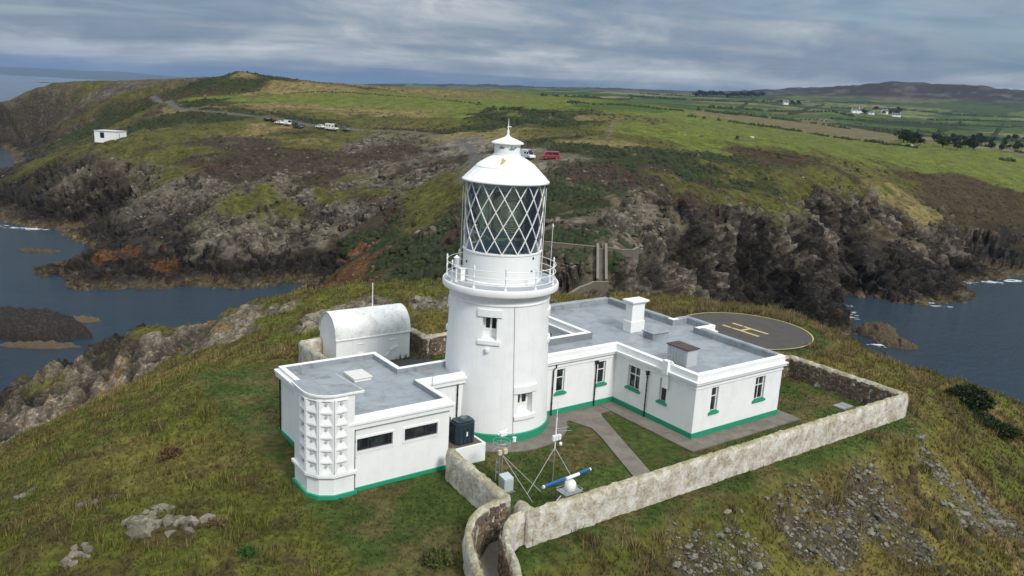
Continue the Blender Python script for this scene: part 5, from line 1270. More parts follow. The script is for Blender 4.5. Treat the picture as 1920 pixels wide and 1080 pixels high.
sheet('store_yard', [(-4.2, 4.4), (2.3, 4.4), (2.3, 12.2), (-4.2, 12.2)], .030, paint('dark_tarmac', (.065, .062, .06), .95, .5, (.1, .095, .085), .01, streak=False), 'dark tarmac yard before the vaulted store')
sheet('entrance_path', [(-5.3, -10.0), (-5.4, -11.3), (-7.2, -11.3), (-7.9, -12.5), (-9.0, -14.8), (-10.0, -17.2), (-10.8, -16.9), (-9.6, -13.4), (-8.7, -11.5), (-7.2, -10.3), (-6.2, -10.3)], -.32, M['concrete'], 'sunken earth-stained concrete entrance path between curved walls', th=.9)
M['pad'] = paint('helipad_tarmac', (.062, .058, .054), .95, .7, (.13, .11, .085), .012, .7, False)
M['yellow'] = paint('worn_yellow_paint', (.50, .39, .16), .85, .8, (.2, .17, .11), .002, 2, False)
HC = (29.95, 6.1)
sheet('helipad', disc(HC, 5.55, 96), .07, M['pad'], 'round tarmac helipad behind the house')
mb = MB(); mb.ring(disc(HC, 5.54, 96), disc(HC, 5.44, 96), .071, .076); o = mb.build('pad_edge_line', M['yellow']); o.location = LW(0, 0, 0); o.rotation_euler = (0, 0, YAW); tag(o, 'worn yellow ring painted round the helipad edge', 'marking')
HM = Thing('landing_mark', 'worn yellow letter H painted on the helipad', 'marking', (29.95, 6.0, .071))
for nm, q in (('stroke', (29.20, 29.48, 4.15, 6.9)), ('stroke', (29.20, 29.48, 7.05, 7.95)), ('stroke', (30.52, 30.80, 4.25, 6.75)), ('stroke', (30.52, 30.80, 6.9, 7.95)), ('crossbar', (29.48, 30.52, 5.9, 6.18))):
    mb = MB(); mb.box(q[0], q[1], q[2], q[3], .0712, .0765); HM.part(nm, mb, M['yellow'])
MH = Thing('inspection_cover', 'grey steel twin inspection cover in the grass by the end wall', 'cover', (21.1, -8.75, 0))
mb = MB(); mb.box(20.55, 21.75, -9.2, -8.3, -.1, .05); MH.part('frame', mb, M['concrete'], .01)
for k in range(2): mb = MB(); mb.box(20.62 + k * .57, 21.12 + k * .57, -9.12, -8.38, .051, .075); MH.part('lid', mb, M['galv'], .006)
# ------------------------------------------------------------------ yard equipment
WM = Thing('weather_mast', 'slim steel lattice mast with white instruments by the gate wall', 'mast', (-4.0, -6.4, 0))
for (x_, y_) in ((-4.12, -6.2), (-3.92, -6.2), (-4.02, -6.55)):
    mb = MB(); mb.tube([(x_, y_, 0), (x_, y_, 2.0)], .022, 6); WM.part('leg', mb, M['galv'])
for z in (.45, .95, 1.4):
    mb = MB(); mb.tube([(-4.12, -6.2, z), (-3.92, -6.2, z), (-4.02, -6.55, z), (-4.12, -6.2, z)], .012, 5); WM.part('brace', mb, M['galv'])
mb = MB(); mb.tube([(-4.6, -6.5, 1.82), (-3.4, -6.1, 1.82)], .018, 6); mb.tube([(-4.0, -6.35, 1.8), (-3.55, -6.75, 2.1)], .015, 6); mb.tube([(-4.0, -6.35, 1.8), (-4.0, -6.35, 2.45)], .02, 6); WM.part('cross_arm', mb, M['galv'])
M['cream'] = flat('cream_box', (.62, .55, .38), .5)
for q in (-4.2, -3.9): mb = MB(); mb.box(q, q + .2, -6.52, -6.38, 1.45, 1.68); WM.part('junction_box', mb, M['cream'], .01)
mb = MB(); mb.lathe([(.02, 2.1), (.09, 2.12), (.07, 2.28), (.10, 2.32), (.02, 2.36)], c=(-3.5, -6.72), n=12); WM.part('anemometer', mb, M['whitemetal'])
mb = MB(); mb.box(-4.2, -3.85, -6.6, -6.35, 2.44, 2.62); mb.tube([(-4.25, -6.4, 2.5), (-3.8, -6.55, 2.72)], .05, 8); WM.part('sensor_head', mb, M['whitemetal'], .01)
for z in (1.95, 2.12):
    mb = MB(); mb.tube([(-4.0 + .42 * math.cos(k * math.pi / 9), -6.4 + .42 * math.sin(k * math.pi / 9), z) for k in range(18)], .01, 4, True); WM.part('guard_ring', mb, M['galv'])
for q in ((-2.95, -8.3), (-3.9, -8.9)):
    mb = MB(); mb.tube([(-4.0, -6.45, 1.45), (q[0], q[1], .05)], .014, 5); WM.part('stay', mb, M['galv'])
TM = Thing('tripod_mast', 'thin aerial mast on three splayed steel legs standing on the lawn', 'mast', (-1.9, -7.85, 0))
c0 = (-1.9, -7.85)
for q in ((-3.6, -8.1), (-1.55, -9.75), (-1.9, -7.85)):
    mb = MB(); mb.tube([(c0[0], c0[1], 1.9), (q[0], q[1], .03)], .019, 6); TM.part('leg', mb, M['galv'])
mb = MB(); mb.tube([(c0[0], c0[1], 1.75), (c0[0], c0[1], 3.4)], .03, 7); mb.tube([(c0[0], c0[1], 3.4), (c0[0], c0[1], 4.25)], .015, 6); TM.part('pole', mb, M['whitemetal'])
for k in range(3): mb = MB(); a_q = c0[0] - .22 + k * .17; mb.box(a_q, a_q + .13, c0[1] - .12, c0[1] + .02, 2.3, 2.56); TM.part('instrument_box', mb, M['whitemetal'], .012)
mb = MB(); mb.tube([(c0[0], c0[1], 2.75), (c0[0] + .75, c0[1] - .25, 2.72)], .014, 5); mb.tube([(c0[0], c0[1], 2.85), (c0[0] + .7, c0[1] - .1, 2.86)], .012, 5); TM.part('arm', mb, M['galv'])
mb = MB(); mb.lathe([(0, 2.0), (.07, 2.02), (.08, 2.12), (.03, 2.17)], c=(c0[0] + .25, c0[1] - .1), n=10); TM.part('lamp', mb, M['whitemetal'])
RD = Thing('radar_scanner', 'white radar pedestal with long blue scanner bar on steel table by the wall', 'radar', (-2.9, -10.3, 0))
for q in ((-3.35, -10.55), (-2.5, -10.55), (-3.35, -10.0), (-2.5, -10.0)):
    mb = MB(); mb.tube([(q[0], q[1], 0), (q[0], q[1], .98)], .028, 6); RD.part('leg', mb, M['galv'])
mb = MB(); mb.box(-3.42, -2.43, -10.62, -9.93, .98, 1.03); RD.part('table', mb, M['galv'], .008)
mb = MB(); mb.tube([(-3.42, -10.62, 1.12), (-2.43, -10.62, 1.12), (-2.43, -9.93, 1.12), (-3.42, -9.93, 1.12)], .018, 6, True); RD.part('table_rail', mb, M['galv'])
mb = MB(); mb.lathe([(.2, 1.032), (.24, 1.08), (.27, 1.25), (.25, 1.42), (.17, 1.52), (.1, 1.56)], c=(-2.92, -10.3), n=22); RD.part('pedestal', mb, M['whitemetal'])
M['blue'] = flat('scanner_blue', (.012, .085, .30), .35)
mb = MB(); mb.tube([(-4.55, -10.44, 1.68), (-1.75, -10.2, 1.72)], .072, 12); RD.part('scanner_bar', mb, M['blue'])
for p, q in (((-4.62, -10.446, 1.679), (-4.552, -10.44, 1.68)), ((-1.748, -10.2, 1.72), (-1.68, -10.194, 1.721))): mb = MB(); mb.tube([p, q], .075, 12); RD.part('end_cap', mb, M['whitemetal'])
mb = MB(); mb.tube([(-3.3, -10.42, 1.74), (-2.5, -10.35, 1.75)], .075, 10); RD.part('bracket', mb, M['whitemetal'])
mb = MB(); mb.tube([(-3.42, -10.3, .9), (-4.6, -10.35, .05)], .02, 5); RD.part('stay', mb, M['galv'])
KS = Thing('instrument_kiosk', 'white plastic instrument kiosk standing behind the gate wall', 'kiosk', (-4.25, -7.25, 0))
mb = MB(); mb.prism([(-4.52, -7.5), (-3.98, -7.5), (-3.98, -7.0), (-4.52, -7.0)], 0, [.70, .70, .80, .80]); KS.part('case', mb, flat('pale_plastic', (.42, .47, .49), .5), .03)
mb = MB(); mb.box(-4.48, -4.02, -7.518, -7.502, .06, .64); KS.part('door', mb, flat('pale_plastic_door', (.45, .5, .52), .5), .006)
mb = MB(); mb.box(-4.6, -3.9, -7.58, -6.92, -.06, -.002); KS.part('footing', mb, M['concrete'], .01)
# steps in the entrance
for k in range(3):
    mb = MB(); q = -.32 + .16 * (k + 1); mb.box(-6.55 + .32 * k, -6.23 + .32 * k, -10.75, -10.35, -.4, q); solo('path_step', mb, M['concrete'], ['lowest concrete step at the gateway', 'middle concrete step at the gateway', 'top concrete step at the gateway'][k], 'step')

# ------------------------------------------------------------------ mainland: stair, path walls, hut
M['oldwall'] = paint('old_render', (.14, .12, .095), .95, .9, (.07, .06, .045), .03, 1.0)
def world_wall(name, label, pts, hgt, wdt, drop=.8, cat='wall'):
    e = Thing(name, label, cat, tuple(pts[0]), world=True, rot=0.0); o0 = pts[0]
    P3_ = smooth_path([tuple(p) for p in pts], 1.0); n = len(P3_)
    def strip(z0, z1, w_):
        mb = MB(); vs = []; fs = []
        for i, p in enumerate(P3_):
            a, b = P3_[max(0, i - 1)], P3_[min(n - 1, i + 1)]; dx, dy = b[0] - a[0], b[1] - a[1]; L = math.hypot(dx, dy); nx, ny = -dy / L * w_ / 2, dx / L * w_ / 2
            jz = .03 * math.sin(i * 2.1 + p[0])
            for s, z in ((-1, z0), (-1, z1), (1, z1), (1, z0)): vs.append((p[0] + nx * s - o0[0], p[1] + ny * s - o0[1], p[2] + z + (jz if z > 0 else 0) - o0[2]))
        for i in range(n - 1):
            for k in range(3): fs.append((i * 4 + k, i * 4 + 4 + k, i * 4 + 5 + k, i * 4 + 1 + k))
        fs += [(0, 1, 2, 3), (n * 4 - 1, n * 4 - 2, n * 4 - 3, n * 4 - 4)]
        return mb.add(vs, fs)
    e.part('masonry', strip(-drop, hgt - .12, wdt), M['oldwall']); e.part('coping', strip(hgt - .118, hgt, wdt + .12), paint('wall_coping_' + name, (.19, .17, .14), .9, .6, (.1, .09, .06), .02))
    return e
world_wall('path_wall', 'weathered wall along the cliff path left of the stair head', UPW, 1.25, .4)
world_wall('path_wall', 'weathered wall curving round the viewpoint right of the stair head', UPW2, 1.25, .4, 1.6)
world_wall('path_wall', 'lower weathered wall sloping away from the foot of the cliff stair', LOW, 1.15, .4, 1.2)
sx_ = np.array([STAIR[1][0] - STAIR[0][0], STAIR[1][1] - STAIR[0][1]]); sx_ = sx_ / np.linalg.norm(sx_); sn_ = np.array([-sx_[1], sx_[0]])
for sd, lb in ((1, 'left flank wall of the steep cliff stair'), (-1, 'right flank wall of the steep cliff stair')):
    world_wall('stair_wall', lb, [np.array([*(q[:2] + sn_ * .68 * sd), q[2]]) for q in STAIR], .95, .3, .9)
ST = Thing('cliff_stair', 'steep flight of concrete steps between two walls on the cliff', 'stair', tuple(STAIR[0]), world=True, rot=math.atan2(sx_[1], sx_[0]))
nst_ = 26; Ls = math.dist(STAIR[0][:2], STAIR[1][:2]); dz = STAIR[1][2] - STAIR[0][2]
for k in range(nst_):
    mb = MB(); mb.box(k * Ls / nst_, (k + 1.35) * Ls / nst_, -.53, .53, k * dz / nst_ - .5, (k + 1) * dz / nst_); ST.part('tread', mb, M['concrete'])
hx, hy, hz = hit_main(208, 260); hz = float(main_z(np.array([hx]), np.array([hy]))[0])
HT = Thing('clifftop_hut', 'small white flat-roofed hut with dark doorway on the clifftop grass', 'hut', (hx, hy, hz + .1), world=True, rot=R_(-7))
mb = MB(); wall_face(mb, (-5.0, -3), (4.2, -3), -1.5, 3.0, [(2.3, 4.2, .3, 2.5)], .3); wall_face(mb, (4.2, -3), (4.2, 4), -1.5, 3.0, [(2.2, 2.6, .4, 2.2)], .2); wall_face(mb, (4.2, 4), (-5.0, 4), -1.5, 3.0); wall_face(mb, (-5.0, 4), (-5.0, -3), -1.5, 3.0); HT.part('wall', mb, M['white'])
mb = MB(); mb.box(-5.25, 4.45, -3.25, 4.25, 3.0, 3.18); HT.part('roof', mb, paint('pale_roof', (.5, .51, .5), .7, .4), .02)
mb = MB(); mb.box(-2.7, -.8, -2.76, -2.72, .3, 2.5); HT.part('doorway', mb, M['black'])  # black panel stands in for the shade inside the open doorway
mb = MB(); mb.box(4.05, 4.09, -.8, -.4, .4, 2.2); HT.part('door', mb, M['darkframe'])

# ------------------------------------------------------------------ vehicles
M['tyre'] = flat('tyre_rubber', (.012, .012, .013), .8); M['carglass'] = flat('car_glass', (.012, .015, .018), .08); M['rim'] = flat('wheel_rim', (.35, .36, .37), .35, .7); M['lamp'] = flat('lamp_glass', (.7, .7, .65), .15)
def carpaint(name, col): m = flat(name, col, .28); m.node_tree.nodes['Principled BSDF'].inputs['Coat Weight'].default_value = .6; return m
def vehicle(px, py, label, paintm, L, Wd, prof, roof, head, glassbands, group, name='parked_car', cat='car', wheels=(.18, .80), wr=.32, dz=0.0):
    """prof: lower body side outline [(x, z)]; roof: cabin outline [(x, z)] sitting on it; all in metres, x forward"""
    x0, y0, _ = hit_main(px, py); z0 = float(main_z(np.array([x0]), np.array([y0]))[0]) + .05
    t = Thing(name, label, cat, (x0, y0, z0 + dz), group, rot=head, world=True)
    def hull(pr, w0, w1):
        mb = MB(); n = len(pr); zs_ = [p[1] for p in pr]; zmn, zmx = min(zs_), max(zs_); vs = []
        for s in (-1, 1):
            for (x_, z_) in pr: vs.append((x_, s * (w0 + (w1 - w0) * (z_ - zmn) / (zmx - zmn)) / 2, z_))
        fs = [(i, (i + 1) % n, n + (i + 1) % n, n + i) for i in range(n)] + [tuple(range(n - 1, -1, -1)), tuple(range(n, 2 * n))]
        return mb.add(vs, fs)
    t.part('body', hull(prof, Wd, Wd * .97), paintm, .05)
    t.part('cabin', hull(roof, Wd * .95, Wd * .80), paintm, .05)
    zr0, zr1 = min(p[1] for p in roof), max(p[1] for p in roof)
    for (xa, xb, za, zb_) in glassbands:                      # side windows
        for s in (-1, 1):
            mb = MB(); w_ = lambda z: (Wd * .95 + (Wd * .80 - Wd * .95) * (z - zr0) / (zr1 - zr0)) / 2 + .012
            v = [(xa, s * w_(za), za), (xb, s * w_(za), za), (xb, s * w_(zb_), zb_), (xa + (xb - xa) * .08, s * w_(zb_), zb_)]
            mb.add(v, [(0, 1, 2, 3) if s < 0 else (3, 2, 1, 0)]); t.part('side_window', mb, M['carglass'])
    fr_ = sorted(roof, key=lambda p: p[0]); zt = zr1
    top = [p for p in roof if p[1] > zr1 - .12]; xf, xr = max(p[0] for p in top), min(p[0] for p in top); bf, brr = max(p[0] for p in roof), min(p[0] for p in roof)
    for nm, xa, xb, sg in (('windscreen', bf, xf, 1), ('rear_window', brr, xr, -1)):
        mb = MB(); q0, q1 = zr0 + .08, zr1 - .1; f0, f1 = (q0 - zr0) / (zr1 - zr0), (q1 - zr0) / (zr1 - zr0); h0, h1 = Wd * .43, Wd * .36
        A = (xa + (xb - xa) * f0 + sg * .015); B_ = (xa + (xb - xa) * f1 + sg * .015)
        v = [(A, -h0, q0), (A, h0, q0), (B_, h1, q1), (B_, -h1, q1)]; mb.add(v, [(0, 1, 2, 3) if sg > 0 else (3, 2, 1, 0)]); t.part(nm, mb, M['carglass'])
    xs_ = [min(p[0] for p in prof), max(p[0] for p in prof)]
    for f in wheels:
        for s in (-1, 1):
            xw = xs_[0] + (xs_[1] - xs_[0]) * f; mb = MB(); mb.tube([(xw, s * (Wd / 2 - .16), wr), (xw, s * (Wd / 2 + .02), wr)], wr, 14); w_o = t.part('wheel', mb, M['tyre'])
            mb = MB(); mb.tube([(xw, s * (Wd / 2 + .021), wr), (xw, s * (Wd / 2 + .03), wr)], wr * .6, 10); t.part('rim', mb, M['rim'], parent=w_o)
    for s in (-1, 1): mb = MB(); mb.box(xs_[1] - .03, xs_[1] + .012, s * Wd * .36 - .16, s * Wd * .36 + .16, .62, .76); t.part('headlight', mb, M['lamp'])
    return t
CAR = [(-2.0, .25), (2.0, .25), (2.1, .45), (2.05, .72), (1.1, .92), (-1.95, .98), (-2.1, .7), (-2.1, .4)]
CABIN = [(-1.9, .95), (1.0, .9), (.35, 1.42), (-1.1, 1.47), (-1.6, 1.40)]
ESTATE = [(-2.0, .95), (1.0, .9), (.4, 1.45), (-1.7, 1.50), (-1.9, 1.40)]
VAN = [(-2.5, .3), (2.5, .3), (2.6, .55), (2.5, .95), (1.75, 1.15), (-2.55, 1.15), (-2.55, .5)]
VANTOP = [(-2.54, 1.1), (1.8, 1.1), (1.05, 2.05), (.8, 2.15), (-2.45, 2.2)]
CAMP = [(-2.8, .35), (2.7, .35), (2.85, .6), (2.75, 1.05), (2.1, 1.2), (-2.85, 1.2), (-2.85, .5)]
CAMPTOP = [(-2.84, 1.15), (2.15, 1.15), (1.6, 1.95), (2.0, 2.25), (1.9, 2.75), (-2.75, 2.8)]
BUSTOP = [(-2.84, 1.1), (2.4, 1.1), (2.0, 2.2), (1.7, 2.45), (-2.7, 2.5)]
rh = math.atan2(ROADS[0][7][1] - ROADS[0][5][1], ROADS[0][7][0] - ROADS[0][5][0])
sw = [(-1.5, -.55, 1.0, 1.36), (-.45, .45, 1.0, 1.36)]
G_ = 'vehicles parked along the clifftop road'
vehicle(500, 225, 'blue-grey hatchback parked at the far end of the roadside row', carpaint('bluegrey_paint', (.05, .07, .10)), 4.1, 1.75, CAR, CABIN, rh + 2.6, sw, G_)
vehicle(511, 227, 'maroon hatchback parked between blue-grey and white cars', carpaint('maroon_paint', (.10, .012, .014)), 4.1, 1.75, CAR, CABIN, rh + 2.8, sw, G_)
vehicle(523, 230, 'white car parked nose to the white panel van', carpaint('white_paint_a', (.78, .78, .78)), 4.1, 1.75, CAR, CABIN, rh + 3.1, sw, G_)
vehicle(537, 231, 'white panel van parked in the roadside row', carpaint('white_paint_b', (.80, .80, .79)), 5.1, 1.95, VAN, VANTOP, rh + 2.9, [(.75, 1.45, 1.3, 1.85)], G_, 'parked_van', 'van', wr=.34)
vehicle(552, 233, 'black car parked behind the white panel van', carpaint('black_paint_a', (.012, .013, .016)), 4.1, 1.75, CAR, CABIN, rh + 2.7, sw, G_)
vehicle(559, 237, 'dark car with pale rear window at the road edge', carpaint('black_paint_b', (.018, .018, .024)), 4.1, 1.75, CAR, ESTATE, rh + .2, sw, G_)
vehicle(600, 240, 'white saloon parked beside the cream campervan', carpaint('white_paint_c', (.8, .8, .8)), 4.2, 1.75, CAR, CABIN, rh + 3.05, sw, G_)
vehicle(622, 243, 'cream high-roofed campervan parked on the roadside', carpaint('cream_paint', (.70, .68, .58)), 5.6, 2.1, CAMP, CAMPTOP, rh + .1, [(-2.2, -1.5, 1.5, 2.1), (-.9, -.1, 1.5, 2.1), (.7, 1.5, 1.4, 1.95)], G_, 'campervan', 'camper van', wr=.36)
vehicle(647, 245, 'grey-green estate car at the near end of the roadside row', carpaint('greygreen_paint', (.09, .12, .11)), 4.3, 1.8, CAR, ESTATE, rh + .05, [(-1.75, -.9, 1.0, 1.38), (-.8, .5, 1.0, 1.38)], G_)
vehicle(989, 298, 'white high-roofed van with dark windscreen in the gravel car park', carpaint('white_paint_d', (.8, .81, .82)), 5.2, 2.0, VAN, [(-2.54, 1.1), (1.9, 1.1), (1.15, 2.1), (.85, 2.4), (-2.45, 2.5)], -.95, [(.7, 1.5, 1.3, 1.95), (-.6, .4, 1.4, 1.95)], None, 'parked_van', 'van', wr=.36)
vehicle(1032, 299, 'red minibus with black side windows in the gravel car park', carpaint('red_paint', (.28, .012, .012)), 5.0, 1.9, [(a * .86, b * .88) for a, b in CAMP], [(a * .86, b * .88) for a, b in BUSTOP], .12 + math.pi, [(-2.15, -.35, 1.15, 1.9), (-.25, 1.0, 1.15, 1.9), (1.1, 1.6, 1.15, 1.72)], None, 'minibus', 'minibus', wr=.34)

# ------------------------------------------------------------------ walker behind the viewpoint wall
def person(x0, y0, z0, label, coat, legs):
    me = bpy.data.meshes.new('person'); 
    V = [(0, 0, .95), (0, 0, 1.15), (0, 0, 1.40), (0, .01, 1.52), (0, .02, 1.66), (0, .02, 1.76), (.19, 0, 1.38), (.25, .02, 1.12), (.24, .1, .90), (-.19, 0, 1.38), (-.25, .02, 1.12), (-.22, .12, .92), (.09, 0, .90), (.10, .01, .50), (.10, 0, .09), (.10, .13, .05), (-.09, 0, .90), (-.10, .03, .50), (-.10, -.02, .09), (-.10, .11, .05)]
    E = [(0, 1), (1, 2), (2, 3), (3, 4), (4, 5), (2, 6), (6, 7), (7, 8), (2, 9), (9, 10), (10, 11), (0, 12), (12, 13), (13, 14), (14, 15), (0, 16), (16, 17), (17, 18), (18, 19)]
    Rr = [.15, .15, .16, .06, .10, .085, .075, .055, .04, .075, .055, .04, .095, .07, .05, .045, .095, .07, .05, .045]
    me.from_pydata(V, E, []); o = bpy.data.objects.new('person', me); C.objects.link(o)
    md = o.modifiers.new('skin', 'SKIN'); sv = me.skin_vertices[0].data
    for i, r in enumerate(Rr): sv[i].radius = (r, r * .8)
    sv[0].use_root = True; ss = o.modifiers.new('sub', 'SUBSURF'); ss.levels = 1; ss.render_levels = 1
    me.materials.append(coat); o.location = (x0, y0, z0); o.rotation_euler = (0, 0, 2.6)
    tag(o, label, 'person')
    mb = MB(); mb.lathe([(.0, 1.60), (.09, 1.62), (.112, 1.70), (.09, 1.79), (.0, 1.815)], c=(0, -.005), n=10); hr = mb.build('hair', legs, o)
    return o
pv = at_d(1188, 470, 136.3); pz = float(main_z(np.array([pv[0]]), np.array([pv[1]]))[0])
person(pv[0], pv[1], max(pz, UPW2[2][2] - .15), 'person in dark coat standing behind the viewpoint wall', flat('dark_coat', (.02, .018, .028), .8), flat('dark_hair', (.02, .015, .012), .7))

# ------------------------------------------------------------------ cattle, farms
def cow_mesh():
    mb = MB(); n = 8; rings = [(-1.05, 1.05, .12, .14), (-.95, 1.0, .30, .34), (-.4, .95, .36, .40), (.3, .98, .34, .42), (.75, 1.08, .28, .34), (1.05, 1.2, .16, .22), (1.35, 1.25, .13, .16), (1.62, 1.08, .09, .1)]
    vs = [(x_, ry * math.cos(2 * math.pi * k / n), z_ + rz * math.sin(2 * math.pi * k / n)) for x_, z_, ry, rz in rings for k in range(n)]
    fs = [(i * n + k, i * n + (k + 1) % n, i * n + n + (k + 1) % n, i * n + n + k) for i in range(len(rings) - 1) for k in range(n)] + [tuple(range(n - 1, -1, -1)), tuple(range(len(vs) - n, len(vs)))]
    mb.add(vs, fs, True)
    for x_, y_ in ((-.8, .2), (-.8, -.2), (.62, .2), (.62, -.2)): mb.tube([(x_, y_, .9), (x_ + (-.06 if x_ < 0 else .03), y_, .45), (x_, y_, 0)], .12, 6, r2=.06)
    return mb
cowm = {}
for nm, c_ in (('black', (.012, .011, .010)), ('pale', (.5, .47, .4)), ('brown', (.09, .04, .02))):
    o = cow_mesh().build('cow', flat(nm + '_hide', c_, .8)); cowm[nm] = o.data; bpy.data.objects.remove(o)
cows = [('black', 1300 + q[0] / 3.097, 140 + q[1] / 3.097) for q in ((350, 229), (402, 238), (445, 241), (478, 243), (500, 246), (565, 263), (580, 262), (625, 269), (672, 273), (700, 270), (718, 272), (742, 276), (770, 280), (845, 286), (945, 291), (962, 292), (972, 293), (1000, 297), (520, 240), (650, 271))] + [('pale', 1538, 228), ('pale', 1545, 230), ('pale', 1549, 226)]
for nm, a_, b__ in cows:
    hx, hy, hz = hit_main(a_, b__); o = bpy.data.objects.new('cow', cowm[nm]); C.objects.link(o); hz = float(main_z(np.array([hx]), np.array([hy]))[0])
    o.location = (hx, hy, hz - .02); o.rotation_euler = (0, 0, random.uniform(0, 6.3)); o.scale = (1.15,) * 3
    tag(o, 'black cow grazing with the herd in the pale hay field' if nm == 'black' else 'cream cow grazing with the herd in the pale hay field', 'cow', 'cattle in the pale hay field')
for nm, a_, b__, lb in (('black', 1382, 262, 'black cow grazing alone in the near green pasture'), ('pale', 1410, 262, 'cream cow standing near the black one in the near pasture'), ('black', 1610, 306, 'black cow low down on the near pasture edge'), ('pale', 1708, 277, 'pale animal lying in the near pasture by the track'), ('brown', 898, 196, 'red-brown cow at the hedge of the clifftop field')):
    hx, hy, hz = hit_main(a_, b__); o = bpy.data.objects.new('cow', cowm[nm]); C.objects.link(o); hz = float(main_z(np.array([hx]), np.array([hy]))[0])
    o.location = (hx, hy, hz - .02); o.rotation_euler = (0, 0, random.uniform(0, 6.3)); tag(o, lb, 'cow')
M['slateroof'] = paint('grey_slate_roof', (.10, .105, .115), .7, .5, (.06, .06, .06), .02, .3, False)
def farmhouse(px, py, L, Wd, hgt, rot, label, D=None, group=None):
    hx, hy, hz = hit_main(px, py); hz = float(main_z(np.array([hx]), np.array([hy]))[0]) + .5
    t = Thing('farmhouse', label, 'house', (hx, hy, hz), group, rot=rot, world=True); l2, w2 = L / 2, Wd / 2; rg = hgt + Wd * .42
    mb = MB(); mb.add([(-l2, -w2, -3), (l2, -w2, -3), (l2, w2, -3), (-l2, w2, -3), (-l2, -w2, hgt), (l2, -w2, hgt), (l2, w2, hgt), (-l2, w2, hgt), (-l2, 0, rg), (l2, 0, rg)], [(0, 1, 5, 4), (2, 3, 7, 6), (1, 2, 6, 9, 5), (3, 0, 4, 8, 7)]); t.part('wall', mb, M['white'])
    mb = MB(); e = .35
    for s in (-1, 1):
        v = [(-l2 - e, s * (w2 + e), hgt - e * .42), (l2 + e, s * (w2 + e), hgt - e * .42), (l2 + e, 0, rg + .12), (-l2 - e, 0, rg + .12)]; v2 = [(a, b, c - .2) for a, b, c in v]
        mb.add(v + v2, [(0, 1, 2, 3), (7, 6, 5, 4), (0, 4, 5, 1), (1, 5, 6, 2), (2, 6, 7, 3), (3, 7, 4, 0)])
    r_o = t.part('roof', mb, M['slateroof'])
    for x_ in (-l2 + .5, l2 - .5): mb = MB(); mb.box(x_ - .5, x_ + .5, -.4, .4, rg - .6, rg + 1.1); t.part('chimney', mb, M['white'], parent=r_o)
    for k in range(int(L / 3)):
        x_ = -l2 + 1.8 + k * 3.0; mb = MB(); mb.box(x_ - .55, x_ + .55, -w2 - .04, -w2 - .01, hgt - 2.0, hgt - .6); t.part('window', mb, M['carglass'])
    mb = MB(); mb.box(-.5, .5, -w2 - .05, -w2 - .012, 0, 2.1); t.part('door', mb, M['darkframe'])
for q in ((1603, 214, 14, 7, 5, .1, 'long white farmhouse at one end of the distant farmstead'), (1613, 212, 10, 7, 6.5, .5, 'tall white farmhouse in the distant farmstead'), (1633, 215, 11, 6, 4, -.1, 'low white cottage in the middle of the distant farmstead'), (1658, 213, 12, 8, 6, .3, 'white gabled house with trees round it in the distant farmstead'), (1680, 219, 16, 7, 4, -.15, 'long low white barn at the far end of the distant farmstead'), (1472, 200, 10, 7, 5, .2, 'lone white cottage among hedges below the hills')):
    farmhouse(*q)
# ------------------------------------------------------------------ vegetation and loose rock
def veg_material(name, trans=0.25):
    m, N, b = material(name)
    c = N.n('ShaderNodeAttribute', attribute_name='cover').outputs['Color']
    N.set(b.inputs['Base Color'], c); b.inputs['Roughness'].default_value = .8; b.inputs['Specular IOR Level'].default_value = .2
    return m
M['veg'] = veg_material('vegetation')
def rockmat(name, c0, c1, lich=(.36, .34, .28)):
    m, N, b = material(name); p = pos(N); n1 = N.noise(p, 3.0, 6, .7, .4); n2 = N.noise(p, 11, 6, .7)
    rnd = N.n('ShaderNodeObjectInfo').outputs['Random']; isl = N.n('ShaderNodeNewGeometry').outputs['Random Per Island']
    c = N.mix(N.math('FRACT', N.math('ADD', rnd, isl)), c0, c1); c = N.mix(N.ramp(n1, [(.5, 0), (.62, .7)]), c, lich); c = N.mix(N.ramp(n2, [(.55, 0), (.7, .6)]), c, (.05, .045, .04))
    N.set(b.inputs['Base Color'], c); b.inputs['Roughness'].default_value = .92; b.inputs['Specular IOR Level'].default_value = .15; bump(N, b, n2, .6, .03)
    return m
M['rock'] = rockmat('lichened_rock', (.075, .068, .055), (.19, .17, .13), (.28, .26, .20)); M['scree'] = rockmat('slaty_scree', (.06, .058, .053), (.19, .18, .15), (.27, .26, .18))
M['crag'] = rockmat('crag_rock', (.07, .06, .048), (.19, .17, .135), (.27, .25, .2)); M['searock'] = rockmat('wet_black_rock', (.02, .018, .017), (.045, .038, .032), (.07, .06, .045)); M['ledge'] = rockmat('tan_tidal_rock', (.045, .035, .024), (.10, .075, .046), (.12, .095, .06))

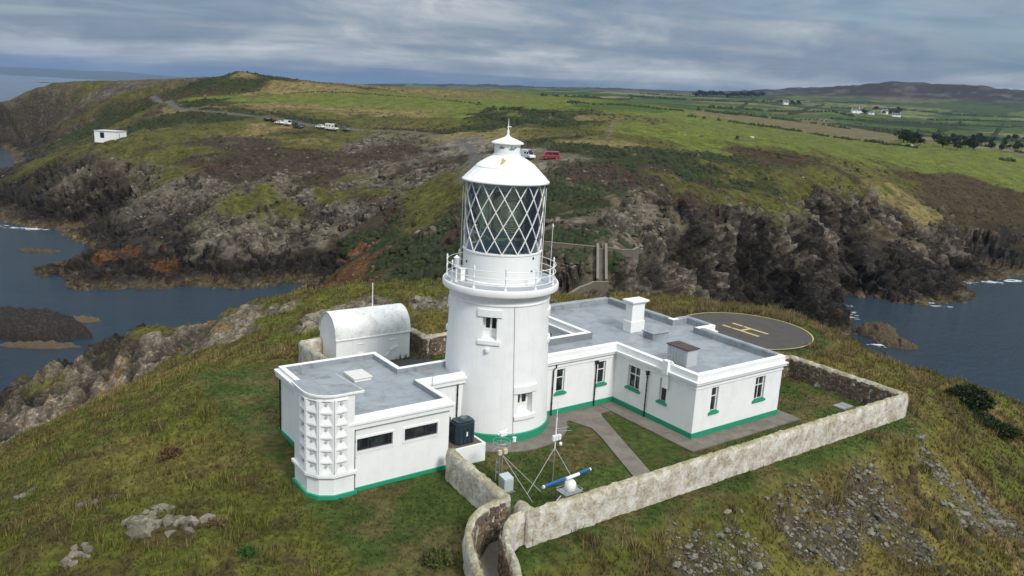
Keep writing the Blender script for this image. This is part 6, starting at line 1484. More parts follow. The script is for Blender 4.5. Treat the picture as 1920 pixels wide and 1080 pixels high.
gr_n = 0
def blades(name, px, py, pz, hgt, wid, nb, col, seed, lean=.55, mat='veg'):
    """grass tufts: nb single-triangle blades each"""
    r = np.random.default_rng(seed); n = len(px)
    P = np.repeat(np.stack([px, py, pz], 1), nb, 0); H = np.repeat(hgt, nb) * r.uniform(.6, 1.25, n * nb); Wd = np.repeat(wid, nb)
    th = r.uniform(0, 2 * np.pi, n * nb); ln = r.uniform(.1, lean, n * nb) * H; sp = r.uniform(0, .5, n * nb) * np.repeat(hgt, nb)
    bx_ = P[:, 0] + np.cos(th) * sp * .6; by_ = P[:, 1] + np.sin(th) * sp * .6; t2 = np.where(r.uniform(0, 1, n * nb) < .6, .35 + r.normal(0, .8, n * nb), th)
    dx, dy = -np.sin(t2) * Wd / 2, np.cos(t2) * Wd / 2
    V = np.empty((n * nb, 3, 3)); V[:, 0] = np.stack([bx_ - dx, by_ - dy, P[:, 2] - .03], 1); V[:, 1] = np.stack([bx_ + dx, by_ + dy, P[:, 2] - .03], 1)
    V[:, 2] = np.stack([bx_ + np.cos(t2) * ln, by_ + np.sin(t2) * ln, P[:, 2] + np.sqrt(np.maximum(H * H - ln * ln, .01))], 1)
    c = np.repeat(col, nb, 0) * r.uniform(.5, 1.75, (n * nb, 1)); c3 = np.repeat(c, 3, 0)
    F = np.arange(n * nb * 3).reshape(-1, 3)
    return soup_mesh(name, V.reshape(-1, 3), F, c3, M[mat])
def grid_at(A, px, py):      # sample an islet field (flat array) at points
    j = np.clip(((px - gx[0]) / st).astype(int), 0, inc - 1); i = np.clip(((py - gy[0]) / st).astype(int), 0, inr - 1); return A.reshape(inr, inc, *A.shape[1:])[i, j]
g = np.random.default_rng(77)
N0 = 230000; px = g.uniform(-50, 48, N0); py = g.uniform(19, 92, N0)
dcam = np.hypot(px, py); inview = (np.abs(px) < py * .72 + 4)
dens = np.clip((38 / np.maximum(dcam, 20)) ** 1.3, .12, 1)
lv = grid_at(lev, px, py); rk_ = grid_at(irock, px, py); sc_ = grid_at(scree, px, py); la, lb_ = WL(px, py)
la = la + g.normal(0, .09, N0); lb_ = lb_ + g.normal(0, .09, N0)
pave = (np.hypot(la, lb_) < 4.35) | ((la > -12.6) & (la < -3.0) & (lb_ > -4.2) & (lb_ < 4.5)) | ((la > 2) & (la < 17.5) & (lb_ > -8.85) & (lb_ < 8.5)) | ((la > -4.5) & (la < 2.5) & (lb_ > 4) & (lb_ < 15.2)) | (np.hypot(la - HC[0], lb_ - HC[1]) < 5.62) | (dist_poly(px, py, pw_) < .85) | ((la > -5.4) & (la < -3.2) & (lb_ > -4.1) & (lb_ < -2)) | ((la > 1.8) & (la < 6.2) & (lb_ > -11.4) & (lb_ < -2) & (np.abs(la - (5.35 + (lb_ + 2.6) * .405)) < .68))
wallz = (np.abs(lb_ + 11.55) < .33) & (la > -6.4) & (la < 23.4)
ok = (g.uniform(0, 1, N0) < dens * np.where(lv > .5, .55, 1.0)) & inview & (rk_ < .35) & (g.uniform(0, 1, N0) > sc_ * .66) & ~pave & ~wallz
px, py = px[ok], py[ok]; lv = lv[ok]; cg = grid_at(icol, px, py); zz = isl_z(px, py)
tn = fbm(px / 1.0, py / 1.0, oct=3, seed=5); tn2 = fbm(px / 2.3, py / 2.3, oct=4, seed=6)
hg = np.where(lv > .5, .05, .16) * g.uniform(.6, 1.5, len(px)) * (.55 + 1.5 * sstep(.45, .72, tn))
straw_ = (g.uniform(0, 1, len(px)) < np.where(px > 8, .20, .09)) & (lv < .5); mt = (sstep(.52, .66, tn2) * (lv < .5) * .75)[:, None]; cg = cg * (1 - mt) + np.where((tn > .52)[:, None], np.array([.115, .085, .034]), np.array([.070, .045, .024])) * mt; cg = cg * (.7 + .7 * tn[:, None]); cg = np.where(straw_[:, None], np.array([.13, .10, .042]), cg * 1.15); hg = np.where(straw_, hg * 1.4, hg)
tag(blades('rough_grass', px, py, zz, hg, np.clip(.016 + .0009 * np.hypot(px, py), 0, .09), 5, cg, 3), 'rough green and straw grass covering the island', 'grass', kind='stuff')
# tall pale grass clumps: right slope and helipad rim
cx = []; 
for q in range(420):
    a_ = g.uniform(-8, 46); b_ = g.uniform(-24, 20)
    cx.append((a_, b_))
for q in range(110):
    t = g.uniform(-.2, 3.6); cx.append((HC[0] + (6.2 + g.exponential(.9)) * math.cos(t), HC[1] + (6.2 + g.exponential(.9)) * math.sin(t)))
cx = np.array(cx); w0 = np.array([LW(*q)[:2] for q in cx]); la, lb_ = cx[:, 0], cx[:, 1]
keep = ((la > 24.2) | (lb_ < -12.6) | (lb_ > 9)) & (np.hypot(la - HC[0], lb_ - HC[1]) > 5.9) & (grid_at(irock, w0[:, 0], w0[:, 1]) < .4) & (grid_at(scree, w0[:, 0], w0[:, 1]) < .5) & ~((np.abs(lb_ + 14) < 4) & (la < -5)) & ~((la > 2) & (la < 17.5) & (lb_ < 9))
w0 = w0[keep]; per = 16
pxx = np.repeat(w0[:, 0], per) + g.normal(0, .32, len(w0) * per); pyy = np.repeat(w0[:, 1], per) + g.normal(0, .32, len(w0) * per)
ccol = np.repeat(np.array([(.20, .155, .072), (.16, .12, .055), (.12, .085, .042), (.085, .08, .032)])[g.integers(0, 4, len(w0))], per, 0)
tag(blades('dry_grass', pxx, pyy, isl_z(pxx, pyy), g.uniform(.25, .62, len(pxx)), np.full(len(pxx), .045), 6, ccol, 9, .45), 'tall straw-coloured grass clumps on the slope and round the helipad', 'grass', kind='stuff')

# --- stones
def stone_mesh(seed, flat_=.6):
    r = np.random.default_rng(seed); bm = bmesh.new(); bmesh.ops.create_icosphere(bm, subdivisions=1, radius=1.0)
    nrm_ = [Vector(r.normal(0, 1, 3)).normalized() for _ in range(7)]; dd = r.uniform(.55, .95, 7)
    for v in bm.verts:
        for n_, d_ in zip(nrm_, dd):
            k = v.co.dot(n_) - d_
            if k > 0: v.co -= n_ * k
        v.co += Vector(r.normal(0, .05, 3)); v.co.z *= flat_
    me = bpy.data.meshes.new('stone'); bm.to_mesh(me); bm.free(); return me
SM = [stone_mesh(s, f) for s, f in ((1, .5), (2, .65), (3, .45), (4, .75), (5, .55), (6, .6))]
SV = [np.array([v.co[:] for v in m.vertices]) for m in SM]; SF = [np.array([p.vertices[:] for p in m.polygons]) for m in SM]
def stones_soup(name, px, py, pz, size, mat, seed):
    r = np.random.default_rng(seed); VV = []; FF = []; o = 0
    for k in range(len(SM)):
        idx = np.arange(k, len(px), len(SM))
        if not len(idx): continue
        th = r.uniform(0, 6.28, len(idx)); c, s = np.cos(th)[:, None], np.sin(th)[:, None]; sc = size[idx][:, None]; tl = r.normal(0, .35, (len(idx), 1)); ax = r.uniform(.7, 1.4, (len(idx), 1))
        v = SV[k]; X_ = v[None, :, 0] * ax; Y_ = v[None, :, 1] / ax; Z_ = v[None, :, 2] + X_ * tl
        V = np.stack([px[idx][:, None] + (X_ * c - Y_ * s) * sc, py[idx][:, None] + (X_ * s + Y_ * c) * sc, pz[idx][:, None] + Z_ * sc], 2)
        F = (SF[k][None] + (np.arange(len(idx)) * len(v))[:, None, None]).reshape(-1, 3) + o
        VV.append(V.reshape(-1, 3)); FF.append(F); o += len(idx) * len(v)
    return soup_mesh(name, np.concatenate(VV), np.concatenate(FF), None, M[mat])
for m in SM: m.materials.append(M['scree'])
N0 = 60000; px = g.uniform(3, 44, N0); py = g.uniform(24, 62, N0); s_ = grid_at(scree, px, py); ok = (g.uniform(0, 1, N0) < s_ * .9) & (s_ > .25); px, py = px[ok][:9000], py[ok][:9000]
siz = .04 + g.exponential(.042, len(px)); siz = np.clip(siz, .04, .26); big = np.argsort(-siz)[:230]; rest = np.setdiff1d(np.arange(len(px)), big)
so = stones_soup('scree', px[rest], py[rest], isl_z(px[rest], py[rest]) + .02, siz[rest], 'scree', 21); tag(so, 'loose grey slaty scree spilling down the slope below the wall', 'scree', kind='stuff')
for q, i in enumerate(big):
    o = bpy.data.objects.new('scree_block', SM[q % 6]); C.objects.link(o); o.location = (px[i], py[i], float(isl_z(px[i], py[i])) + siz[i] * .18); o.scale = (siz[i] * g.uniform(.8, 1.3),) * 2 + (siz[i],); o.rotation_euler = (g.normal(0, .3), g.normal(0, .3), g.uniform(0, 6.3))
    tag(o, 'larger angular grey block lying in the scree below the long wall', 'rock', 'blocks lying in the scree')
# outcrops on the near left slope
def outcrop(px_, py_, z_, rad, seed, label, hgt=.5, mat='rock', D=None, name='rock_outcrop'):
    p = at_z(px_, py_, z_) if D is None else at_d(px_, py_, D); zb = float(isl_z(p[0], p[1])) if D is None or D < 100 else p[2]
    t = Thing(name, label, 'rock', (p[0], p[1], zb), world=True, rot=0.0); r = np.random.default_rng(seed); n = 12
    for k in range(n):
        me = stone_mesh(seed * 31 + k, r.uniform(.5, .9)); me.materials.append(M[mat]); o = bpy.data.objects.new('boulder', me); C.objects.link(o); o.parent = t.e
        f = r.uniform(.2, .48) * rad; x_, y_ = r.normal(0, rad * .45), r.normal(0, rad * .35)
        zz_ = (float(isl_z(p[0] + x_, p[1] + y_)) - zb) if D is None or D < 100 else 0
        o.location = (x_, y_, zz_ + f * hgt * .02); o.scale = (f * r.uniform(.8, 1.5), f * r.uniform(.7, 1.1), f * hgt * 1.5); o.rotation_euler = (r.normal(0, .3), r.normal(0, .3), r.uniform(0, 6.3))
outcrop(262, 1002, -.5, 1.15, 1, 'largest pale crag breaking through the grass left of the horn bay', .8)
outcrop(342, 986, -.4, .95, 2, 'wedge of pale lichened rock beside the largest crag', .75)
outcrop(150, 1050, -.9, .75, 3, 'low pale rock in the grass furthest down the slope', .7)
outcrop(300, 965, -.4, .6, 4, 'small broken rock just above the largest crag', .7)
outcrop(170, 960, -1.2, .5, 5, 'small grey stone half buried in bracken on the slope', .6)
outcrop(215, 945, -1.0, .4, 6, 'small lichened stone beside a brown tussock', .6)
outcrop(55, 935, -2.4, .6, 7, 'grey boulder at the edge of the grass bank', .7)
outcrop(640, 597, None, 1.6, 8, 'jumble of brown rocks behind the vaulted store', .7, D=67)
outcrop(590, 606, None, 1.4, 9, 'brown rocks on the bank beyond the store gable wall', .7, D=66)
outcrop(710, 583, None, 1.3, 10, 'rocks poking from the hump between store and tower', .6, D=69)
outcrop(800, 577, None, 1.3, 11, 'grey rocks on the hump close behind the tower', .6, D=69)
# --- mainland scrub and crag stones
def main_at(A, px, py):
    r = np.hypot(px, py); th = np.arctan2(px, py); i = np.clip(np.round(np.interp(r, rs, np.arange(nr))).astype(int), 0, nr - 1); j = np.clip(np.round((th - ths[0]) / (ths[1] - ths[0])).astype(int), 0, nc - 1)
    return A.reshape(nr, nc, *A.shape[1:])[i, j]
def domes(name, px, py, pz, size, hgt, col, seed, label, cat, kind='stuff', parent=None):
    """low shrubs: irregular many-faced tufts"""
    r = np.random.default_rng(seed); n = len(px); m = 6
    th = np.linspace(0, 2 * np.pi, m, endpoint=False)[None] + r.uniform(0, 1, (n, 1)); V = np.empty((n, 2 * m + 1, 3)); s = size[:, None]
    r1 = s * r.uniform(.7, 1.2, (n, m)); r2 = s * r.uniform(.35, .85, (n, m))
    V[:, :m, 0] = px[:, None] + r1 * np.cos(th); V[:, :m, 1] = py[:, None] + r1 * np.sin(th); V[:, :m, 2] = pz[:, None] - .25 * hgt[:, None]
    V[:, m:2 * m, 0] = px[:, None] + r2 * np.cos(th + .5); V[:, m:2 * m, 1] = py[:, None] + r2 * np.sin(th + .5); V[:, m:2 * m, 2] = pz[:, None] + hgt[:, None] * r.uniform(.45, 1.05, (n, m))
    V[:, 2 * m, 0] = px + r.normal(0, .2, n) * size; V[:, 2 * m, 1] = py + r.normal(0, .2, n) * size; V[:, 2 * m, 2] = pz + hgt * r.uniform(.8, 1.2, n)
    f = []
    for k in range(m):
        k2 = (k + 1) % m; f += [(k, k2, m + k), (k2, m + k2, m + k), (m + k, m + k2, 2 * m)]
    f = np.array(f); F = (f[None] + (np.arange(n) * (2 * m + 1))[:, None, None]).reshape(-1, 3)
    c = np.repeat(col[:, None] * r.uniform(.7, 1.3, (n, 1, 1)), 2 * m + 1, 1) * r.uniform(.75, 1.3, (n, 2 * m + 1, 1))
    o = soup_mesh(name, V.reshape(-1, 3), F, c.reshape(-1, 3), M['veg'])
    if parent is not None: o.parent = parent
    else: tag(o, label, cat, kind=kind)
    return o
N0 = 150000; rr_ = 120 + (620 - 120) * g.uniform(0, 1, N0) ** 1.15; tt_ = g.uniform(ths[0] * .85, ths[-1] * .85, N0); px = rr_ * np.sin(tt_); py = rr_ * np.cos(tt_)
Wm = main_at(Wc, px, py); zz = main_z(px, py); rkm = main_at(MROCK.ravel(), px, py); cm_ = main_at(MAINCOL, px, py)
shr = Wm[:, KI['h']] * 1.0 + Wm[:, KI['b']] * 1.3 + Wm[:, KI['k']] * .8 + .22 * Wm[:, KI['g']] + .30 * Wm[:, KI['r']] + .05
cl_ = fbm(px / 5, py / 5, oct=3, seed=19); rdm = np.minimum(main_at(rd, px, py) - 1.2, (main_at(dl, px, py) - 1.1) * 8); rdm = np.minimum(rdm, main_at(ds, px, py) - .9)
ok = (g.uniform(0, 1, N0) < shr * sstep(.36, .6, cl_) * .75) & (zz > -24) & (rkm < .75) & (rdm > 1.2) & (main_at(rust, px, py) < .25) & (Wm[:, KI['F']] < .5); px, py, zz, Wm, cm_ = px[ok], py[ok], zz[ok], Wm[ok], cm_[ok]
pal = np.array([(.020, .029, .010), (.036, .024, .020), (.048, .030, .015), (.040, .046, .016), (.068, .058, .025)])
pk_ = np.stack([Wm[:, KI['b']] + .1, Wm[:, KI['h']] * .75, Wm[:, KI['k']] + Wm[:, KI['h']] * .35 + .05, Wm[:, KI['g']] + .08, Wm[:, KI['y']] + .05], 1); pk_ = (pk_ / pk_.sum(1, keepdims=True)).cumsum(1); ch_ = (g.uniform(0, 1, (len(px), 1)) > pk_).sum(1).clip(0, 4)
sz = g.uniform(.25, .75, len(px)) * (1 + (ch_ == 0) * .5); domes('heath_scrub', px, py, zz, sz, sz * g.uniform(.5, .9, len(px)), pal[ch_] * .7 + cm_ * .3, 33, 'low heather, gorse and bracken scrub over the mainland slopes', 'scrub')
N0 = 60000; rr_ = g.uniform(118, 420, N0); tt_ = g.uniform(ths[0] * .85, ths[-1] * .85, N0); px = rr_ * np.sin(tt_); py = rr_ * np.cos(tt_); zz = main_z(px, py); rkm = main_at(MROCK.ravel(), px, py); Wm = main_at(Wc, px, py); ff_ = fbm(px / 4, py / 4, oct=3, seed=29)
ok = (g.uniform(0, 1, N0) < (Wm[:, KI['r']] * .55 + rkm * .25 + Wm[:, KI['h']] * .10) * sstep(.42, .62, ff_)) & (zz > -25) & (main_at(rd, px, py) > 4) & (main_at(dl, px, py) > 1.5) & (main_at(ds, px, py) > 2.5) & (main_at(slope, px, py) < .75); px, py, zz = px[ok][:13000], py[ok][:13000], zz[ok][:13000]
tag(stones_soup('crag_stones', px, py, zz, .18 + g.exponential(.22, len(px)).clip(0, 1.1), 'crag', 44), 'pale lichened stones breaking through the mainland heath', 'rock', kind='stuff')
N0 = 900; px = g.uniform(8, 34, N0); py = g.uniform(24, 44, N0); nn = fbm(px / 2.5, py / 2.5, oct=3, seed=68); la, lb_ = WL(px, py); ok = (nn > .54) & (lb_ < -14.5) & (grid_at(scree, px, py) < .6); px, py = px[ok], py[ok]; sz = g.uniform(.12, .38, len(px))
domes('heather_clumps', px, py, isl_z(px, py), sz, sz * .9, np.array([(.045, .026, .016), (.035, .035, .014), (.06, .042, .022)])[g.integers(0, 3, len(px))], 66, 'brown heather and bracken clumps at the bottom of the slope', 'heather')
# --- sea rocks
def sea_rock(cx_, cy_, rx, ry, hgt, rot, seed, mat, label):
    n = 56; t = np.linspace(-1.15, 1.15, n); U, Vv = np.meshgrid(t, t); d = np.hypot(U, Vv); ang_ = np.arctan2(Vv, U); edge = 1 + .22 * (fbm(np.cos(ang_) * 2 + seed, np.sin(ang_) * 2, oct=3, seed=seed) - .5) * 2
    k = np.clip(1 - (d / edge) ** 2.2, -.6, 1); x_ = (U * rx).ravel(); y_ = (Vv * ry).ravel(); z_ = (hgt * np.sign(k) * np.abs(k) ** .6).ravel()
    z_ = z_ + (crag(x_ + seed * 40, y_, z_, 2.4) * .75 * np.clip(hgt / 2.5, .6, 1)) * (k.ravel() > -.4); c, s = math.cos(rot), math.sin(rot)
    V = np.stack([x_ * c - y_ * s, x_ * s + y_ * c, z_ - .3], 1); idx = np.arange(n * n).reshape(n, n); F = np.stack([idx[:-1, :-1], idx[:-1, 1:], idx[1:, 1:], idx[1:, :-1]], -1).reshape(-1, 4); F = F[(V[F][:, :, 2] > -1.2).any(1)]
    o = soup_mesh('sea_rock', V, F, None, M[mat]); o.location = (cx_, cy_, SEA); return tag(o, label, 'rock')
q = at_z(55, 632, SEA); sea_rock(q[0] - 3, q[1] + 3, 13, 6.0, 5.2, -.1, 3, 'searock', 'large black sea rock awash off the island')
q = at_z(95, 650, SEA); sea_rock(q[0] - 2, q[1], 8, 1.8, 1.2, .12, 4, 'ledge', 'low tan ledge at the foot of the black sea rock')
q = at_z(150, 602, SEA); sea_rock(q[0], q[1], 4.0, 2.0, 1.5, .3, 5, 'ledge', 'small tan rock at the tip of the black sea rock')
q = at_z(72, 471, SEA); sea_rock(q[0], q[1], 6.5, 2.0, 1.3, .05, 6, 'ledge', 'narrow brown reef off the mainland point')
q = at_z(1645, 632, SEA); sea_rock(q[0], q[1], 5.0, 3.2, 4.0, -.5, 7, 'ledge', 'knobbly brown rock at the foot of the dark cliff')
q = at_z(1680, 648, SEA); sea_rock(q[0], q[1], 4.5, 2.2, 2.0, -.5, 8, 'ledge', 'low brown rock trailing into the cove')
# --- foam along the shore
zc_ = MZ.ravel(); R2 = np.hypot(X, Y); near_sh = np.nonzero((zc_ > SEA - 1.2) & (zc_ < SEA - .1) & (R2 < 330))[0]; fo = fbm(X[near_sh] / 14, Y[near_sh] / 14, oct=3, seed=90); near_sh = near_sh[(fo > .60) & ((X[near_sh] > 60) | (X[near_sh] < -135))]; near_sh = g.choice(near_sh, min(34, len(near_sh)), replace=False); near_sh = np.repeat(near_sh, 15)
n = len(near_sh); fx_, fy_ = X[near_sh] + g.normal(0, 1.5, n), Y[near_sh] - np.abs(g.normal(0, 1.3, n)); th = np.linspace(0, 2 * np.pi, 7, endpoint=False)[None] + g.uniform(0, 1, (n, 1)); sz = g.exponential(.16, (n, 1)) + .05; V = np.stack([fx_[:, None] + sz * 2.0 * np.cos(th) * g.uniform(.5, 1.2, (n, 7)), fy_[:, None] + sz * .7 * np.sin(th) * g.uniform(.5, 1.2, (n, 7)), np.full((n, 7), SEA + .03) + g.uniform(0, .05, (n, 1))], 2)
tag(soup_mesh('sea_foam', V.reshape(-1, 3), np.arange(n * 7).reshape(n, 7), None, flat('foam_white', (.62, .66, .68), .9)), 'white foam flecks along the foot of the cliffs', 'foam', kind='stuff')
# --- bushes on the islet
def bush(px_, py_, D, rad, hgt, seed, label, col, n=1500, world=None):
    p = at_d(px_, py_, D) if world is None else world; z = float(isl_z(p[0], p[1])); r = np.random.default_rng(seed)
    u = r.normal(0, 1, (n, 3)); u /= np.linalg.norm(u, axis=1, keepdims=True); u[:, 2] = np.abs(u[:, 2]); lump = .72 + .5 * fbm(u[:, 0] * 2.4 + seed, u[:, 1] * 2.4, u[:, 2] * 2.4, oct=3, seed=seed); q = u * (lump * r.uniform(.72, 1.04, n))[:, None] * np.array([rad, rad * .8, hgt])
    a = r.normal(0, 1, (n, 3)) * .085 * rad ** .5; b = r.normal(0, 1, (n, 3)) * .085 * rad ** .5; V = np.stack([q - a * .5, q + a * .5, q + b + u * .08], 1).reshape(-1, 3); c = np.repeat(np.array(col)[None] * r.uniform(.5, 1.6, (n, 1)), 3, 0)
    t = Thing('gorse_bush', label, 'bush', (p[0], p[1], z), world=True, rot=0.0); o = soup_mesh('foliage', V, np.arange(n * 3).reshape(-1, 3), c, M['veg']); o.parent = t.e
    mb = MB()
    for k in range(5): a_ = r.uniform(0, 6.28); mb.tube([(0, 0, -.1), (math.cos(a_) * rad * .3, math.sin(a_) * rad * .3, hgt * .35), (math.cos(a_) * rad * .6, math.sin(a_) * rad * .55, hgt * .6)], .035, 5, r2=.012)
    t.part('stem', mb, flat('gorse_stem', (.06, .045, .03), .9))
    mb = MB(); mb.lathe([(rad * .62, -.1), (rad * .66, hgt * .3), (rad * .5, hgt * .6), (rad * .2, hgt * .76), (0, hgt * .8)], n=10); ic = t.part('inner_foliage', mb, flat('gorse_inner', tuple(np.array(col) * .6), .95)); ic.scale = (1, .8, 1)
bush(1818, 725, 60, 1.9, 1.4, 1, 'large dark gorse bush on the edge of the seaward slope', (.020, .032, .012), 3800)
bush(1885, 755, 58, 1.5, .6, 2, 'lower dark gorse bush beside the large one', (.026, .036, .014), 2400)
bush(1850, 745, 58, 1.2, .6, 3, 'small gorse clump under the large bush', (.03, .042, .015), 900)
bush(820, 1045, 28.6, .65, .55, 4, 'yellow-green gorse tuft against the curved entrance wall', (.075, .085, .025), 900)
bush(465, 1048, 29.0, .35, .35, 5, 'bright green plant in the grass left of the entrance', (.04, .10, .02), 420)
bush(320, 858, 37.5, .6, .35, 6, 'brown bracken tussock on the bank facing the horn bay', (.10, .06, .025), 600)
bush(410, 1000, 30.6, .45, .25, 7, 'pale brown seed-head tussock near the crags', (.14, .10, .045), 420)
bush(790, 855, 36, .5, .3, 8, 'dark nettle clump at the foot of the tank plinth', (.03, .05, .018), 300, world=np.array(LW(-5.3, -5.5, 0)))
# --- hedges, trees
def hedge(pxs, label, seed, hgt=1.6, sp=1.1, col=(.026, .036, .013), group=None):
    P = [hit_main(*q) for q in pxs]; P = smooth_path([tuple(map(float, p)) for p in P], sp * (1.0 if P[0][1] < 700 else 2.2)); r = np.random.default_rng(seed); n = len(P); x_ = np.array([p[0] for p in P]); y_ = np.array([p[1] for p in P]); k = 2
    x_ = np.repeat(x_, k) + r.normal(0, .6, n * k); y_ = np.repeat(y_, k) + r.normal(0, .6, n * k); s = r.uniform(.6, 1.25, n * k) * hgt * .75 * (1 if P[0][1] < 700 else 1.6)
    gp = fbm(x_ / 12, y_ / 12, oct=3, seed=seed); kp = gp > .38
    t = Thing('hedgerow', label, 'hedge', tuple(P[0]), group, world=True, rot=0.0)
    o = domes('foliage', x_[kp] - P[0][0], y_[kp] - P[0][1], main_z(x_[kp], y_[kp]) - P[0][2], s[kp], s[kp] * r.uniform(.8, 1.5, kp.sum()), np.repeat(np.array(col)[None], kp.sum(), 0), seed, None, None, parent=t.e)
    return t
hedge([(1290, 219), (1350, 227), (1450, 241), (1560, 258), (1660, 271), (1760, 284), (1840, 294), (1920, 306)], 'long dark hedge bank below the pale hay field', 1, 1.5)
hedge([(372, 204), (430, 207), (520, 215), (600, 228), (680, 241), (760, 244), (860, 247)], 'low dark hedge bank along the clifftop road', 2, 1.0, col=(.04, .034, .02))
hedge([(1070, 193), (1150, 197), (1220, 203), (1280, 209)], 'hedge bank on the brow behind the clifftop field', 3, 1.2)
hedge([(400, 170), (480, 172), (560, 174), (660, 176), (760, 183), (850, 190), (900, 197)], 'stone-and-turf bank across the top of the clifftop field', 4, .7, col=(.055, .05, .028))
hedge([(905, 212), (930, 206), (970, 208), (1010, 212), (1050, 218), (1070, 228), (1040, 234), (990, 230), (940, 226), (915, 220)], 'ring of dark gorse on the swell behind the tower', 5, 1.7, .7)
hedge([(1310, 208), (1400, 217), (1500, 229), (1590, 242)], 'hedge along the upper edge of the pale hay field', 6, 1.5)
fi = 0
FARH = [[(1180, 186), (1300, 192), (1400, 195), (1500, 199)], [(1330, 203), (1450, 208), (1560, 212), (1600, 219)], [(1430, 186), (1550, 188), (1640, 191)], [(1560, 224), (1660, 230), (1780, 236), (1920, 240)], [(1640, 246), (1740, 250), (1830, 262), (1920, 268)], [(1690, 208), (1800, 214), (1920, 219)], [(1560, 203), (1640, 206), (1700, 207)], [(1200, 178), (1300, 181), (1420, 181)], [(1700, 262), (1780, 270), (1850, 276), (1920, 288)], [(1740, 224), (1830, 227), (1920, 229)], [(1010, 180), (1100, 184), (1190, 187)], [(1480, 215), (1520, 206), (1545, 196)], [(1760, 250), (1790, 240), (1800, 230)], [(1380, 206), (1400, 197), (1415, 188)], [(1860, 262), (1870, 248), (1880, 236)]]
for k, q in enumerate(FARH): hedge(q, 'dark hedge between distant green fields below the hills', 20 + k, 2.0, 1.6, group='hedges between the distant fields')
M['bark'] = flat('bark', (.05, .038, .028), .9)
def tree_mesh(seed, n=700):
    r = np.random.default_rng(seed); lob = [(r.normal(0, .8), r.normal(0, .8), r.uniform(2.2, 4.2), r.uniform(.9, 1.6)) for _ in range(9)]; q = []
    for k in range(n):
        lx, ly, lz, lr = lob[k % 9]; u = r.normal(0, 1, 3); u /= np.linalg.norm(u); q.append(np.array([lx, ly, lz]) + u * lr * r.uniform(.7, 1.05))
    q = np.array(q); a = r.normal(0, .24, (n, 3)); b = r.normal(0, .24, (n, 3)); V = np.stack([q - a, q + a, q + b], 1).reshape(-1, 3); c = np.repeat(np.array([[.022, .034, .012]]) * r.uniform(.55, 1.6, (n, 1)), 3, 0)
    cr_ = soup_mesh('crown', V, np.arange(3 * n).reshape(-1, 3), c, M['veg']); mb = MB(); mb.tube([(0, 0, -.5), (.05, .1, 1.2), (.1, 0, 2.6)], .22, 7, r2=.12)
    for k in range(4): mb.tube([(.05, .05, 1.5), (lob[k][0] * .6, lob[k][1] * .6, lob[k][2])], .10, 5, r2=.04)
    tr_ = mb.build('trunk', M['bark']); d = (cr_.data, tr_.data); bpy.data.objects.remove(cr_); bpy.data.objects.remove(tr_); return d
TMs = [tree_mesh(s) for s in (1, 2, 3)]
def trees(spots, label, group, sc):
    for k, (a_, b__) in enumerate(spots):
        hx, hy, hz = hit_main(a_, b__); z = float(main_z(np.array([hx]), np.array([hy]))[0]); e = bpy.data.objects.new('windblown_tree', None); C.objects.link(e); e.location = (hx, hy, z); s = sc * random.uniform(.75, 1.3); e.scale = (s * 1.2, s * 1.2, s); e.rotation_euler = (0, 0, random.uniform(0, 6.3)); tag(e, label, 'tree', group)
        for nm, me in zip(('crown', 'trunk'), TMs[k % 3]): o = bpy.data.objects.new(nm, me); C.objects.link(o); o.parent = e
rt = random.Random(4)
trees([(1760 + rt.uniform(0, 160), 262 + rt.uniform(0, 22)) for _ in range(46)] + [(1690 + rt.uniform(0, 90), 266 + rt.uniform(-3, 8)) for _ in range(12)], 'wind-shaped thicket tree in the valley beyond the near pasture', 'thicket trees in the valley', 1.15)
trees([(1305 + k * 6.5, 181 + rt.uniform(-1.5, 1.5)) for k in range(20)], 'dark tree in the shelter belt on the far ridge', 'shelter belt trees on the far ridge', 3.2)
trees([(1598 + rt.uniform(0, 90), 209 + rt.uniform(-3, 8)) for _ in range(14)] + [(1455 + rt.uniform(0, 45), 196 + rt.uniform(0, 5)) for _ in range(8)], 'tree beside the white farm buildings', 'trees round the farms', 1.6)
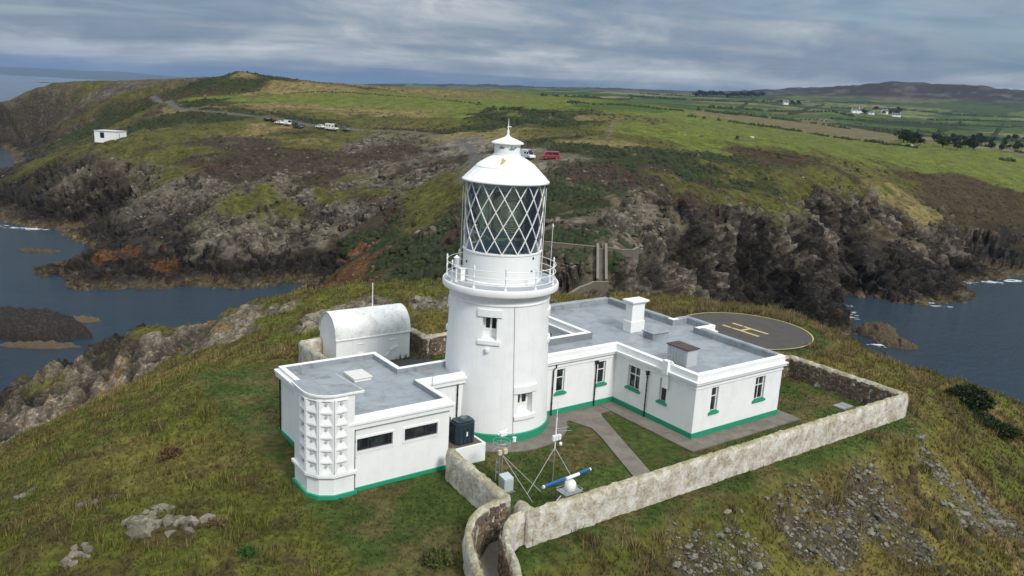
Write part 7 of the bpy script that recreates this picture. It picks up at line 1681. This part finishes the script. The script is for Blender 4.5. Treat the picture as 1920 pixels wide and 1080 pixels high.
# --- far coast: ridges across the bay
def far_ridge(name, top_px, D, base_py, depth, col, label):
    n = 80; xs_ = np.linspace(0, 1, n); tx = np.interp(xs_, np.linspace(0, 1, len(top_px)), [q[0] for q in top_px]); ty = np.interp(xs_, np.linspace(0, 1, len(top_px)), [q[1] for q in top_px]); V = []
    tops = [at_d(a_, b__, D) for a_, b__ in zip(tx, ty)]; jj = fbm(xs_ * 14, xs_ * 0, oct=4, seed=int(D)) - .5
    rows = 6
    for r_ in range(rows):
        f = r_ / (rows - 1)
        for k in range(n): p = tops[k]; h_ = (p[2] - SEA) * (1 + .12 * jj[k]); V.append((p[0], D - depth * .35 + depth * f, SEA - 2 + (h_ + 2) * math.sin(math.pi * min(f * 1.15, 1.0) * .5 if f < .87 else math.pi * (.5 + (f - .87) * 3.6)) ** .8 if f < 1 else SEA - 2))
    V = np.array(V); idx = np.arange(rows * n).reshape(rows, n); F = np.stack([idx[:-1, :-1], idx[:-1, 1:], idx[1:, 1:], idx[1:, :-1]], -1).reshape(-1, 4)
    o = soup_mesh(name, V, F, np.tile(np.array(col), (len(V), 1)), M['veg'], True); return tag(o, label, kind='structure')
far_ridge('far_hills', [(-400, 110), (-200, 113), (-60, 119), (0, 122), (40, 124), (80, 129), (130, 127), (180, 132), (240, 138), (310, 141), (360, 148), (420, 152)], 15000, 140, 5000, (.05, .06, .035), 'blue far coast of hills across the bay')
far_ridge('far_hills', [(308, 160), (322, 151), (345, 140), (362, 142), (390, 150), (410, 162)], 9500, 150, 1500, (.045, .05, .03), 'blunt dark headland across the bay')
far_ridge('far_hills', [(640, 168), (690, 157), (730, 152), (770, 157), (830, 158), (890, 157), (950, 163), (1010, 170)], 12500, 165, 3000, (.05, .06, .035), 'pale blue hills far inland')
# --- haze over the far land
def haze_box():
    me = bpy.data.meshes.new('haze'); bm = bmesh.new(); x0, x1, y0, y1, z0, z1 = -26000, 26000, -3000, 22000, SEA - 60, 330
    v = [bm.verts.new(p) for p in ((x0, y0, z0), (x1, y0, z0), (x1, y1, z0), (x0, y1, z0), (x0, y0, z1), (x1, y0, z1), (x1, y1, z1), (x0, y1, z1))]
    for f in ((0, 3, 2, 1), (4, 5, 6, 7), (0, 1, 5, 4), (1, 2, 6, 5), (2, 3, 7, 6), (3, 0, 4, 7)): bm.faces.new([v[i] for i in f])
    bm.to_mesh(me); bm.free(); m = bpy.data.materials.new('haze_air'); m.use_nodes = True; t = m.node_tree
    for n_ in list(t.nodes): t.nodes.remove(n_)
    N = NT(t); vol = N.n('ShaderNodeVolumePrincipled', {'Color': (.36, .56, .93, 1), 'Density': 0.000044, 'Anisotropy': 0.2}); out = N.n('ShaderNodeOutputMaterial'); t.links.new(vol.outputs[0], out.inputs['Volume'])
    me.materials.append(m); o = bpy.data.objects.new('haze', me); C.objects.link(o); return tag(o, 'thin blue sea haze over the distant land', 'haze', kind='stuff')
haze_box()
